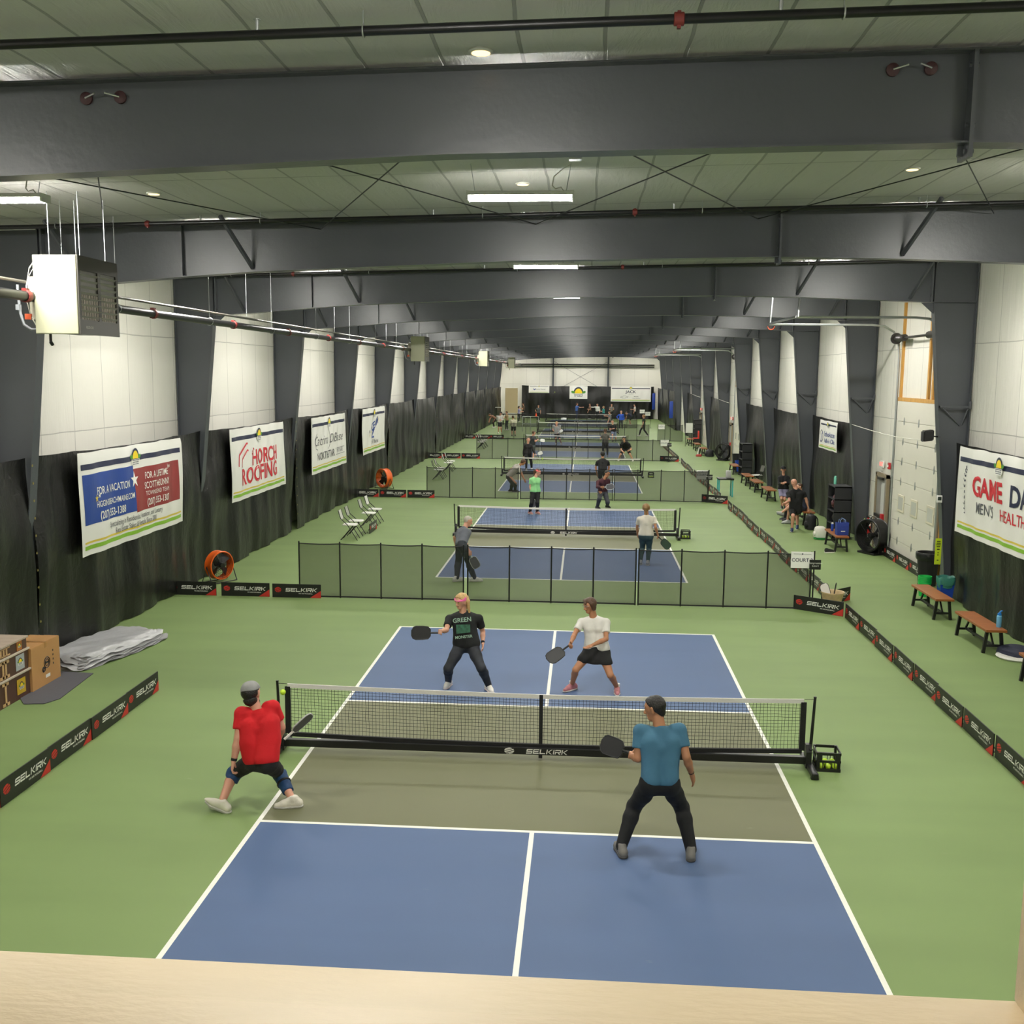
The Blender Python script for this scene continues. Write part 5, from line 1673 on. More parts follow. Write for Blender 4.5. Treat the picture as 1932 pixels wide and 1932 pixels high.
for k in range(13):
    y = FR[k] + 3.1
    if k == 0: y = -1.3
    t = thing('conduit_run', 'thin grey electrical conduit crossing the ceiling with junction boxes above the lights', 'conduit', (0, y, 0), 0, 'conduit runs across the ceiling')
    m = MB(); m.tube([(-6.4, 0, zroof(-6.4) - .08), (8.4, -.05, zroof(8.4) - .08)], .012, 6); m.build('conduit', M_GALV, t)
    for x in (-5.85, .34, 6.6):
        m = MB(); m.box(x - .07, x + .07, -.05, .05, zroof(x) - .15, zroof(x) - .05, bev=.006); m.build('junction_box', M_GALV, t, smooth=False)
M_ROD = mat('dark_brace_rod', '#2c2d2f', .4, .5)
for k in (0, 6, 11):
    for i, (xa, xb) in enumerate(((-7.0, -3.6), (-3.6, -.3), (-.3, 3.0), (3.0, 6.4))):
        for s in (0, 1):
            a, b_ = (xa, xb) if s == 0 else (xb, xa)
            m = MB(); m.cyl((a, FR[k] + .1, zroof(a) - .12), (b_, FR[k + 1] - .1, zroof(b_) - .16), .008, n=6)
            tag(m.build('brace_rod', M_ROD), 'thin dark diagonal brace rod under the ceiling between two frames', 'rod', 'ceiling brace rods')
M_REFLGLOW = mat('warm_reflection_glow', '#ffd9a0', .5, emit=1.4)  # added glowing discs imitate gallery downlights reflected in the window pane
for x, y, lab in ((-.34, -4.62, 'round cream disc imitating a lamp reflection just before the first deep beam'), (-5.16, .75, 'round cream disc imitating a lamp reflection toward the heater wall'), (-.35, .76, 'round cream disc imitating a lamp reflection above the hanging tube light'), (4.38, .47, 'round cream disc imitating a lamp reflection toward the roller door wall')):
    t = thing('reflection_disc', lab, 'ceiling light', (x, y, zroof(x) - .02), 0, None)
    m = MB(); m.lathe([(0, 0), (.085, 0), (.095, .01), (.09, .02), (0, .02)], n=24); m.build('rim', M_WHITEM, t)
    m = MB(); m.lathe([(0, -.004), (.07, -.004), (.07, .0), (0, .0)], n=24); m.build('lens', M_REFLGLOW, t)  # glow put in for the reflection, no lamp hangs here
for x in (-3.555, -3.274, 2.769, 3.051):
    t = thing('rod_anchor', 'dark red washer and rod on the first beam, %s' % {-3.555: 'outer one on the heater side', -3.274: 'inner one on the heater side', 2.769: 'inner one on the roller door side', 3.051: 'outer one on the roller door side'}[x], 'anchor', (x, FR[0] - .008, 7.09 + .024 * (x + 3.4)), 0, 'rod anchors on the nearest beam')
    m = MB(); m.lathe([(0, 0), (.05, 0), (.05, -.02), (.03, -.03), (0, -.03)], axis='y', n=14); m.build('washer', mat('dark_oxide_red', '#3c2023', .6), t)
    m = MB(); m.cyl((0, -.03, 0), ((.1 if x < -3.4 or x == 2.769 else -.1), -.08, .02), .008, n=6); m.build('rod_end', M_GALV, t)
# ------------------------------------------------------------------ people
def surface_nets(Vg, org, h):
    """smooth surface of a signed distance grid"""
    S = Vg < 0
    nx, ny, nz = Vg.shape
    c = np.zeros((nx - 1, ny - 1, nz - 1), np.int8)
    for dx in (0, 1):
        for dy in (0, 1):
            for dz in (0, 1):
                c += S[dx:nx - 1 + dx, dy:ny - 1 + dy, dz:nz - 1 + dz]
    act = (c > 0) & (c < 8)
    idx = np.full(act.shape, -1, np.int64)
    cells = np.argwhere(act)
    idx[act] = np.arange(len(cells))
    P = np.zeros((len(cells), 3)); W = np.zeros(len(cells))
    cor = [(a, b, d) for a in (0, 1) for b in (0, 1) for d in (0, 1)]
    i, j, k = cells.T
    for a in range(8):
        for b in range(a + 1, 8):
            A, B = cor[a], cor[b]
            if sum(x != y for x, y in zip(A, B)) != 1: continue
            va = Vg[i + A[0], j + A[1], k + A[2]]; vb = Vg[i + B[0], j + B[1], k + B[2]]
            m_ = (va < 0) != (vb < 0)
            t = np.where(m_, va / np.where(m_, va - vb, 1), 0)
            for q in range(3):
                P[:, q] += np.where(m_, A[q] + t * (B[q] - A[q]), 0)
            W += m_
    P = (P / W[:, None] + cells) * h + org
    F = []
    for ax in range(3):
        sl0 = [slice(None)] * 3; sl1 = [slice(None)] * 3
        sl0[ax] = slice(0, -1); sl1[ax] = slice(1, None)
        s0, s1 = S[tuple(sl0)], S[tuple(sl1)]
        e = np.argwhere(s0 != s1)
        o1, o2 = [(1, 2), (2, 0), (0, 1)][ax]
        ok = (e[:, o1] > 0) & (e[:, o2] > 0) & (e[:, o1] < Vg.shape[o1] - 1) & (e[:, o2] < Vg.shape[o2] - 1)
        e = e[ok]
        if len(e) == 0: continue
        def g(d1, d2):
            q = e.copy(); q[:, o1] += d1; q[:, o2] += d2
            return idx[q[:, 0], q[:, 1], q[:, 2]]
        q = np.stack([g(-1, -1), g(0, -1), g(0, 0), g(-1, 0)], 1)
        flip = ~s0[e[:, 0], e[:, 1], e[:, 2]]
        q[flip] = q[flip][:, ::-1]
        F.append(q)
    return P, np.concatenate(F)

class Sdf:
    """union of tapered capsules, blended smoothly; cut planes per group"""
    def __init__(self): self.g = []
    def group(self, prims, k=.03, cuts=()):
        """prims: (a, b, ra, rb[, (squash axis, factor)]); cuts: (point, outward normal)"""
        self.g.append((prims, k, cuts)); return self
    def mesh(self, h):
        lo = np.array([1e9] * 3); hi = -lo
        for pr_, k, _ in self.g:
            for p in pr_:
                for q, r in ((p[0], p[2]), (p[1], p[3])):
                    lo = np.minimum(lo, np.array(q) - r); hi = np.maximum(hi, np.array(q) + r)
        lo -= 3 * h + .02; hi += 3 * h + .02
        n = np.ceil((hi - lo) / h).astype(int) + 1
        ax = [lo[q] + h * np.arange(n[q]) for q in range(3)]
        tot = np.full(n, .5)
        for pr_, k, cuts in self.g:
            d = np.full(n, .5)
            for p in pr_:
                a, b = np.array(p[0], float), np.array(p[1], float)
                ra, rb = p[2], p[3]
                R = max(ra, rb) + 2 * k + 2 * h
                i0 = np.maximum(0, np.floor((np.minimum(a, b) - R - lo) / h).astype(int)); i1 = np.minimum(n, np.ceil((np.maximum(a, b) + R - lo) / h).astype(int) + 1)
                if (i1 <= i0).any(): continue
                X = ax[0][i0[0]:i1[0], None, None]; Yy = ax[1][None, i0[1]:i1[1], None]; Z = ax[2][None, None, i0[2]:i1[2]]
                ba = b - a; L2 = max(ba @ ba, 1e-9)
                px, py, pz = X - a[0], Yy - a[1], Z - a[2]
                t = np.clip((px * ba[0] + py * ba[1] + pz * ba[2]) / L2, 0, 1)
                dd = np.sqrt((px - t * ba[0]) ** 2 + (py - t * ba[1]) ** 2 + (pz - t * ba[2]) ** 2) - (ra + (rb - ra) * t)
                sub = d[i0[0]:i1[0], i0[1]:i1[1], i0[2]:i1[2]]
                hh = np.clip(.5 + .5 * (dd - sub) / k, 0, 1)
                sub[:] = dd * (1 - hh) + sub * hh - k * hh * (1 - hh)
            for cp, cn in cuts:
                cn = np.array(cn, float); cn /= np.linalg.norm(cn)
                pl = (ax[0][:, None, None] - cp[0]) * cn[0] + (ax[1][None, :, None] - cp[1]) * cn[1] + (ax[2][None, None, :] - cp[2]) * cn[2]
                d = np.maximum(d, pl)
            kk = .012
            hh = np.clip(.5 + .5 * (d - tot) / kk, 0, 1)
            tot = d * (1 - hh) + tot * hh - kk * hh * (1 - hh)
        return surface_nets(tot, lo, h)

def sdf_data(name, parts, mats):
    """parts: list of (Sdf, cell size); joined into one mesh"""
    VV, FF, o = [], [], 0
    for s, h in parts:
        v, f = s.mesh(h)
        VV.append(v); FF.append(f + o); o += len(v)
    v = np.concatenate(VV); f = np.concatenate(FF)
    me = bpy.data.meshes.new(name)
    me.vertices.add(len(v)); me.vertices.foreach_set('co', v.astype(np.float32).ravel())
    me.loops.add(f.size); me.loops.foreach_set('vertex_index', f.astype(np.int32).ravel())
    me.polygons.add(len(f)); me.polygons.foreach_set('loop_start', np.arange(0, f.size, 4, dtype=np.int32))
    me.polygons.foreach_set('loop_total', np.full(len(f), 4, np.int32)) if False else None
    me.update(calc_edges=True); me.validate()
    me.polygons.foreach_set('use_smooth', [True] * len(me.polygons))
    for m in (mats if isinstance(mats, (list, tuple)) else [mats]): me.materials.append(m)
    return me

def A(*v): return np.array(v, float)
def unit(v):
    v = np.array(v, float); return v / (np.linalg.norm(v) or 1)
def cloth(name, col, rough=.85, var=.08, bump=.35, bscale=9): return mat(name, col, rough, var=var, vscale=6, bump=bump, bscale=bscale)
SKIN = {'fair': mat('fair_skin', '#d8a288', .55, var=.05, vscale=7), 'tan': mat('tan_skin', '#b07a58', .55, var=.05, vscale=7), 'pink': mat('pink_skin', '#d09880', .55, var=.05, vscale=7)}
HAIR = {'black': mat('black_hair', '#17130f', .5, bump=.5, bscale=60), 'brown': mat('brown_hair', '#4f3522', .5, var=.2, vscale=30, bump=.5, bscale=60), 'blond': mat('blond_hair', '#c4a06a', .5, var=.2, vscale=30, bump=.5, bscale=60), 'white': mat('pale_grey_hair', '#b7b0a3', .6, var=.1, vscale=30, bump=.4, bscale=60), 'darkblond': mat('dark_blond_hair', '#8d6b42', .5, var=.2, vscale=30, bump=.5, bscale=60)}
M_EYE = mat('eye_dark', '#1c1512', .3)
M_LIP = mat('lip_tint', '#9c5348', .5)

def hand_prims(w, d, nrm, side, curl, s=1.0):
    """palm, four unequal fingers with two bends and a thumb. w wrist, d pointing direction, nrm palm normal, side = +1 thumb towards cross(d,nrm)"""
    d = unit(d); nrm = unit(nrm - d * (nrm @ d)) if abs(unit(nrm) @ d) < .98 else unit(np.cross(d, [1, 0, .3]))
    lat = np.cross(d, nrm) * side
    pr_ = []
    for o in (-.026, -.009, .009, .026):
        pr_.append((w + d * .01 + lat * o * .6, w + d * .085 + lat * o, .019 * s, .014 * s))
    for o, L in ((-.030, .062), (-.010, .076), (.010, .082), (.029, .072)):
        b = w + d * .09 * s + lat * o * s
        c1, c2, c3 = curl * .5, curl * 1.3, curl * 2.0
        for q, (ang, f) in enumerate(((c1, .45), (c2, .32), (c3, .23))):
            e = b + (d * math.cos(ang) + nrm * math.sin(ang)) * L * f * 1.05 * s
            r0 = (.0095 - .001 * q) * s
            pr_.append((b, e, r0, r0 - .001)); b = e
    tb = w + d * .025 * s + lat * .022 * s
    t1 = tb + (d * .5 + lat * .75 + nrm * (.2 + .3 * curl)) * .038 * s
    t2 = t1 + (d * .8 + lat * (.45 - .5 * curl) + nrm * .45 * curl) * .032 * s
    pr_ += [(tb, t1, .014 * s, .0105 * s), (t1, t2, .0105 * s, .009 * s)]
    return pr_

def person(key, label, o, H, fem, fwd, J, top, bottom, skin='fair', hair='brown', hs='short', look=None, fat=1.0, sleeve='short', shoes=('#d9d6cf', '#c9c6bf'), legs='long', lod=0, cap=None, band=None, curl=(.35, .35), palm=(None, None), handdir=(None, None), hem=.04, extra=None, group=None):
    s = H / 1.75
    hb, hh_, hn = ((.0115, .0062, .0075), (.015, .0075, .010), (.021, .010, .015))[lod]
    t = thing('person', label, 'person', (o[0], o[1], 0), 0, group)
    J = {k: A(*v) for k, v in J.items()}
    fw = unit([fwd[0], fwd[1], 0]); up = A(0, 0, 1); rt = np.cross(fw, up)
    pel, nk, hd = J['pel'], J['neck'], J['head']
    sp = unit(nk - pel)
    shl, shr = J['sl'], J['sr']
    lat = unit(shr - shl + rt * .25)
    front = unit(np.cross(sp, lat) * -1) if np.cross(up, rt) @ fw < 0 else unit(np.cross(sp, lat))
    if front @ fw < 0: front = -front
    hip = unit(J['hr'] - J['hl'])
    sk = SKIN[skin]
    w = fat
    mid = pel + (nk - pel) * .36
    che = pel + (nk - pel) * .70
    def torso(g):
        """body core; g: clothing thickness"""
        ps = []
        cw, ww, pw = ((.082, .06, .085) if fem else (.098, .072, .075))
        for q in (-1, 1):
            ps.append((che + lat * q * cw * s, mid + lat * q * ww * s * w, (.098 if fem else .108) * s * (.5 + .5 * w) + g, (.088 if fem else .098) * s * w + g))
            ps.append((mid + lat * q * ww * s * w, pel + hip * q * pw * s, (.088 if fem else .098) * s * w + g, (.108 if fem else .100) * s * w + g))
            sh = shr if q > 0 else shl
            ps.append((nk - sp * .06 * s + lat * q * .05 * s, sh - sp * .022 * s, .060 * s + g, .048 * s + g))
            ps.append((che + lat * q * .09 * s + sp * .04 * s, sh - sp * .03 * s, .085 * s + g, .05 * s + g))
            if fem: ps.append((che + lat * q * .07 * s - sp * .03 * s + front * .055 * s, che + lat * q * .07 * s - sp * .05 * s + front * .065 * s, .058 * s * w + g, .055 * s * w + g))
        ps.append((nk - sp * .05 * s - front * .01, nk - sp * .2 * s - front * .02, .07 * s + g, .09 * s + g))
        if w > 1.08 : ps.append((mid + front * .03, pel + front * .02 + sp * .05, .10 * s * w + g, .09 * s * w + g))
        return ps
    def arm(q, g, f0=0.0, f1=2.0):
        a, b, c = (J['sl'], J['el'], J['wl']) if q < 0 else (J['sr'], J['er'], J['wr'])
        k_ = (.9 if fem else 1.0) * s * (.6 + .4 * w)
        ps = [(a, b, .053 * k_ + g, .040 * k_ + g)]
        if f1 > 1: ps += [(b, b + (c - b) * .35, .040 * k_ + g, .042 * k_ + g), (b + (c - b) * .35, c, .042 * k_ + g, .027 * k_ + g)]
        return ps
    def leg(q, g, f1=2.0, loose=0.0):
        a, b, c = (J['hl'], J['kl'], J['al']) if q < 0 else (J['hr'], J['kr'], J['ar'])
        k_ = s * (.65 + .35 * w)
        a2 = a + hip * q * .0
        out = [(a2 + up * .02, a2 + (b - a2) * .45, .094 * k_ + g, .078 * k_ + g + loose * .4), (a2 + (b - a2) * .45, b, .078 * k_ + g + loose * .4, .056 * k_ + g + loose)]
        if f1 > 1:
            back = unit(np.cross(c - b, rt)); back = -back if back @ fw > 0 else back
            cm = b + (c - b) * .3 + back * .012
            out += [(b, cm, .056 * k_ + g + loose, .056 * k_ + g + loose), (cm, c, .056 * k_ + g + loose, .037 * k_ + g + loose * 1.1)]
        return out
    # ---- body: one continuous skin surface
    B = Sdf()
    core = torso(-.008) + [(nk - sp * .06 * s, hd - unit(hd - nk) * .05 * s, .06 * s, .052 * s)]
    for q in (-1, 1): core += arm(q, 0) + leg(q, -.004)
    B.group(core, .016)
    for q, a_, t_ in ((-1, 'al', 'tl'), (1, 'ar', 'tr')):
        B.group([(J[a_] - up * .01, J[t_] * .45 + J[a_] * .55 + up * .0, .03 * s, .022 * s)], .012)
    lk = unit(look) if look is not None else fw
    hup = unit(hd - nk); hup = unit(hup * .6 + up * .4)
    lk = unit(lk - hup * (lk @ hup)); hl = np.cross(lk, hup)
    hd2 = hd
    Hs = Sdf()
    face = [(hd2 + hup * .025 * s - lk * .012 * s, hd2 + hup * .02 * s + lk * .012 * s, .090 * s, .086 * s),
            (hd2 - hup * .02 * s + lk * .02 * s, hd2 - hup * .085 * s + lk * .045 * s, .074 * s, .042 * s),
            (hd2 - hup * .06 * s - lk * .015, nk - sp * .02 * s, .056 * s, .057 * s),
            (hd2 - hup * .075 * s + lk * .06 * s, hd2 - hup * .095 * s + lk * .062 * s, .026 * s, .02 * s)]
    Hs.group(face, .022)
    Hs.group([(hd2 + hup * .012 * s + lk * .088 * s, hd2 - hup * .032 * s + lk * .108 * s, .010 * s, .0165 * s), (hd2 - hup * .036 * s + lk * .094 * s + hl * .01, hd2 - hup * .036 * s + lk * .094 * s - hl * .01, .011 * s, .011 * s)], .014)
    for q in (-1, 1):
        Hs.group([(hd2 + hl * q * .082 * s + hup * .012 * s, hd2 + hl * q * .084 * s - hup * .032 * s, .021 * s, .014 * s)], .01)
        Hs.group([(hd2 + hl * q * .018 * s + hup * .038 * s + lk * .083 * s, hd2 + hl * q * .05 * s + hup * .034 * s + lk * .072 * s, .012 * s, .011 * s)], .012)
    hands = []
    for qi, (q, e_, w_) in enumerate(((-1, 'el', 'wl'), (1, 'er', 'wr'))):
        d = unit(J[w_] - J[e_]) if handdir[qi] is None else unit(handdir[qi])
        n_ = palm[qi] if palm[qi] is not None else (-lat * q * .8 + fw * .3)
        hp = hand_prims(J[w_], d, A(*n_), 1 if (np.cross(d, A(*n_)) @ fw) > 0 else -1, curl[qi], s * (.92 if fem else 1.0) * 1.05)
        hands.append((Sdf().group(hp + [(J[w_] - unit(J[w_] - J[e_]) * .05, J[w_], .029 * s, .025 * s)], .007), hn))
    link('body', sdf_data('body', [(B, hb), (Hs, hh_)] + hands, sk), t)
    # ---- face details
    m = MB()
    for q in (-1, 1):
        c = hd2 + hl * q * .033 * s + hup * .016 * s + lk * .086 * s
        e = MB(); e.sphere(c, .0105 * s, 10, 6); e.build('eye', M_EYE, t)
        if lod == 0:
            b_ = MB(); b_.tube([hd2 + hl * q * x * s + hup * (.043 - .004 * (x > .04)) * s + lk * (.0985 - (x - .015) * .45) * s for x in (.015, .03, .047)], .0045 * s, 5); b_.build('eyebrow', HAIR[hair] if hair != 'white' else HAIR['darkblond'], t)
    l_ = MB(); l_.tube([hd2 - hup * .062 * s + lk * (.094 - abs(x) * .5) * s + hl * x * s for x in (-.022, -.01, 0, .01, .022)], .0055 * s, 5); l_.build('mouth', M_LIP, t)
    # ---- hair
    hm = HAIR[hair]
    if hs != 'bald':
        Q = Sdf()
        back = -lk
        ps = [(hd2 + hup * .032 * s - lk * .018 * s, hd2 + hup * .034 * s + lk * .008 * s, .101 * s, .094 * s)]
        if hs == 'buzz': ps = [(hd2 + hup * .028 * s - lk * .016 * s, hd2 + hup * .028 * s + lk * .006 * s, .095 * s, .089 * s)]
        if hs in ('short', 'tail', 'bob'): ps.append((hd2 - lk * .03 * s, hd2 - hup * .04 * s - lk * .04 * s, .09 * s, .065 * s))
        cut = [(hd2 + hup * .052 * s + lk * .045 * s, lk * .75 - hup * .62)]
        Q.group(ps, .02, cut)
        if hs == 'bob':
            for q in (-1, 1): Q.group([(hd2 + hl * q * .07 * s + hup * .03 * s, hd2 + hl * q * .078 * s - hup * .05 * s - lk * .02 * s, .045 * s, .035 * s)], .02)
            Q.group([(hd2 + hup * .085 * s + lk * .05 * s + hl * .05 * s, hd2 + hup * .06 * s + lk * .085 * s - hl * .03 * s, .03 * s, .022 * s)], .02)
        if hs == 'tail':
            Q.group([(hd2 + hup * .05 * s - lk * .1 * s, hd2 - hup * .0 * s - lk * .135 * s, .032 * s, .035 * s), (hd2 - lk * .135 * s, hd2 - hup * .17 * s - lk * .10 * s, .036 * s, .018 * s)], .02)
        if extra and 'side_tail' in extra:
            q = extra['side_tail']
            Q.group([(hd2 + hup * .07 * s - lk * .07 * s + hl * q * .03 * s, hd2 + hl * q * .10 * s - lk * .05 * s, .04 * s, .036 * s), (hd2 + hl * q * .10 * s - lk * .05 * s, hd2 + hl * q * .13 * s - hup * .18 * s - lk * .03 * s, .034 * s, .018 * s)], .02)
        link('hair', sdf_data('hair', [(Q, max(hh_, .008))], hm), t)
    if extra and 'beard' in extra:
        Q = Sdf().group([(hd2 - hup * .05 * s - lk * .05 * s, hd2 - hup * .10 * s + lk * .01 * s, .075 * s, .06 * s), (hd2 - hup * .09 * s + lk * .02 * s, hd2 - hup * .10 * s + lk * .055 * s, .05 * s, .035 * s)], .02, [(hd2 - hup * .035 * s, hup)])
        link('long_hair', sdf_data('long_hair', [(Q, .009)], hm), t)
    if cap:
        cm = cloth('cap_' + cap[1:], cap, .8)
        Q = Sdf().group([(hd2 + hup * .045 * s - lk * .012 * s, hd2 + hup * .045 * s + lk * .012 * s, .104 * s, .1 * s)], .02, [(hd2 + hup * .04 * s, -hup)])
        c_ = link('cap', sdf_data('cap', [(Q, max(hh_, .008))], cm), t)
        bk = extra.get('capdir', 1) if extra else 1
        m = MB()
        pts = [hd2 + hup * .05 * s + lk * bk * .085 * s + lk * bk * .085 * math.sin(a) * s + hl * .085 * math.cos(a) * s - hup * .02 * math.sin(a) * s for a in [PI * i / 10 for i in range(11)]]
        m.prism(pts, hup * .008); m.build('visor', cm, c_)
    if band:
        bm2 = cloth('band_' + band[1:], band, .8)
        Q = Sdf().group([(hd2 + hup * .03 * s - lk * .012 * s, hd2 + hup * .032 * s + lk * .014 * s, .1035 * s, .0985 * s)], .02, [(hd2 + hup * .082 * s - lk * .03 * s, hup * .9 + lk * .25), (hd2 + hup * .03 * s + lk * .05 * s, -hup + lk * .15)])
        link('headband', sdf_data('headband', [(Q, max(hh_, .007))], bm2), t)
    # ---- clothes
    tm = top if not isinstance(top, str) else cloth('top_' + top[1:], top)
    bmx = bottom if not isinstance(bottom, str) else cloth('bottom_' + bottom[1:], bottom)
    T = Sdf()
    g = .014 if lod == 0 else .016
    hemp = pel - sp * hem * s
    T.group(torso(g), .020, [(hemp, -sp), (nk - sp * .002 * s + front * .03 * s, sp * .72 + front * .5)])
    for q in (-1, 1):
        a, b, c = (J['sl'], J['el'], J['wl']) if q < 0 else (J['sr'], J['er'], J['wr'])
        if sleeve == 'short':
            e = a + (b - a) * .66
            kw_ = s * (.6 + .4 * w) * (.93 if fem else 1.0)
            T.group([(a - lat * q * .05 * s - sp * .025 * s, a - sp * .018 * s, .072 * kw_, .070 * kw_), (a - sp * .018 * s, e + unit(b - a) * .05, .068 * kw_, .066 * kw_)], .02, [(e, b - a)])
        else:
            T.group(arm(q, .013), .02, [(c - unit(c - b) * .015, c - b)])
    link({'short': 'shirt', 'long': 'long_sleeve_top'}[sleeve], sdf_data('shirt', [(T, hb)], tm), t)
    P_ = Sdf()
    wg = .008
    hips = [(pel + hip * q * .07 * s + sp * .06, J['hr' if q > 0 else 'hl'] + hip * q * .005, .100 * s * w + wg, .10 * s * (.65 + .35 * w) + wg) for q in (-1, 1)]
    hips += [(J['hl'] - up * .03, J['hr'] - up * .03, .088 * s * (.65 + .35 * w), .088 * s * (.65 + .35 * w))]
    wc = (pel + sp * .015 * s, sp)
    if legs == 'long':
        loose = .012 if not fem else .004
        P_.group(hips + sum([leg(q, wg, 2, loose) for q in (-1, 1)], []), .03, [wc])
        for q, a_, k_ in ((-1, 'al', 'kl'), (1, 'ar', 'kr')): pass
    elif legs == 'shorts':
        P_.group(hips, .03, [wc])
        for q in (-1, 1):
            a, b = (J['hl'], J['kl']) if q < 0 else (J['hr'], J['kr'])
            e = a + (b - a) * .82
            P_.group([(a, a + (b - a) * .5, .098 * s * (.65 + .35 * w) + wg, .09 * s), (a + (b - a) * .5, e + unit(b - a) * .06, .09 * s, .083 * s)], .02, [(e, b - a)])
    elif legs == 'skirt':
        hd_ = hips + [(J['hl'] - hip * .01 - up * .02, J['hl'] + (J['kl'] - J['hl']) * .5, .11 * s, .105 * s), (J['hr'] - up * .02, J['hr'] + (J['kr'] - J['hr']) * .5, .11 * s, .105 * s), ((J['hl'] + J['hr']) / 2, (J['hl'] + J['hr'] + J['kl'] + J['kr']) / 4 - up * .0, .13 * s, .13 * s)]
        P_.group(hd_, .06, [wc, ((J['hl'] + J['hr']) / 2 - up * .16 * s, -up)])
    link({'long': 'trousers', 'shorts': 'shorts', 'skirt': 'skirt'}[legs], sdf_data('trousers', [(P_, hb)], bmx), t)
    # ---- shoes
    um = cloth('shoe_' + shoes[0][1:], shoes[0], .6, .05, .2, 30); so = mat('sole_' + shoes[1][1:], shoes[1], .5)
    for a_, t_ in (('al', 'tl'), ('ar', 'tr')):
        an, to = J[a_], J[t_]
        fd = to - an; base = an - up * .09 * s
        flat = unit([fd[0], fd[1], 0]); L = .17 * s
        lift = to[2] - (an[2] - .06 * s)
        heel = base - flat * .07 * s + up * .045
        tip = base + flat * L + up * (.032 + max(0, lift) if lift > .06 else .032)
        ball = base + flat * L * .55 + up * (.042 + (max(0, lift) * .5 if lift > .06 else 0))
        Q = Sdf().group([(heel, ball, .043 * s, .042 * s), (ball, tip, .042 * s, .030 * s), (heel + up * .01, an + up * .015 - flat * .02, .042 * s, .045 * s), (an - flat * .0, ball + up * .012, .044 * s, .036 * s)], .02, [(base + up * .004, -up), (an + up * .045, up)] if lift <= .06 else [(an + up * .045, up)])
        sh = link('shoe', sdf_data('shoe', [(Q, max(.009, hh_))], um), t)
        Q = Sdf().group([(heel - up * .028, ball - up * .026, .05 * s, .049 * s), (ball - up * .026, tip - up * .014, .049 * s, .036 * s)], .02, [(base + up * .001, -up), (base + up * .026, up)] if lift <= .06 else [(heel - up * .02, up * .8 - flat * .25)])
        link('sole', sdf_data('sole', [(Q, .010)], so), sh)
    return t, J, dict(fw=fw, sp=sp, lat=lat, front=front, s=s, lk=lk, hup=hup, hl=hl, hd=hd2, o=A(o[0], o[1], 0), rt=rt)

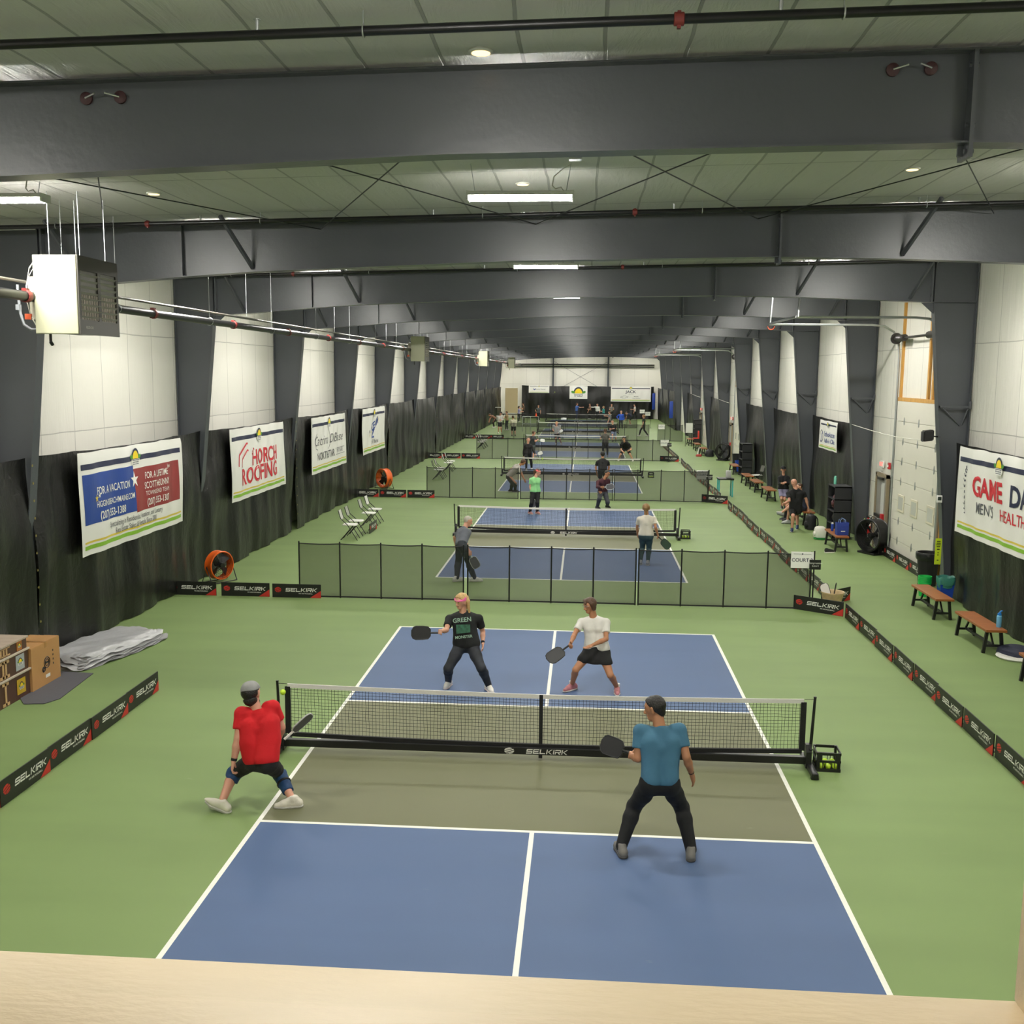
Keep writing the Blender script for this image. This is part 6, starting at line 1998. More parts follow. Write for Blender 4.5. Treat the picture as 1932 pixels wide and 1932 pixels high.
POSES = {
    'red': ((-3.098, -1.765), 1.8, 0, (0.35, 1), {'pel': (0.000, 0.000, 0.603), 'hl': (-0.087, 0.031, 0.552), 'hr': (0.087, -0.031, 0.552), 'neck': (-0.064, 0.144, 1.093), 'head': (-0.146, 0.176, 1.279), 'sl': (-0.243, 0.098, 1.089), 'el': (-0.251, -0.009, 0.816), 'wl': (-0.290, -0.067, 0.569), 'al': (-0.421, -0.142, 0.093), 'kl': (-0.398, 0.238, 0.297), 'tl': (-0.581, -0.122, 0.143), 'sr': (0.082, 0.222, 1.135), 'er': (0.160, 0.279, 0.858), 'wr': (0.084, 0.438, 0.671), 'ar': (0.342, 0.042, 0.093), 'kr': (0.097, 0.338, 0.289), 'tr': (0.250, 0.019, 0.030)}),
    'blue': ((1.322, -2.555), 1.8, 0, (-0.1, 1), {'pel': (0.000, 0.000, 0.832), 'hl': (-0.092, -0.009, 0.780), 'hr': (0.092, 0.009, 0.780), 'neck': (0.008, 0.167, 1.318), 'head': (-0.055, 0.232, 1.503), 'sl': (-0.202, 0.167, 1.295), 'el': (-0.227, 0.063, 1.022), 'wl': (-0.275, 0.306, 0.953), 'al': (-0.374, 0.004, 0.093), 'kl': (-0.238, 0.237, 0.430), 'tl': (-0.433, 0.228, 0.030), 'sr': (0.199, 0.167, 1.320), 'er': (0.266, 0.048, 1.060), 'wr': (0.338, 0.155, 0.838), 'ar': (0.338, -0.004, 0.093), 'kr': (0.256, 0.249, 0.433), 'tr': (0.360, 0.213, 0.030)}),
    'blacktee': ((-1.294, 2.882), 1.7, 1, (-0.15, -1), {'pel': (0.000, 0.000, 0.745), 'hl': (0.086, -0.013, 0.697), 'hr': (-0.086, 0.013, 0.697), 'neck': (-0.063, 0.104, 1.216), 'head': (-0.090, 0.038, 1.396), 'sl': (0.179, 0.104, 1.124), 'el': (0.238, 0.199, 0.871), 'wl': (0.259, -0.001, 0.736), 'al': (0.362, -0.077, 0.087), 'kl': (0.265, -0.288, 0.423), 'tl': (0.445, -0.257, 0.030), 'sr': (-0.282, 0.104, 1.104), 'er': (-0.299, -0.136, 0.968), 'wr': (-0.350, -0.370, 1.009), 'ar': (-0.294, 0.077, 0.087), 'kr': (-0.259, -0.210, 0.375), 'tr': (-0.322, -0.091, 0.030)}),
    'whitetee': ((0.744, 2.929), 1.7, 1, (-0.35, -1), {'pel': (0.000, 0.000, 0.705), 'hl': (0.083, -0.029, 0.657), 'hr': (-0.083, 0.029, 0.657), 'neck': (-0.055, 0.112, 1.174), 'head': (-0.119, 0.090, 1.357), 'sl': (0.135, 0.100, 1.105), 'el': (0.140, -0.120, 0.880), 'wl': (-0.085, -0.290, 0.815), 'al': (0.327, -0.033, 0.087), 'kl': (0.210, -0.311, 0.362), 'tl': (0.327, -0.297, 0.030), 'sr': (-0.246, 0.112, 1.094), 'er': (-0.349, -0.085, 0.929), 'wr': (-0.402, -0.309, 0.853), 'ar': (-0.376, 0.033, 0.087), 'kr': (-0.321, -0.220, 0.403), 'tr': (-0.482, -0.086, 0.030)}),
    'greyman': ((-2.377, 11.177), 1.78, 0, (1, 0.45), {'pel': (0.000, 0.000, 0.907), 'hl': (-0.038, 0.083, 0.857), 'hr': (0.038, -0.083, 0.857), 'neck': (0.028, 0.403, 1.216), 'head': (0.109, 0.477, 1.388), 'sl': (-0.087, 0.503, 1.121), 'el': (-0.238, 0.679, 0.947), 'wl': (-0.230, 0.825, 0.739), 'al': (-0.097, -0.024, 0.092), 'kl': (-0.089, 0.228, 0.436), 'tl': (0.021, 0.053, 0.030), 'sr': (0.148, 0.253, 1.164), 'er': (0.082, 0.054, 0.964), 'wr': (0.186, -0.075, 0.771), 'ar': (0.317, 0.024, 0.092), 'kr': (0.159, 0.120, 0.477), 'tr': (0.468, 0.041, 0.030)}),
    'whitetop': ((2.146, 13.858), 1.7, 1, (0.1, 1), {'pel': (0.000, 0.000, 0.807), 'hl': (-0.087, 0.009, 0.759), 'hr': (0.087, -0.009, 0.759), 'neck': (0.004, 0.065, 1.289), 'head': (-0.011, 0.091, 1.481), 'sl': (-0.185, 0.065, 1.213), 'el': (-0.228, 0.191, 0.970), 'wl': (-0.203, 0.303, 0.756), 'al': (-0.129, 0.026, 0.087), 'kl': (-0.070, 0.262, 0.415), 'tl': (-0.112, 0.191, 0.024), 'sr': (0.199, 0.065, 1.220), 'er': (0.233, -0.112, 1.010), 'wr': (0.301, -0.009, 0.801), 'ar': (0.061, -0.026, 0.087), 'kr': (0.100, 0.229, 0.404), 'tr': (0.078, 0.138, 0.024)}),
    'green': ((-1.189, 23.162), 1.7, 1, (0.5, -0.8), {'pel': (0.000, 0.000, 0.831), 'hl': (0.074, 0.046, 0.782), 'hr': (-0.074, -0.046, 0.782), 'neck': (-0.008, 0.037, 1.315), 'head': (0.076, 0.057, 1.489), 'sl': (0.122, 0.087, 1.237), 'el': (0.100, 0.222, 0.996), 'wl': (0.091, 0.048, 0.827), 'al': (0.084, 0.018, 0.087), 'kl': (0.091, -0.199, 0.433), 'tl': (0.172, -0.122, 0.024), 'sr': (-0.154, -0.013, 1.243), 'er': (-0.186, -0.045, 0.970), 'wr': (-0.106, -0.098, 0.746), 'ar': (-0.177, -0.018, 0.087), 'kr': (-0.115, -0.257, 0.413), 'tr': (-0.089, -0.158, 0.024)}),
    'maroon': ((1.213, 25.094), 1.76, 0, (0.5, -0.8), {'pel': (0.000, 0.000, 0.652), 'hl': (0.077, 0.048, 0.602), 'hr': (-0.077, -0.048, 0.602), 'neck': (0.045, -0.170, 1.123), 'head': (0.145, -0.156, 1.297), 'sl': (0.204, -0.070, 1.057), 'el': (0.233, 0.094, 0.824), 'wl': (0.055, -0.072, 0.760), 'al': (0.194, 0.178, 0.091), 'kl': (0.190, -0.209, 0.260), 'tl': (0.284, 0.033, 0.025), 'sr': (-0.187, -0.270, 1.013), 'er': (-0.205, -0.500, 0.842), 'wr': (-0.074, -0.713, 0.868), 'ar': (-0.184, -0.178, 0.091), 'kr': (-0.116, -0.445, 0.411), 'tr': (-0.094, -0.323, 0.025)}),
    'bend': ((-2.614, 29.79), 1.76, 0, (1, 0.2), {'pel': (0.000, 0.000, 0.677), 'hl': (-0.018, 0.089, 0.626), 'hr': (0.018, -0.089, 0.626), 'neck': (0.439, 0.000, 1.128), 'head': (0.593, 0.000, 1.263), 'sl': (0.295, 0.180, 1.109), 'el': (0.107, 0.336, 0.959), 'wl': (0.002, 0.554, 0.892), 'al': (0.089, 0.083, 0.091), 'kl': (0.172, -0.220, 0.373), 'tl': (0.257, 0.116, 0.025), 'sr': (0.452, -0.180, 1.011), 'er': (0.572, -0.303, 0.782), 'wr': (0.670, -0.445, 0.600), 'ar': (0.278, -0.083, 0.091), 'kr': (0.308, -0.349, 0.417), 'tr': (0.446, -0.049, 0.025)}),
    'blackwoman': ((-2.366, 39.711), 1.72, 1, (0.1, -1), {'pel': (0.000, 0.000, 0.873), 'hl': (0.088, 0.009, 0.823), 'hr': (-0.088, -0.009, 0.823), 'neck': (-0.007, 0.033, 1.363), 'head': (0.012, 0.046, 1.558), 'sl': (0.185, 0.033, 1.254), 'el': (0.275, -0.091, 1.019), 'wl': (0.392, -0.212, 0.840), 'al': (0.185, 0.313, 0.088), 'kl': (0.172, 0.043, 0.401), 'tl': (0.201, 0.147, 0.025), 'sr': (-0.169, 0.033, 1.249), 'er': (-0.221, 0.033, 0.949), 'wr': (-0.218, 0.033, 0.703), 'ar': (-0.054, -0.313, 0.088), 'kr': (-0.063, -0.296, 0.501), 'tr': (-0.038, -0.479, 0.025)}),
    'blackback': ((1.309, 31.05), 1.78, 0, (-0.1, 1), {'pel': (0.000, 0.000, 0.888), 'hl': (-0.091, -0.009, 0.837), 'hr': (0.091, 0.009, 0.837), 'neck': (-0.004, 0.269, 1.319), 'head': (-0.008, 0.285, 1.522), 'sl': (-0.228, 0.269, 1.179), 'el': (-0.292, 0.269, 0.950), 'wl': (-0.242, 0.245, 0.702), 'al': (-0.095, -0.019, 0.092), 'kl': (-0.105, 0.214, 0.449), 'tl': (-0.112, 0.153, 0.025), 'sr': (0.225, 0.269, 1.186), 'er': (0.275, 0.269, 0.959), 'wr': (0.235, 0.256, 0.708), 'ar': (0.155, 0.019, 0.092), 'kr': (0.147, 0.239, 0.457), 'tr': (0.137, 0.191, 0.025)}),
    'blackcrouch': ((2.89, 45.953), 1.78, 0, (-0.1, -1), {'pel': (0.000, 0.000, 0.773), 'hl': (0.091, -0.009, 0.722), 'hr': (-0.091, 0.009, 0.722), 'neck': (-0.111, -0.317, 1.154), 'head': (-0.150, -0.440, 1.312), 'sl': (0.161, -0.317, 1.008), 'el': (0.288, -0.317, 0.709), 'wl': (0.160, -0.532, 0.663), 'al': (0.405, -0.107, 0.092), 'kl': (0.230, -0.312, 0.423), 'tl': (0.388, -0.279, 0.025), 'sr': (-0.316, -0.317, 0.971), 'er': (-0.279, -0.317, 0.671), 'wr': (-0.165, -0.519, 0.567), 'ar': (-0.400, 0.107, 0.092), 'kr': (-0.311, -0.189, 0.386), 'tr': (-0.417, -0.065, 0.025)}),
    'darkgreypaddle': ((-2.434, 45.898), 1.78, 0, (0.8, 0.5), {'pel': (0.000, 0.000, 0.853), 'hl': (-0.049, 0.078, 0.802), 'hr': (0.049, -0.078, 0.802), 'neck': (-0.008, 0.030, 1.361), 'head': (0.047, 0.044, 1.556), 'sl': (-0.134, 0.130, 1.299), 'el': (-0.161, 0.130, 1.055), 'wl': (-0.008, 0.130, 0.966), 'al': (-0.111, -0.014, 0.092), 'kl': (-0.132, 0.272, 0.408), 'tl': (0.035, 0.078, 0.025), 'sr': (0.119, -0.070, 1.314), 'er': (0.161, -0.241, 1.084), 'wr': (0.271, -0.025, 1.162), 'ar': (0.040, 0.014, 0.092), 'kr': (0.070, 0.217, 0.466), 'tr': (0.186, 0.105, 0.025)}),
    'greyback': ((1.772, 48.962), 1.72, 1, (0, 1), {'pel': (0.000, 0.000, 0.892), 'hl': (-0.088, 0.000, 0.842), 'hr': (0.088, 0.000, 0.842), 'neck': (-0.010, 0.028, 1.382), 'head': (-0.014, 0.039, 1.578), 'sl': (-0.198, 0.028, 1.268), 'el': (-0.289, 0.028, 1.077), 'wl': (-0.286, 0.269, 1.125), 'al': (-0.077, -0.021, 0.088), 'kl': (-0.112, 0.178, 0.449), 'tl': (-0.077, 0.147, 0.025), 'sr': (0.182, 0.028, 1.273), 'er': (0.251, 0.028, 1.052), 'wr': (0.224, 0.272, 1.068), 'ar': (0.146, 0.021, 0.088), 'kr': (0.138, 0.198, 0.461), 'tr': (0.146, 0.188, 0.025)}),
    'blond': ((-1.391, 59.044), 1.78, 0, (-0.1, -1), {'pel': (0.000, 0.000, 0.777), 'hl': (0.091, -0.009, 0.726), 'hr': (-0.091, 0.009, 0.726), 'neck': (-0.037, 0.024, 1.284), 'head': (-0.044, 0.033, 1.487), 'sl': (0.176, 0.024, 1.333), 'el': (0.218, 0.024, 1.038), 'wl': (0.075, -0.084, 0.857), 'al': (0.308, 0.038, 0.092), 'kl': (0.204, -0.264, 0.376), 'tl': (0.290, -0.134, 0.025), 'sr': (-0.268, 0.024, 1.328), 'er': (-0.301, 0.024, 1.031), 'wr': (-0.103, 0.020, 0.871), 'ar': (-0.062, -0.038, 0.092), 'kr': (-0.060, -0.313, 0.418), 'tr': (-0.079, -0.210, 0.025)}),
    'blackshorts': ((2.67, 62.994), 1.78, 0, (-0.2, -1), {'pel': (0.000, 0.000, 0.759), 'hl': (0.090, -0.018, 0.708), 'hr': (-0.090, 0.018, 0.708), 'neck': (-0.078, 0.026, 1.261), 'head': (-0.113, 0.036, 1.461), 'sl': (0.107, 0.026, 1.187), 'el': (0.152, 0.026, 0.954), 'wl': (-0.094, 0.029, 0.889), 'al': (0.182, 0.324, 0.092), 'kl': (0.164, -0.064, 0.269), 'tl': (0.148, 0.154, 0.025), 'sr': (-0.280, 0.026, 1.182), 'er': (-0.274, 0.026, 0.910), 'wr': (-0.086, -0.137, 0.960), 'ar': (-0.069, -0.324, 0.092), 'kr': (-0.106, -0.384, 0.513), 'tr': (-0.103, -0.493, 0.025)}),
    'hoodie': ((-6.431, 71.388), 1.78, 0, (0.3, -1), {'pel': (0.000, 0.000, 0.957), 'hl': (0.088, 0.026, 0.907), 'hr': (-0.088, -0.026, 0.907), 'neck': (-0.005, 0.020, 1.466), 'head': (0.080, 0.034, 1.650), 'sl': (0.257, 0.020, 1.437), 'el': (0.259, 0.020, 1.134), 'wl': (0.101, -0.175, 1.097), 'al': (0.136, 0.029, 0.092), 'kl': (0.104, -0.129, 0.487), 'tl': (0.186, -0.136, 0.025), 'sr': (-0.224, 0.020, 1.432), 'er': (-0.222, 0.020, 1.128), 'wr': (0.006, -0.093, 1.135), 'ar': (-0.122, -0.029, 0.092), 'kr': (-0.072, -0.182, 0.487), 'tr': (-0.072, -0.195, 0.025)}),
    'cream': ((-5.064, 68.068), 1.78, 0, (-0.3, 1), {'pel': (0.000, 0.000, 0.794), 'hl': (-0.088, -0.026, 0.743), 'hr': (0.088, 0.026, 0.743), 'neck': (-0.006, 0.022, 1.302), 'head': (-0.059, 0.026, 1.499), 'sl': (-0.215, 0.022, 1.249), 'el': (-0.255, 0.022, 0.957), 'wl': (-0.181, 0.191, 0.782), 'al': (-0.117, -0.028, 0.092), 'kl': (-0.148, 0.261, 0.405), 'tl': (-0.166, 0.138, 0.025), 'sr': (0.204, 0.022, 1.255), 'er': (0.207, 0.022, 0.963), 'wr': (0.114, 0.180, 0.787), 'ar': (0.132, 0.028, 0.092), 'kr': (0.095, 0.317, 0.403), 'tr': (0.082, 0.193, 0.025)}),
    'walkman': ((7.31, 20.495), 1.8, 0, (-0.25, -1), {'pel': (0.000, 0.000, 0.697), 'hl': (0.090, -0.022, 0.646), 'hr': (-0.090, 0.022, 0.646), 'neck': (-0.013, 0.000, 1.348), 'head': (-0.083, 0.033, 1.538), 'sl': (0.227, 0.000, 1.215), 'el': (0.320, 0.000, 1.012), 'wl': (0.381, 0.000, 0.790), 'al': (0.143, 0.301, 0.093), 'kl': (0.133, 0.407, 0.511), 'tl': (0.101, 0.131, 0.026), 'sr': (-0.241, 0.000, 1.207), 'er': (-0.247, -0.174, 0.972), 'wr': (-0.427, -0.346, 0.905), 'ar': (-0.145, -0.301, 0.093), 'kr': (-0.150, -0.406, 0.512), 'tr': (-0.187, -0.471, 0.026)}),
    'capwoman': ((7.969, 26.044), 1.7, 1, (-0.2, -1), {'pel': (0.000, 0.000, 0.760), 'hl': (0.086, -0.017, 0.711), 'hr': (-0.086, 0.017, 0.711), 'neck': (-0.022, 0.000, 1.258), 'head': (-0.031, 0.000, 1.456), 'sl': (0.158, 0.000, 1.161), 'el': (0.136, -0.164, 0.939), 'wl': (-0.050, -0.317, 0.972), 'al': (0.094, 0.008, 0.087), 'kl': (0.018, -0.271, 0.375), 'tl': (0.061, -0.153, 0.024), 'sr': (-0.174, 0.000, 1.156), 'er': (-0.194, -0.164, 0.934), 'wr': (-0.080, -0.369, 0.997), 'ar': (-0.027, -0.008, 0.087), 'kr': (-0.098, -0.268, 0.394), 'tr': (-0.059, -0.170, 0.024)}),
}
def P(key, label, **kw):
    o, H, f, fw, J = POSES[key]
    return person(key, label, o, H, f, fw, J, **kw)
def W(r, k): return r[2]['o'] + r[1][k]

# --- the four on the first court
r = P('red', 'person in a red tee and backward grey cap lunging beside the first net post', top=cloth('red_tee', '#c8121c'), bottom=cloth('black_short_cloth', '#1a1a1c'), skin='pink', hair='black', hs='short', look=(.35, .94, -.2), fat=1.28, legs='shorts', cap='#8f8e8d', shoes=('#dcd6c8', '#b9b6b0'), extra={'beard': 1, 'capdir': -.3}, curl=(1.1, 1.3), hem=.07)
M_BRACE = mat('dark_blue_brace', '#123a63', .7, bump=.3, bscale=30)
t_, J_, _ = r
for k_, a_, f0, f1, rr_ in (('kl', 'al', -.12, .22, .088), ('kr', 'ar', .06, .72, .082)):
    a, b = J_[k_], J_[a_]
    p0, p1 = a + (b - a) * f0, a + (b - a) * f1
    if f0 < 0: p0 = a + (J_['hl'] - a) * .22
    Q = Sdf().group([(p0, a if f0 < 0 else p0, rr_, rr_), (a if f0 < 0 else p0, p1, rr_, rr_ * (.94 if f0 < 0 else .80))], .02, [(p0, p0 - p1), (p1, p1 - p0)])
    br = link('leg_brace', sdf_data('leg_brace', [(Q, .009)], M_BRACE), t_)
    if f0 > 0:
        pm = a + (b - a) * .4
        Q = Sdf().group([(pm - unit(b - a) * .02, pm + unit(b - a) * .02, .084, .083)], .01, [(pm - unit(b - a) * .014, a - b), (pm + unit(b - a) * .014, b - a)])
        link('strap', sdf_data('strap', [(Q, .008)], M_BLACKF), br)
w0, e0 = J_['wl'], J_['el']; d0 = unit(w0 - e0)
m = MB(); m.cyl(w0 - d0 * .035, w0 - d0 * .005, .035, n=14); m.build('wristband', M_BLACKF, t_)
hw = W(r, 'wr'); paddle(PD_B, tuple(hw + A(.05, .03, -.03)), (.62, .35, .55), (-.4, .55, .8), 'black paddle with grey edge reaching past the hip of the red shirted person')
r = P('blue', 'person in a blue grey tee and black trousers seen from behind, beside the first net', top=cloth('slate_blue_tee', '#3f6c86'), bottom=cloth('black_trouser', '#121214'), skin='tan', hair='black', hs='short', look=(-.95, .35, .05), fat=1.02, shoes=('#77746f', '#4a4846'), curl=(1.3, .35), palm=((.5, .6, -.3), (-.6, .4, -.3)), hem=.06)
t_, J_, _ = r
w0, e0 = J_['wr'], J_['er']; d0 = unit(w0 - e0)
m = MB(); m.cyl(w0 - d0 * .04, w0 - d0 * .02, .031, n=14); m.build('wristband', M_BLACKF, t_)
hw = W(r, 'wl'); paddle(PD_A, tuple(hw + A(.02, .09, -.02)), (-.72, .55, .05), (.5, -.85, .1), 'black paddle held out by the person in the blue grey tee')
# printed tee for the blonde woman
r = P('blacktee', 'person in a pink headband and black printed tee beyond the first net', top=cloth('black_print_tee', '#18191b'), bottom=mat('camo_legging', '#23262e', .7, var=.55, vscale=9), skin='fair', hair='blond', hs='tail', look=(-.6, -.8, -.02), fat=1.2, band='#f06fb0', shoes=('#e6e1da', '#d8c7c4'), curl=(.3, 1.3), hem=.10, extra={'side_tail': -1})
t_, J_, q = r
fr_, sp_, la_ = q['front'], q['sp'], q['lat']
fr_ = unit(A(fr_[0], fr_[1], 0) * 1.0 + A(0, 0, fr_[2])); 
c0 = J_['pel'] + (J_['neck'] - J_['pel']) * .52
hor = unit(np.cross(sp_, fr_)); hor = hor if hor[0] > 0 else -hor
def chest_text(s, z, size, m_, nm, dep=.185):
    me = text_mesh(s, size, bold=.02)
    n_ = np.cross(hor, sp_); n_ = n_ if n_ @ fr_ > 0 else -n_
    M = Matrix(((hor[0], -n_[0], sp_[0], 0), (hor[1], -n_[1], sp_[1], 0), (hor[2], -n_[2], sp_[2], 0), (0, 0, 0, 1)))
    p = c0 + sp_ * z + n_ * dep
    me.transform(Matrix.Translation(p) @ M)
    me.materials.append(m_); link(nm, me, t_)
M_PRG = mat('pale_green_tee_print', '#8fae9a', .7)
chest_text('GREEN', .10, .095, M_PRG, 'chest_lettering'); chest_text('MONSTER', -.16, .06, M_PRG, 'chest_lettering', .19)
m = MB(); n_ = np.cross(hor, sp_); n_ = n_ if n_ @ fr_ > 0 else -n_
cc = c0 + n_ * .19 - sp_ * .03
m.poly([cc + hor * x + sp_ * z for x, z in ((-.11, -.07), (.11, -.07), (.12, .05), (-.1, .07))]); m.build('chest_picture', mat('dark_green_tee_print', '#2c5a44', .7, var=.5, vscale=20), t_, smooth=False)
w0, e0 = J_['wl'], J_['el']; d0 = unit(w0 - e0)
m = MB(); m.cyl(w0 - d0 * .04, w0 - d0 * .01, .030, n=14); m.box(-.018, .018, -.036, -.024, -.018, .018, Matrix.Translation(w0 - d0 * .025)); m.build('watch', M_BLACKF, t_)
m = MB()
for s in (-1, 1):
    c = q['hd'] + q['hl'] * s * .034 + q['hup'] * .014 + q['lk'] * .100
    m.tube([c + q['hl'] * .022 * math.cos(a) + q['hup'] * .018 * math.sin(a) for a in [2 * PI * i / 12 for i in range(13)]], .002, 4, cap=False)
    m.cyl(c + q['hl'] * s * .022, q['hd'] + q['hl'] * s * .088 + q['hup'] * .02, .002, n=4)
m.build('glasses', mat('gold_wire', '#b99a5a', .3, .8), t_)
hw = W(r, 'wr'); paddle(PD_A, tuple(hw + A(-.02, -.06, -.01)), (-.93, -.3, .05), (.25, -.95, .15), 'black paddle with blue edge held by the person in the pink headband')
r = P('whitetee', 'person in a white tee and black skirt beyond the first net', top=cloth('white_tee', '#d9d6cf'), bottom=cloth('black_skirt_cloth', '#151517'), skin='tan', hair='brown', hs='bob', look=(-.85, -.5, -.1), fat=1.08, legs='skirt', shoes=('#c47f86', '#dcd4d0'), curl=(.25, 1.3), palm=((-.2, -.3, .9), None), hem=.06)
t_, J_, q = r
m = MB()
for s in (-1, 1):
    c = q['hd'] + q['hl'] * s * .034 + q['hup'] * .014 + q['lk'] * .100
    m.tube([c + q['hl'] * .022 * math.cos(a) + q['hup'] * .016 * math.sin(a) for a in [2 * PI * i / 12 for i in range(13)]], .002, 4, cap=False)
    m.cyl(c + q['hl'] * s * .022, q['hd'] + q['hl'] * s * .088 + q['hup'] * .02, .002, n=4)
m.build('glasses', mat('silver_wire', '#b0b0b2', .3, .8), t_)
for a_, f in (('al', 0), ('ar', 0)):
    m = MB(); m.cyl(J_[a_] + A(0, 0, .0), J_[a_] + A(0, 0, .06), .045, n=14); m.build('sock', M_WFAB, t_)
hw = W(r, 'wr'); paddle(PD_A, tuple(hw + A(-.02, -.06, -.02)), (-.7, -.45, -.42), (-.1, -.75, .6), 'black paddle held low by the person in the white tee and skirt')

# --- second court
r = P('greyman', 'person with pale cropped hair in a grey tee behind the first mesh fence', top=cloth('mid_grey_tee', '#62656e'), bottom=cloth('charcoal_jean', '#32363c'), skin='pink', hair='white', hs='buzz', look=(.95, .25, -.2), lod=1, shoes=('#d5d3cd', '#c5c2bb'), curl=(.5, 1.3), hem=.03)
hw = W(r, 'wr'); paddle(PD_B, tuple(hw + A(.02, -.03, -.05)), (.45, .05, -.85), (.3, -.9, .1), 'dark paddle with pale edge hanging from the hand of the grey shirted person')
r = P('whitetop', 'person with a dark blond ponytail in a cream top, back turned, on the second court', top=cloth('cream_top', '#d5cdbf'), bottom=cloth('deep_teal_legging', '#2c4347'), skin='tan', hair='darkblond', hs='tail', lod=1, shoes=('#8c8f96', '#b9b7b2'), curl=(.4, 1.3))
hw = W(r, 'wr'); paddle(PD_C, tuple(hw + A(.02, -.02, -.05)), (.65, .1, -.65), (.1, -.9, .4), 'dark green paddle held by the person in the cream top')
r = P('green', 'person in a coral headband and mint green tee before the second mesh fence', top=cloth('mint_tee', '#8fd08c'), bottom=cloth('black_legging', '#131315'), skin='fair', hair='brown', hs='tail', look=(.95, -.3, 0), lod=1, band='#f2686e', shoes=('#c98f86', '#d8cfc8'), curl=(1.3, .4), hem=.06)
hw = W(r, 'wr'); paddle(PD_B, tuple(hw + A(.0, -.03, -.07)), (.1, -.1, -1), (.1, -1, .1), 'round grey paddle hanging from the hand of the person in mint green')
r = P('maroon', 'person in a maroon jumper and grey trousers before the second mesh fence', top=cloth('maroon_jumper', '#47212b'), bottom=cloth('dark_grey_trouser', '#3e4046'), skin='tan', hair='black', hs='short', look=(.7, -.7, -.1), lod=1, sleeve='long', shoes=('#1b1b1d', '#8a8884'), curl=(1.0, 1.3), hem=.06)
hw = W(r, 'wr'); paddle(PD_B, tuple(hw + A(.05, -.05, .0)), (.9, -.2, .1), (.1, -1, .2), 'grey paddle held across the waist by the person in maroon')
m = MB()
q = r[2]
c = q['hd'] + q['hup'] * .014 + q['lk'] * .098
m.tube([c + q['hl'] * x for x in (-.06, -.03, 0, .03, .06)], .012, 5); m.build('sunglasses', M_BLACK, r[0])
# --- third court
r = P('bend', 'person in a pale grey tee bending forward seen through the second mesh fence', top=cloth('pale_grey_tee', '#a9a39c'), bottom=cloth('olive_grey_trouser', '#34352f'), skin='tan', hair='brown', hs='short', look=(.9, .35, -.3), lod=1, shoes=('#2a2a2e', '#c0bdb6'))
r = P('blackwoman', 'person in a long black sleeved dress top standing beyond the third net', top=cloth('black_top', '#1a1718'), bottom=cloth('black_legging', '#131315'), skin='fair', hair='brown', hs='short', lod=1, sleeve='long', shoes=('#dcd9d2', '#cfccc5'), curl=(1.2, .5), hem=.16)
hw = W(r, 'wl'); paddle(PD_W, tuple(hw + A(.02, -.04, -.03)), (.7, -.3, .3), (0, -1, .2), 'pale paddle held by the person in the long black top')
P('blackback', 'person with short dark hair in a black tee seen from behind near the third net', top=cloth('jet_tee', '#161617'), bottom=cloth('black_short_cloth', '#1a1a1c'), skin='tan', hair='black', hs='short', lod=1, legs='shorts', shoes=('#3a3a3e', '#a9a6a0'))
r = P('blackcrouch', 'person in a dark headband crouching beyond the third net with hands on thighs', top=cloth('jet_tee', '#161617'), bottom=cloth('black_short_cloth', '#1a1a1c'), skin='fair', hair='black', hs='short', lod=1, legs='shorts', band='#1c1c1e', shoes=('#e2dfd8', '#d5d2cb'), curl=(.7, 1.2))
hw = W(r, 'wr'); paddle(PD_A, tuple(hw + A(-.02, -.05, -.04)), (-.1, -.5, -.8), (.3, -.9, .3), 'dark paddle held by the crouching person')
# --- fourth court
r = P('darkgreypaddle', 'person in a charcoal tee lifting a paddle before the fourth net', top=cloth('charcoal_tee', '#2d3033'), bottom=cloth('grey_short_cloth', '#5d6068'), skin='pink', hair='brown', hs='buzz', look=(.9, .4, 0), lod=1, legs='shorts', shoes=('#8a8a8c', '#bdbab4'), curl=(.5, 1.3))
hw = W(r, 'wr'); paddle(PD_W, tuple(hw + A(.03, .03, .0)), (.8, .3, -.1), (.1, -1, .3), 'yellowish pale paddle held by the person in the charcoal tee')
P('greyback', 'person in a grey tee and dark trousers seen from behind before the fourth net', top=cloth('warm_grey_tee', '#55524e'), bottom=cloth('dark_violet_trouser', '#2c2930'), skin='fair', hair='brown', hs='tail', lod=2, shoes=('#8a8a8c', '#bdbab4'))
r = P('blond', 'person with fair hair in a light grey tee standing beyond the fourth net', top=cloth('light_grey_tee', '#8f8f8d'), bottom=cloth('black_short_cloth', '#1a1a1c'), skin='pink', hair='blond', hs='short', lod=2, legs='shorts', shoes=('#cfccc6', '#bdbab4'))
hw = W(r, 'wl'); paddle(PD_W, tuple(hw + A(.0, -.08, -.02)), (.6, -.3, .4), (0, -1, .2), 'white paddle held by the fair haired person beyond the fourth net')
P('blackshorts', 'person in a black printed tee and blue grey shorts beyond the fourth net', top=cloth('jet_tee', '#161617'), bottom=cloth('blue_grey_short_cloth', '#6d7690'), skin='pink', hair='brown', hs='buzz', lod=2, legs='shorts', shoes=('#55565a', '#8a8a8c'))
# --- fifth court
P('hoodie', 'person in a pale grey hoodie and dark shorts looking down behind the fourth fence', top=cloth('pale_hoodie', '#bdb8b2'), bottom=cloth('black_short_cloth', '#1a1a1c'), skin='pink', hair='black', hs='short', lod=2, sleeve='long', legs='shorts', cap='#2b2b2e', shoes=('#d5d3cd', '#c5c2bb'))
P('cream', 'person in a cream jacket and dark shorts seen from behind on the fifth court', top=cloth('cream_jacket', '#cfc9b4'), bottom=cloth('black_short_cloth', '#1a1a1c'), skin='pink', hair='brown', hs='short', lod=2, sleeve='long', legs='shorts', shoes=('#77746f', '#bdbab4'))
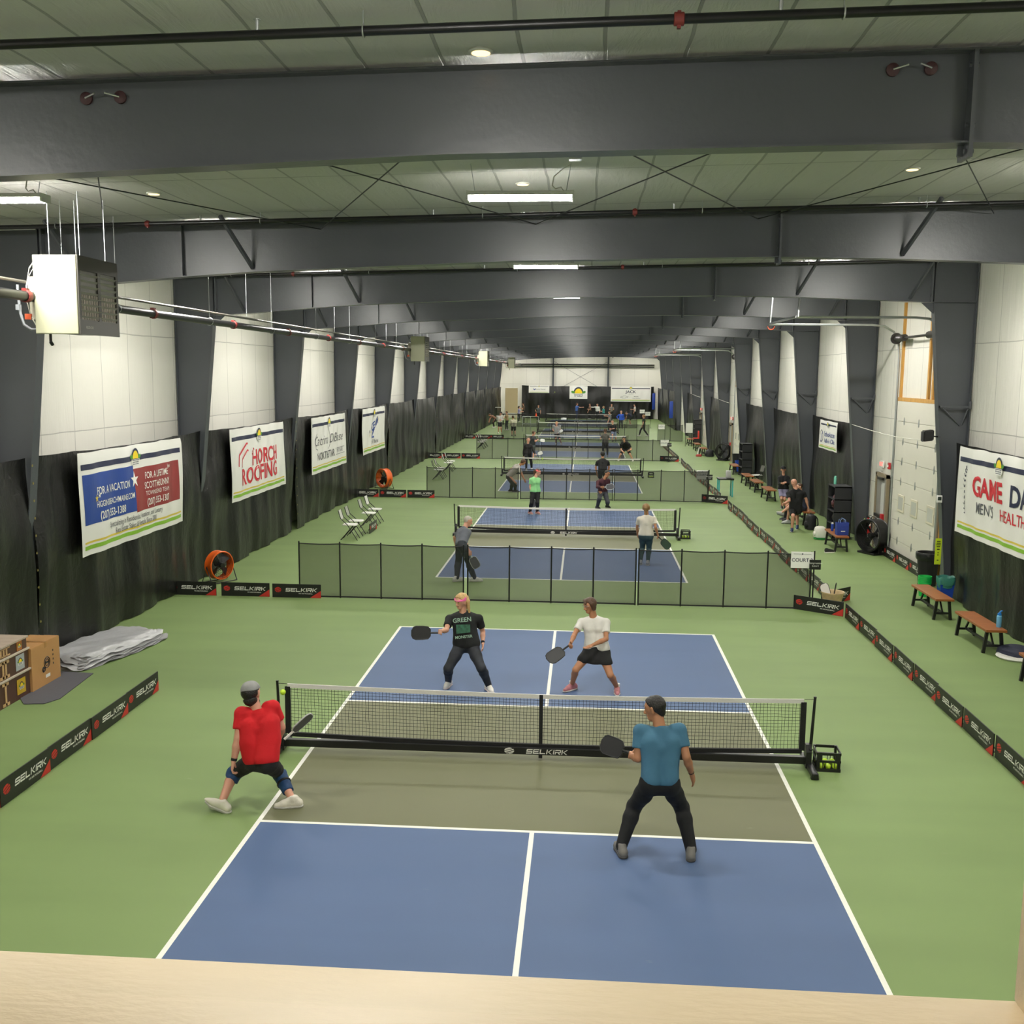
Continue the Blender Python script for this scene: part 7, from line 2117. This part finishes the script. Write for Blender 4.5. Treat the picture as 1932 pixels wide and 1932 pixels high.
# --- beside the walkway
P('walkman', 'person with a shaved head in a black tee and shorts walking along the walkway', top=cloth('jet_tee', '#161617'), bottom=cloth('jet_short', '#101011'), skin='pink', hair='brown', hs='bald', lod=1, fat=1.1, legs='shorts', shoes=('#22355e', '#c9c6bf'), look=(-.5, -.8, -.35), curl=(.5, .6), hem=.12)
P('capwoman', 'person in a black cap, black jacket and lilac shorts standing against the dark curtain', top=cloth('black_jacket', '#17171a'), bottom=cloth('lilac_short', '#8f8aa8'), skin='pink', hair='black', hs='short', lod=1, sleeve='long', legs='shorts', cap='#151517', shoes=('#3a3a3e', '#8a8a8c'), look=(-.1, -.85, -.5))

# --- templates for the distant players and the seated pair
def template(H, rz, kind='stand', arms=('down', 'down'), seed=0):
    s = H / 1.75
    rr = random.Random(seed)
    J = {'pel': (0, 0, .93), 'hl': (-.09, 0, .88), 'hr': (.09, 0, .88), 'neck': (0, .02, 1.43), 'head': (0, .04, 1.62), 'sl': (-.185, .02, 1.37), 'sr': (.185, .02, 1.37)}
    st = .12 + .06 * rr.random()
    J.update({'al': (-st, .04, .09), 'ar': (st, -.04, .09), 'kl': (-.115, .07, .48), 'kr': (.115, .05, .48), 'tl': (-st - .03, .21, .03), 'tr': (st + .03, .13, .03)})
    if kind == 'stride': J.update({'al': (-.1, .34, .09), 'ar': (.1, -.34, .10), 'kl': (-.1, .24, .48), 'kr': (.1, -.03, .49), 'tl': (-.1, .51, .03), 'tr': (.1, -.18, .03)})
    if kind == 'bend': J.update({'pel': (0, -.12, .86), 'hl': (-.09, -.12, .82), 'hr': (.09, -.12, .82), 'neck': (0, .28, 1.12), 'head': (0, .42, 1.18), 'sl': (-.18, .24, 1.08), 'sr': (.18, .24, 1.08), 'kl': (-.13, .1, .47), 'kr': (.13, .1, .47)})
    if kind == 'sit': J.update({'pel': (0, 0, .55), 'hl': (-.09, .02, .52), 'hr': (.09, .02, .52), 'neck': (0, .12, 1.04), 'head': (0, .17, 1.23), 'sl': (-.18, .12, .98), 'sr': (.18, .12, .98), 'kl': (-.12, .43, .50), 'kr': (.13, .43, .52), 'al': (-.14, .48, .09), 'ar': (.14, .48, .09), 'tl': (-.16, .65, .03), 'tr': (.16, .65, .03)})
    if kind == 'cross': J.update({'pel': (0, 0, .55), 'hl': (-.09, .02, .52), 'hr': (.09, .02, .52), 'neck': (0, .10, 1.04), 'head': (.02, .15, 1.23), 'sl': (-.18, .10, .98), 'sr': (.18, .10, .98), 'kl': (-.06, .42, .66), 'kr': (.11, .43, .50), 'al': (.10, .72, .36), 'ar': (.14, .46, .09), 'tl': (.10, .86, .44), 'tr': (.16, .63, .03)})
    sh = A(*J['sl']), A(*J['sr'])
    for q, (k, a) in enumerate((('l', arms[0]), ('r', arms[1]))):
        sg = -1 if q == 0 else 1
        b = sh[q]
        e, w_ = {'down': ((.07 * sg, -.02, -.28), (.02 * sg, .08, -.24)), 'fwd': ((.05 * sg, .12, -.26), (-.04 * sg, .24, .02)), 'out': ((.10 * sg, .24, -.10), (.10 * sg, .24, .02)), 'side': ((.28 * sg, .02, -.04), (.24 * sg, .08, .02)), 'hip': ((.2 * sg, -.08, -.2), (-.12 * sg, .12, -.16)), 'lap': ((.06 * sg, .06, -.27), (-.06 * sg, .22, -.08)), 'chin': ((.0, .16, -.22), (-.06 * sg, .06, .23)), 'reach': ((.02 * sg, .16, -.22), (0, .06, -.24))}[a]
        J['e' + k] = tuple(b + A(*e)); J['w' + k] = tuple(b + A(*e) + A(*w_))
    c_, s_ = math.cos(rz), math.sin(rz)
    out = {}
    for k, v in J.items():
        x, y, z = A(*v) * s
        if k[0] in 'at' and kind != 'cross' : z = v[2]
        out[k] = (x * c_ - y * s_, x * s_ + y * c_, z)
    return out, (-s_, c_)
def far(label, x, y, H, face, top, bottom, kind='stand', arms=('down', 'down'), fem=0, **kw):
    J, fw = template(H, face, kind, arms, int(x * 100))
    kw.setdefault('lod', 2)
    return person('far', label, (x, y), H, fem, fw, J, cloth('top_' + top[1:], top), cloth('bottom_' + bottom[1:], bottom), **kw)
far('person in lilac bottoms seated on the bench beside the walking man with legs crossed', 7.86, 22.0, 1.78, PI / 2 + .25, '#3a3f52', '#2a2c36', 'cross', ('chin', 'lap'), lod=1, legs='shorts', skin='fair', hair='brown', hs='buzz', shoes=('#cfd0d2', '#8d8f94'))
o_ = [o for o in COL.objects if o.get('label', '').startswith('person in lilac bottoms')][0]; o_['label'] = 'person seated on a bench with bare crossed legs and pale grey trainers'
far('person with a dark ponytail in black seated half hidden behind the walking man', 7.92, 22.75, 1.68, PI / 2 + .1, '#1a1a1d', '#1c1c20', 'sit', ('lap', 'lap'), 1, lod=1, skin='fair', hair='brown', hs='tail', shoes=('#3a3a3e', '#8a8a8c'))
far('person in tan leaning over behind the pale hoodie on the fifth court', -6.2, 76.2, 1.68, 1.2, '#8d7656', '#1f2226', 'stand', ('fwd', 'fwd'), 1, skin='fair', hair='brown', hs='short')
far('person stooping low beside the dark curtain on the fifth court', -7.7, 80.5, 1.70, 1.8, '#86604f', '#2a2624', 'bend', ('reach', 'reach'), skin='pink', hair='brown', hs='short')
far('person with gathered fair hair striding in dark clothes on the fifth court', 5.26, 70.1, 1.75, 1.35, '#33382f', '#1b1d20', 'stride', ('down', 'hip'), 1, skin='pink', hair='darkblond', hs='tail')
far('person in a grey top standing beside the small orange cone', -4.3, 94.7, 1.68, PI - .3, '#55585c', '#202225', 'stand', ('down', 'hip'), 1, skin='fair', hair='brown', hs='short')
far('person in a blue tee stretching an arm out before the domed badge banner', -.36, 99.6, 1.80, -1.2, '#4a6bb0', '#2a3354', 'stand', ('down', 'out'), skin='pink', hair='brown', hs='short')
far('person in dark brown beyond the sixth net beside the white sweatshirt', 1.12, 100.6, 1.72, 2.2, '#4f3d31', '#1b1d20', 'stand', ('fwd', 'down'), skin='pink', hair='brown', hs='short')
far('person in a white sweatshirt stretching an arm sideways beyond the sixth net', 1.9, 99.8, 1.74, PI - .2, '#d9d8d2', '#1b1d20', 'stand', ('down', 'side'), skin='pink', hair='black', hs='short', sleeve='long')
far('person in a teal top with fair hair on the sixth court', 2.54, 97.5, 1.55, 1.3, '#3f9d98', '#1b2a3a', 'stand', ('fwd', 'fwd'), 1, skin='fair', hair='darkblond', hs='tail')
far('person in a grey and black top with folded arms by the end curtain', 3.45, 100.0, 1.72, PI, '#77726c', '#1b1d20', 'stand', ('fwd', 'fwd'), skin='fair', hair='black', hs='short')
far('person in a grey tee holding one arm out level on the fifth court', 2.72, 77.3, 1.75, 1.3, '#6d6e70', '#3a2f33', 'stand', ('down', 'out'), skin='pink', hair='brown', hs='buzz')
far('person in a bright blue top facing forward on the fifth court', 3.77, 79.6, 1.72, PI, '#2b53b8', '#2c2f33', 'stand', ('down', 'hip'), 1, skin='fair', hair='brown', hs='short', sleeve='long')
far('person in navy bending forward on the sixth court', 4.99, 87.8, 1.75, 1.5, '#20263f', '#1b1d20', 'bend', ('reach', 'reach'), skin='fair', hair='brown', hs='short', legs='shorts')
far('person in a white tee near the court sign on the sixth court', 6.0, 100.2, 1.74, 1.4, '#d3cbc6', '#2a2c30', 'stand', ('down', 'fwd'), skin='pink', hair='black', hs='short')
far('person in a lavender top seated at the dark table by the beige panel', -6.15, 91.4, 1.65, -1.4, '#a7a0cc', '#2a2c30', 'stand', ('fwd', 'fwd'), 1, skin='fair', hair='black', hs='tail')
far('person in brown standing against the end curtain beyond the dark table', -6.2, 100.6, 1.7, 1.2, '#5a4636', '#1b1d20', 'stand', ('down', 'fwd'), skin='fair', hair='brown', hs='short')
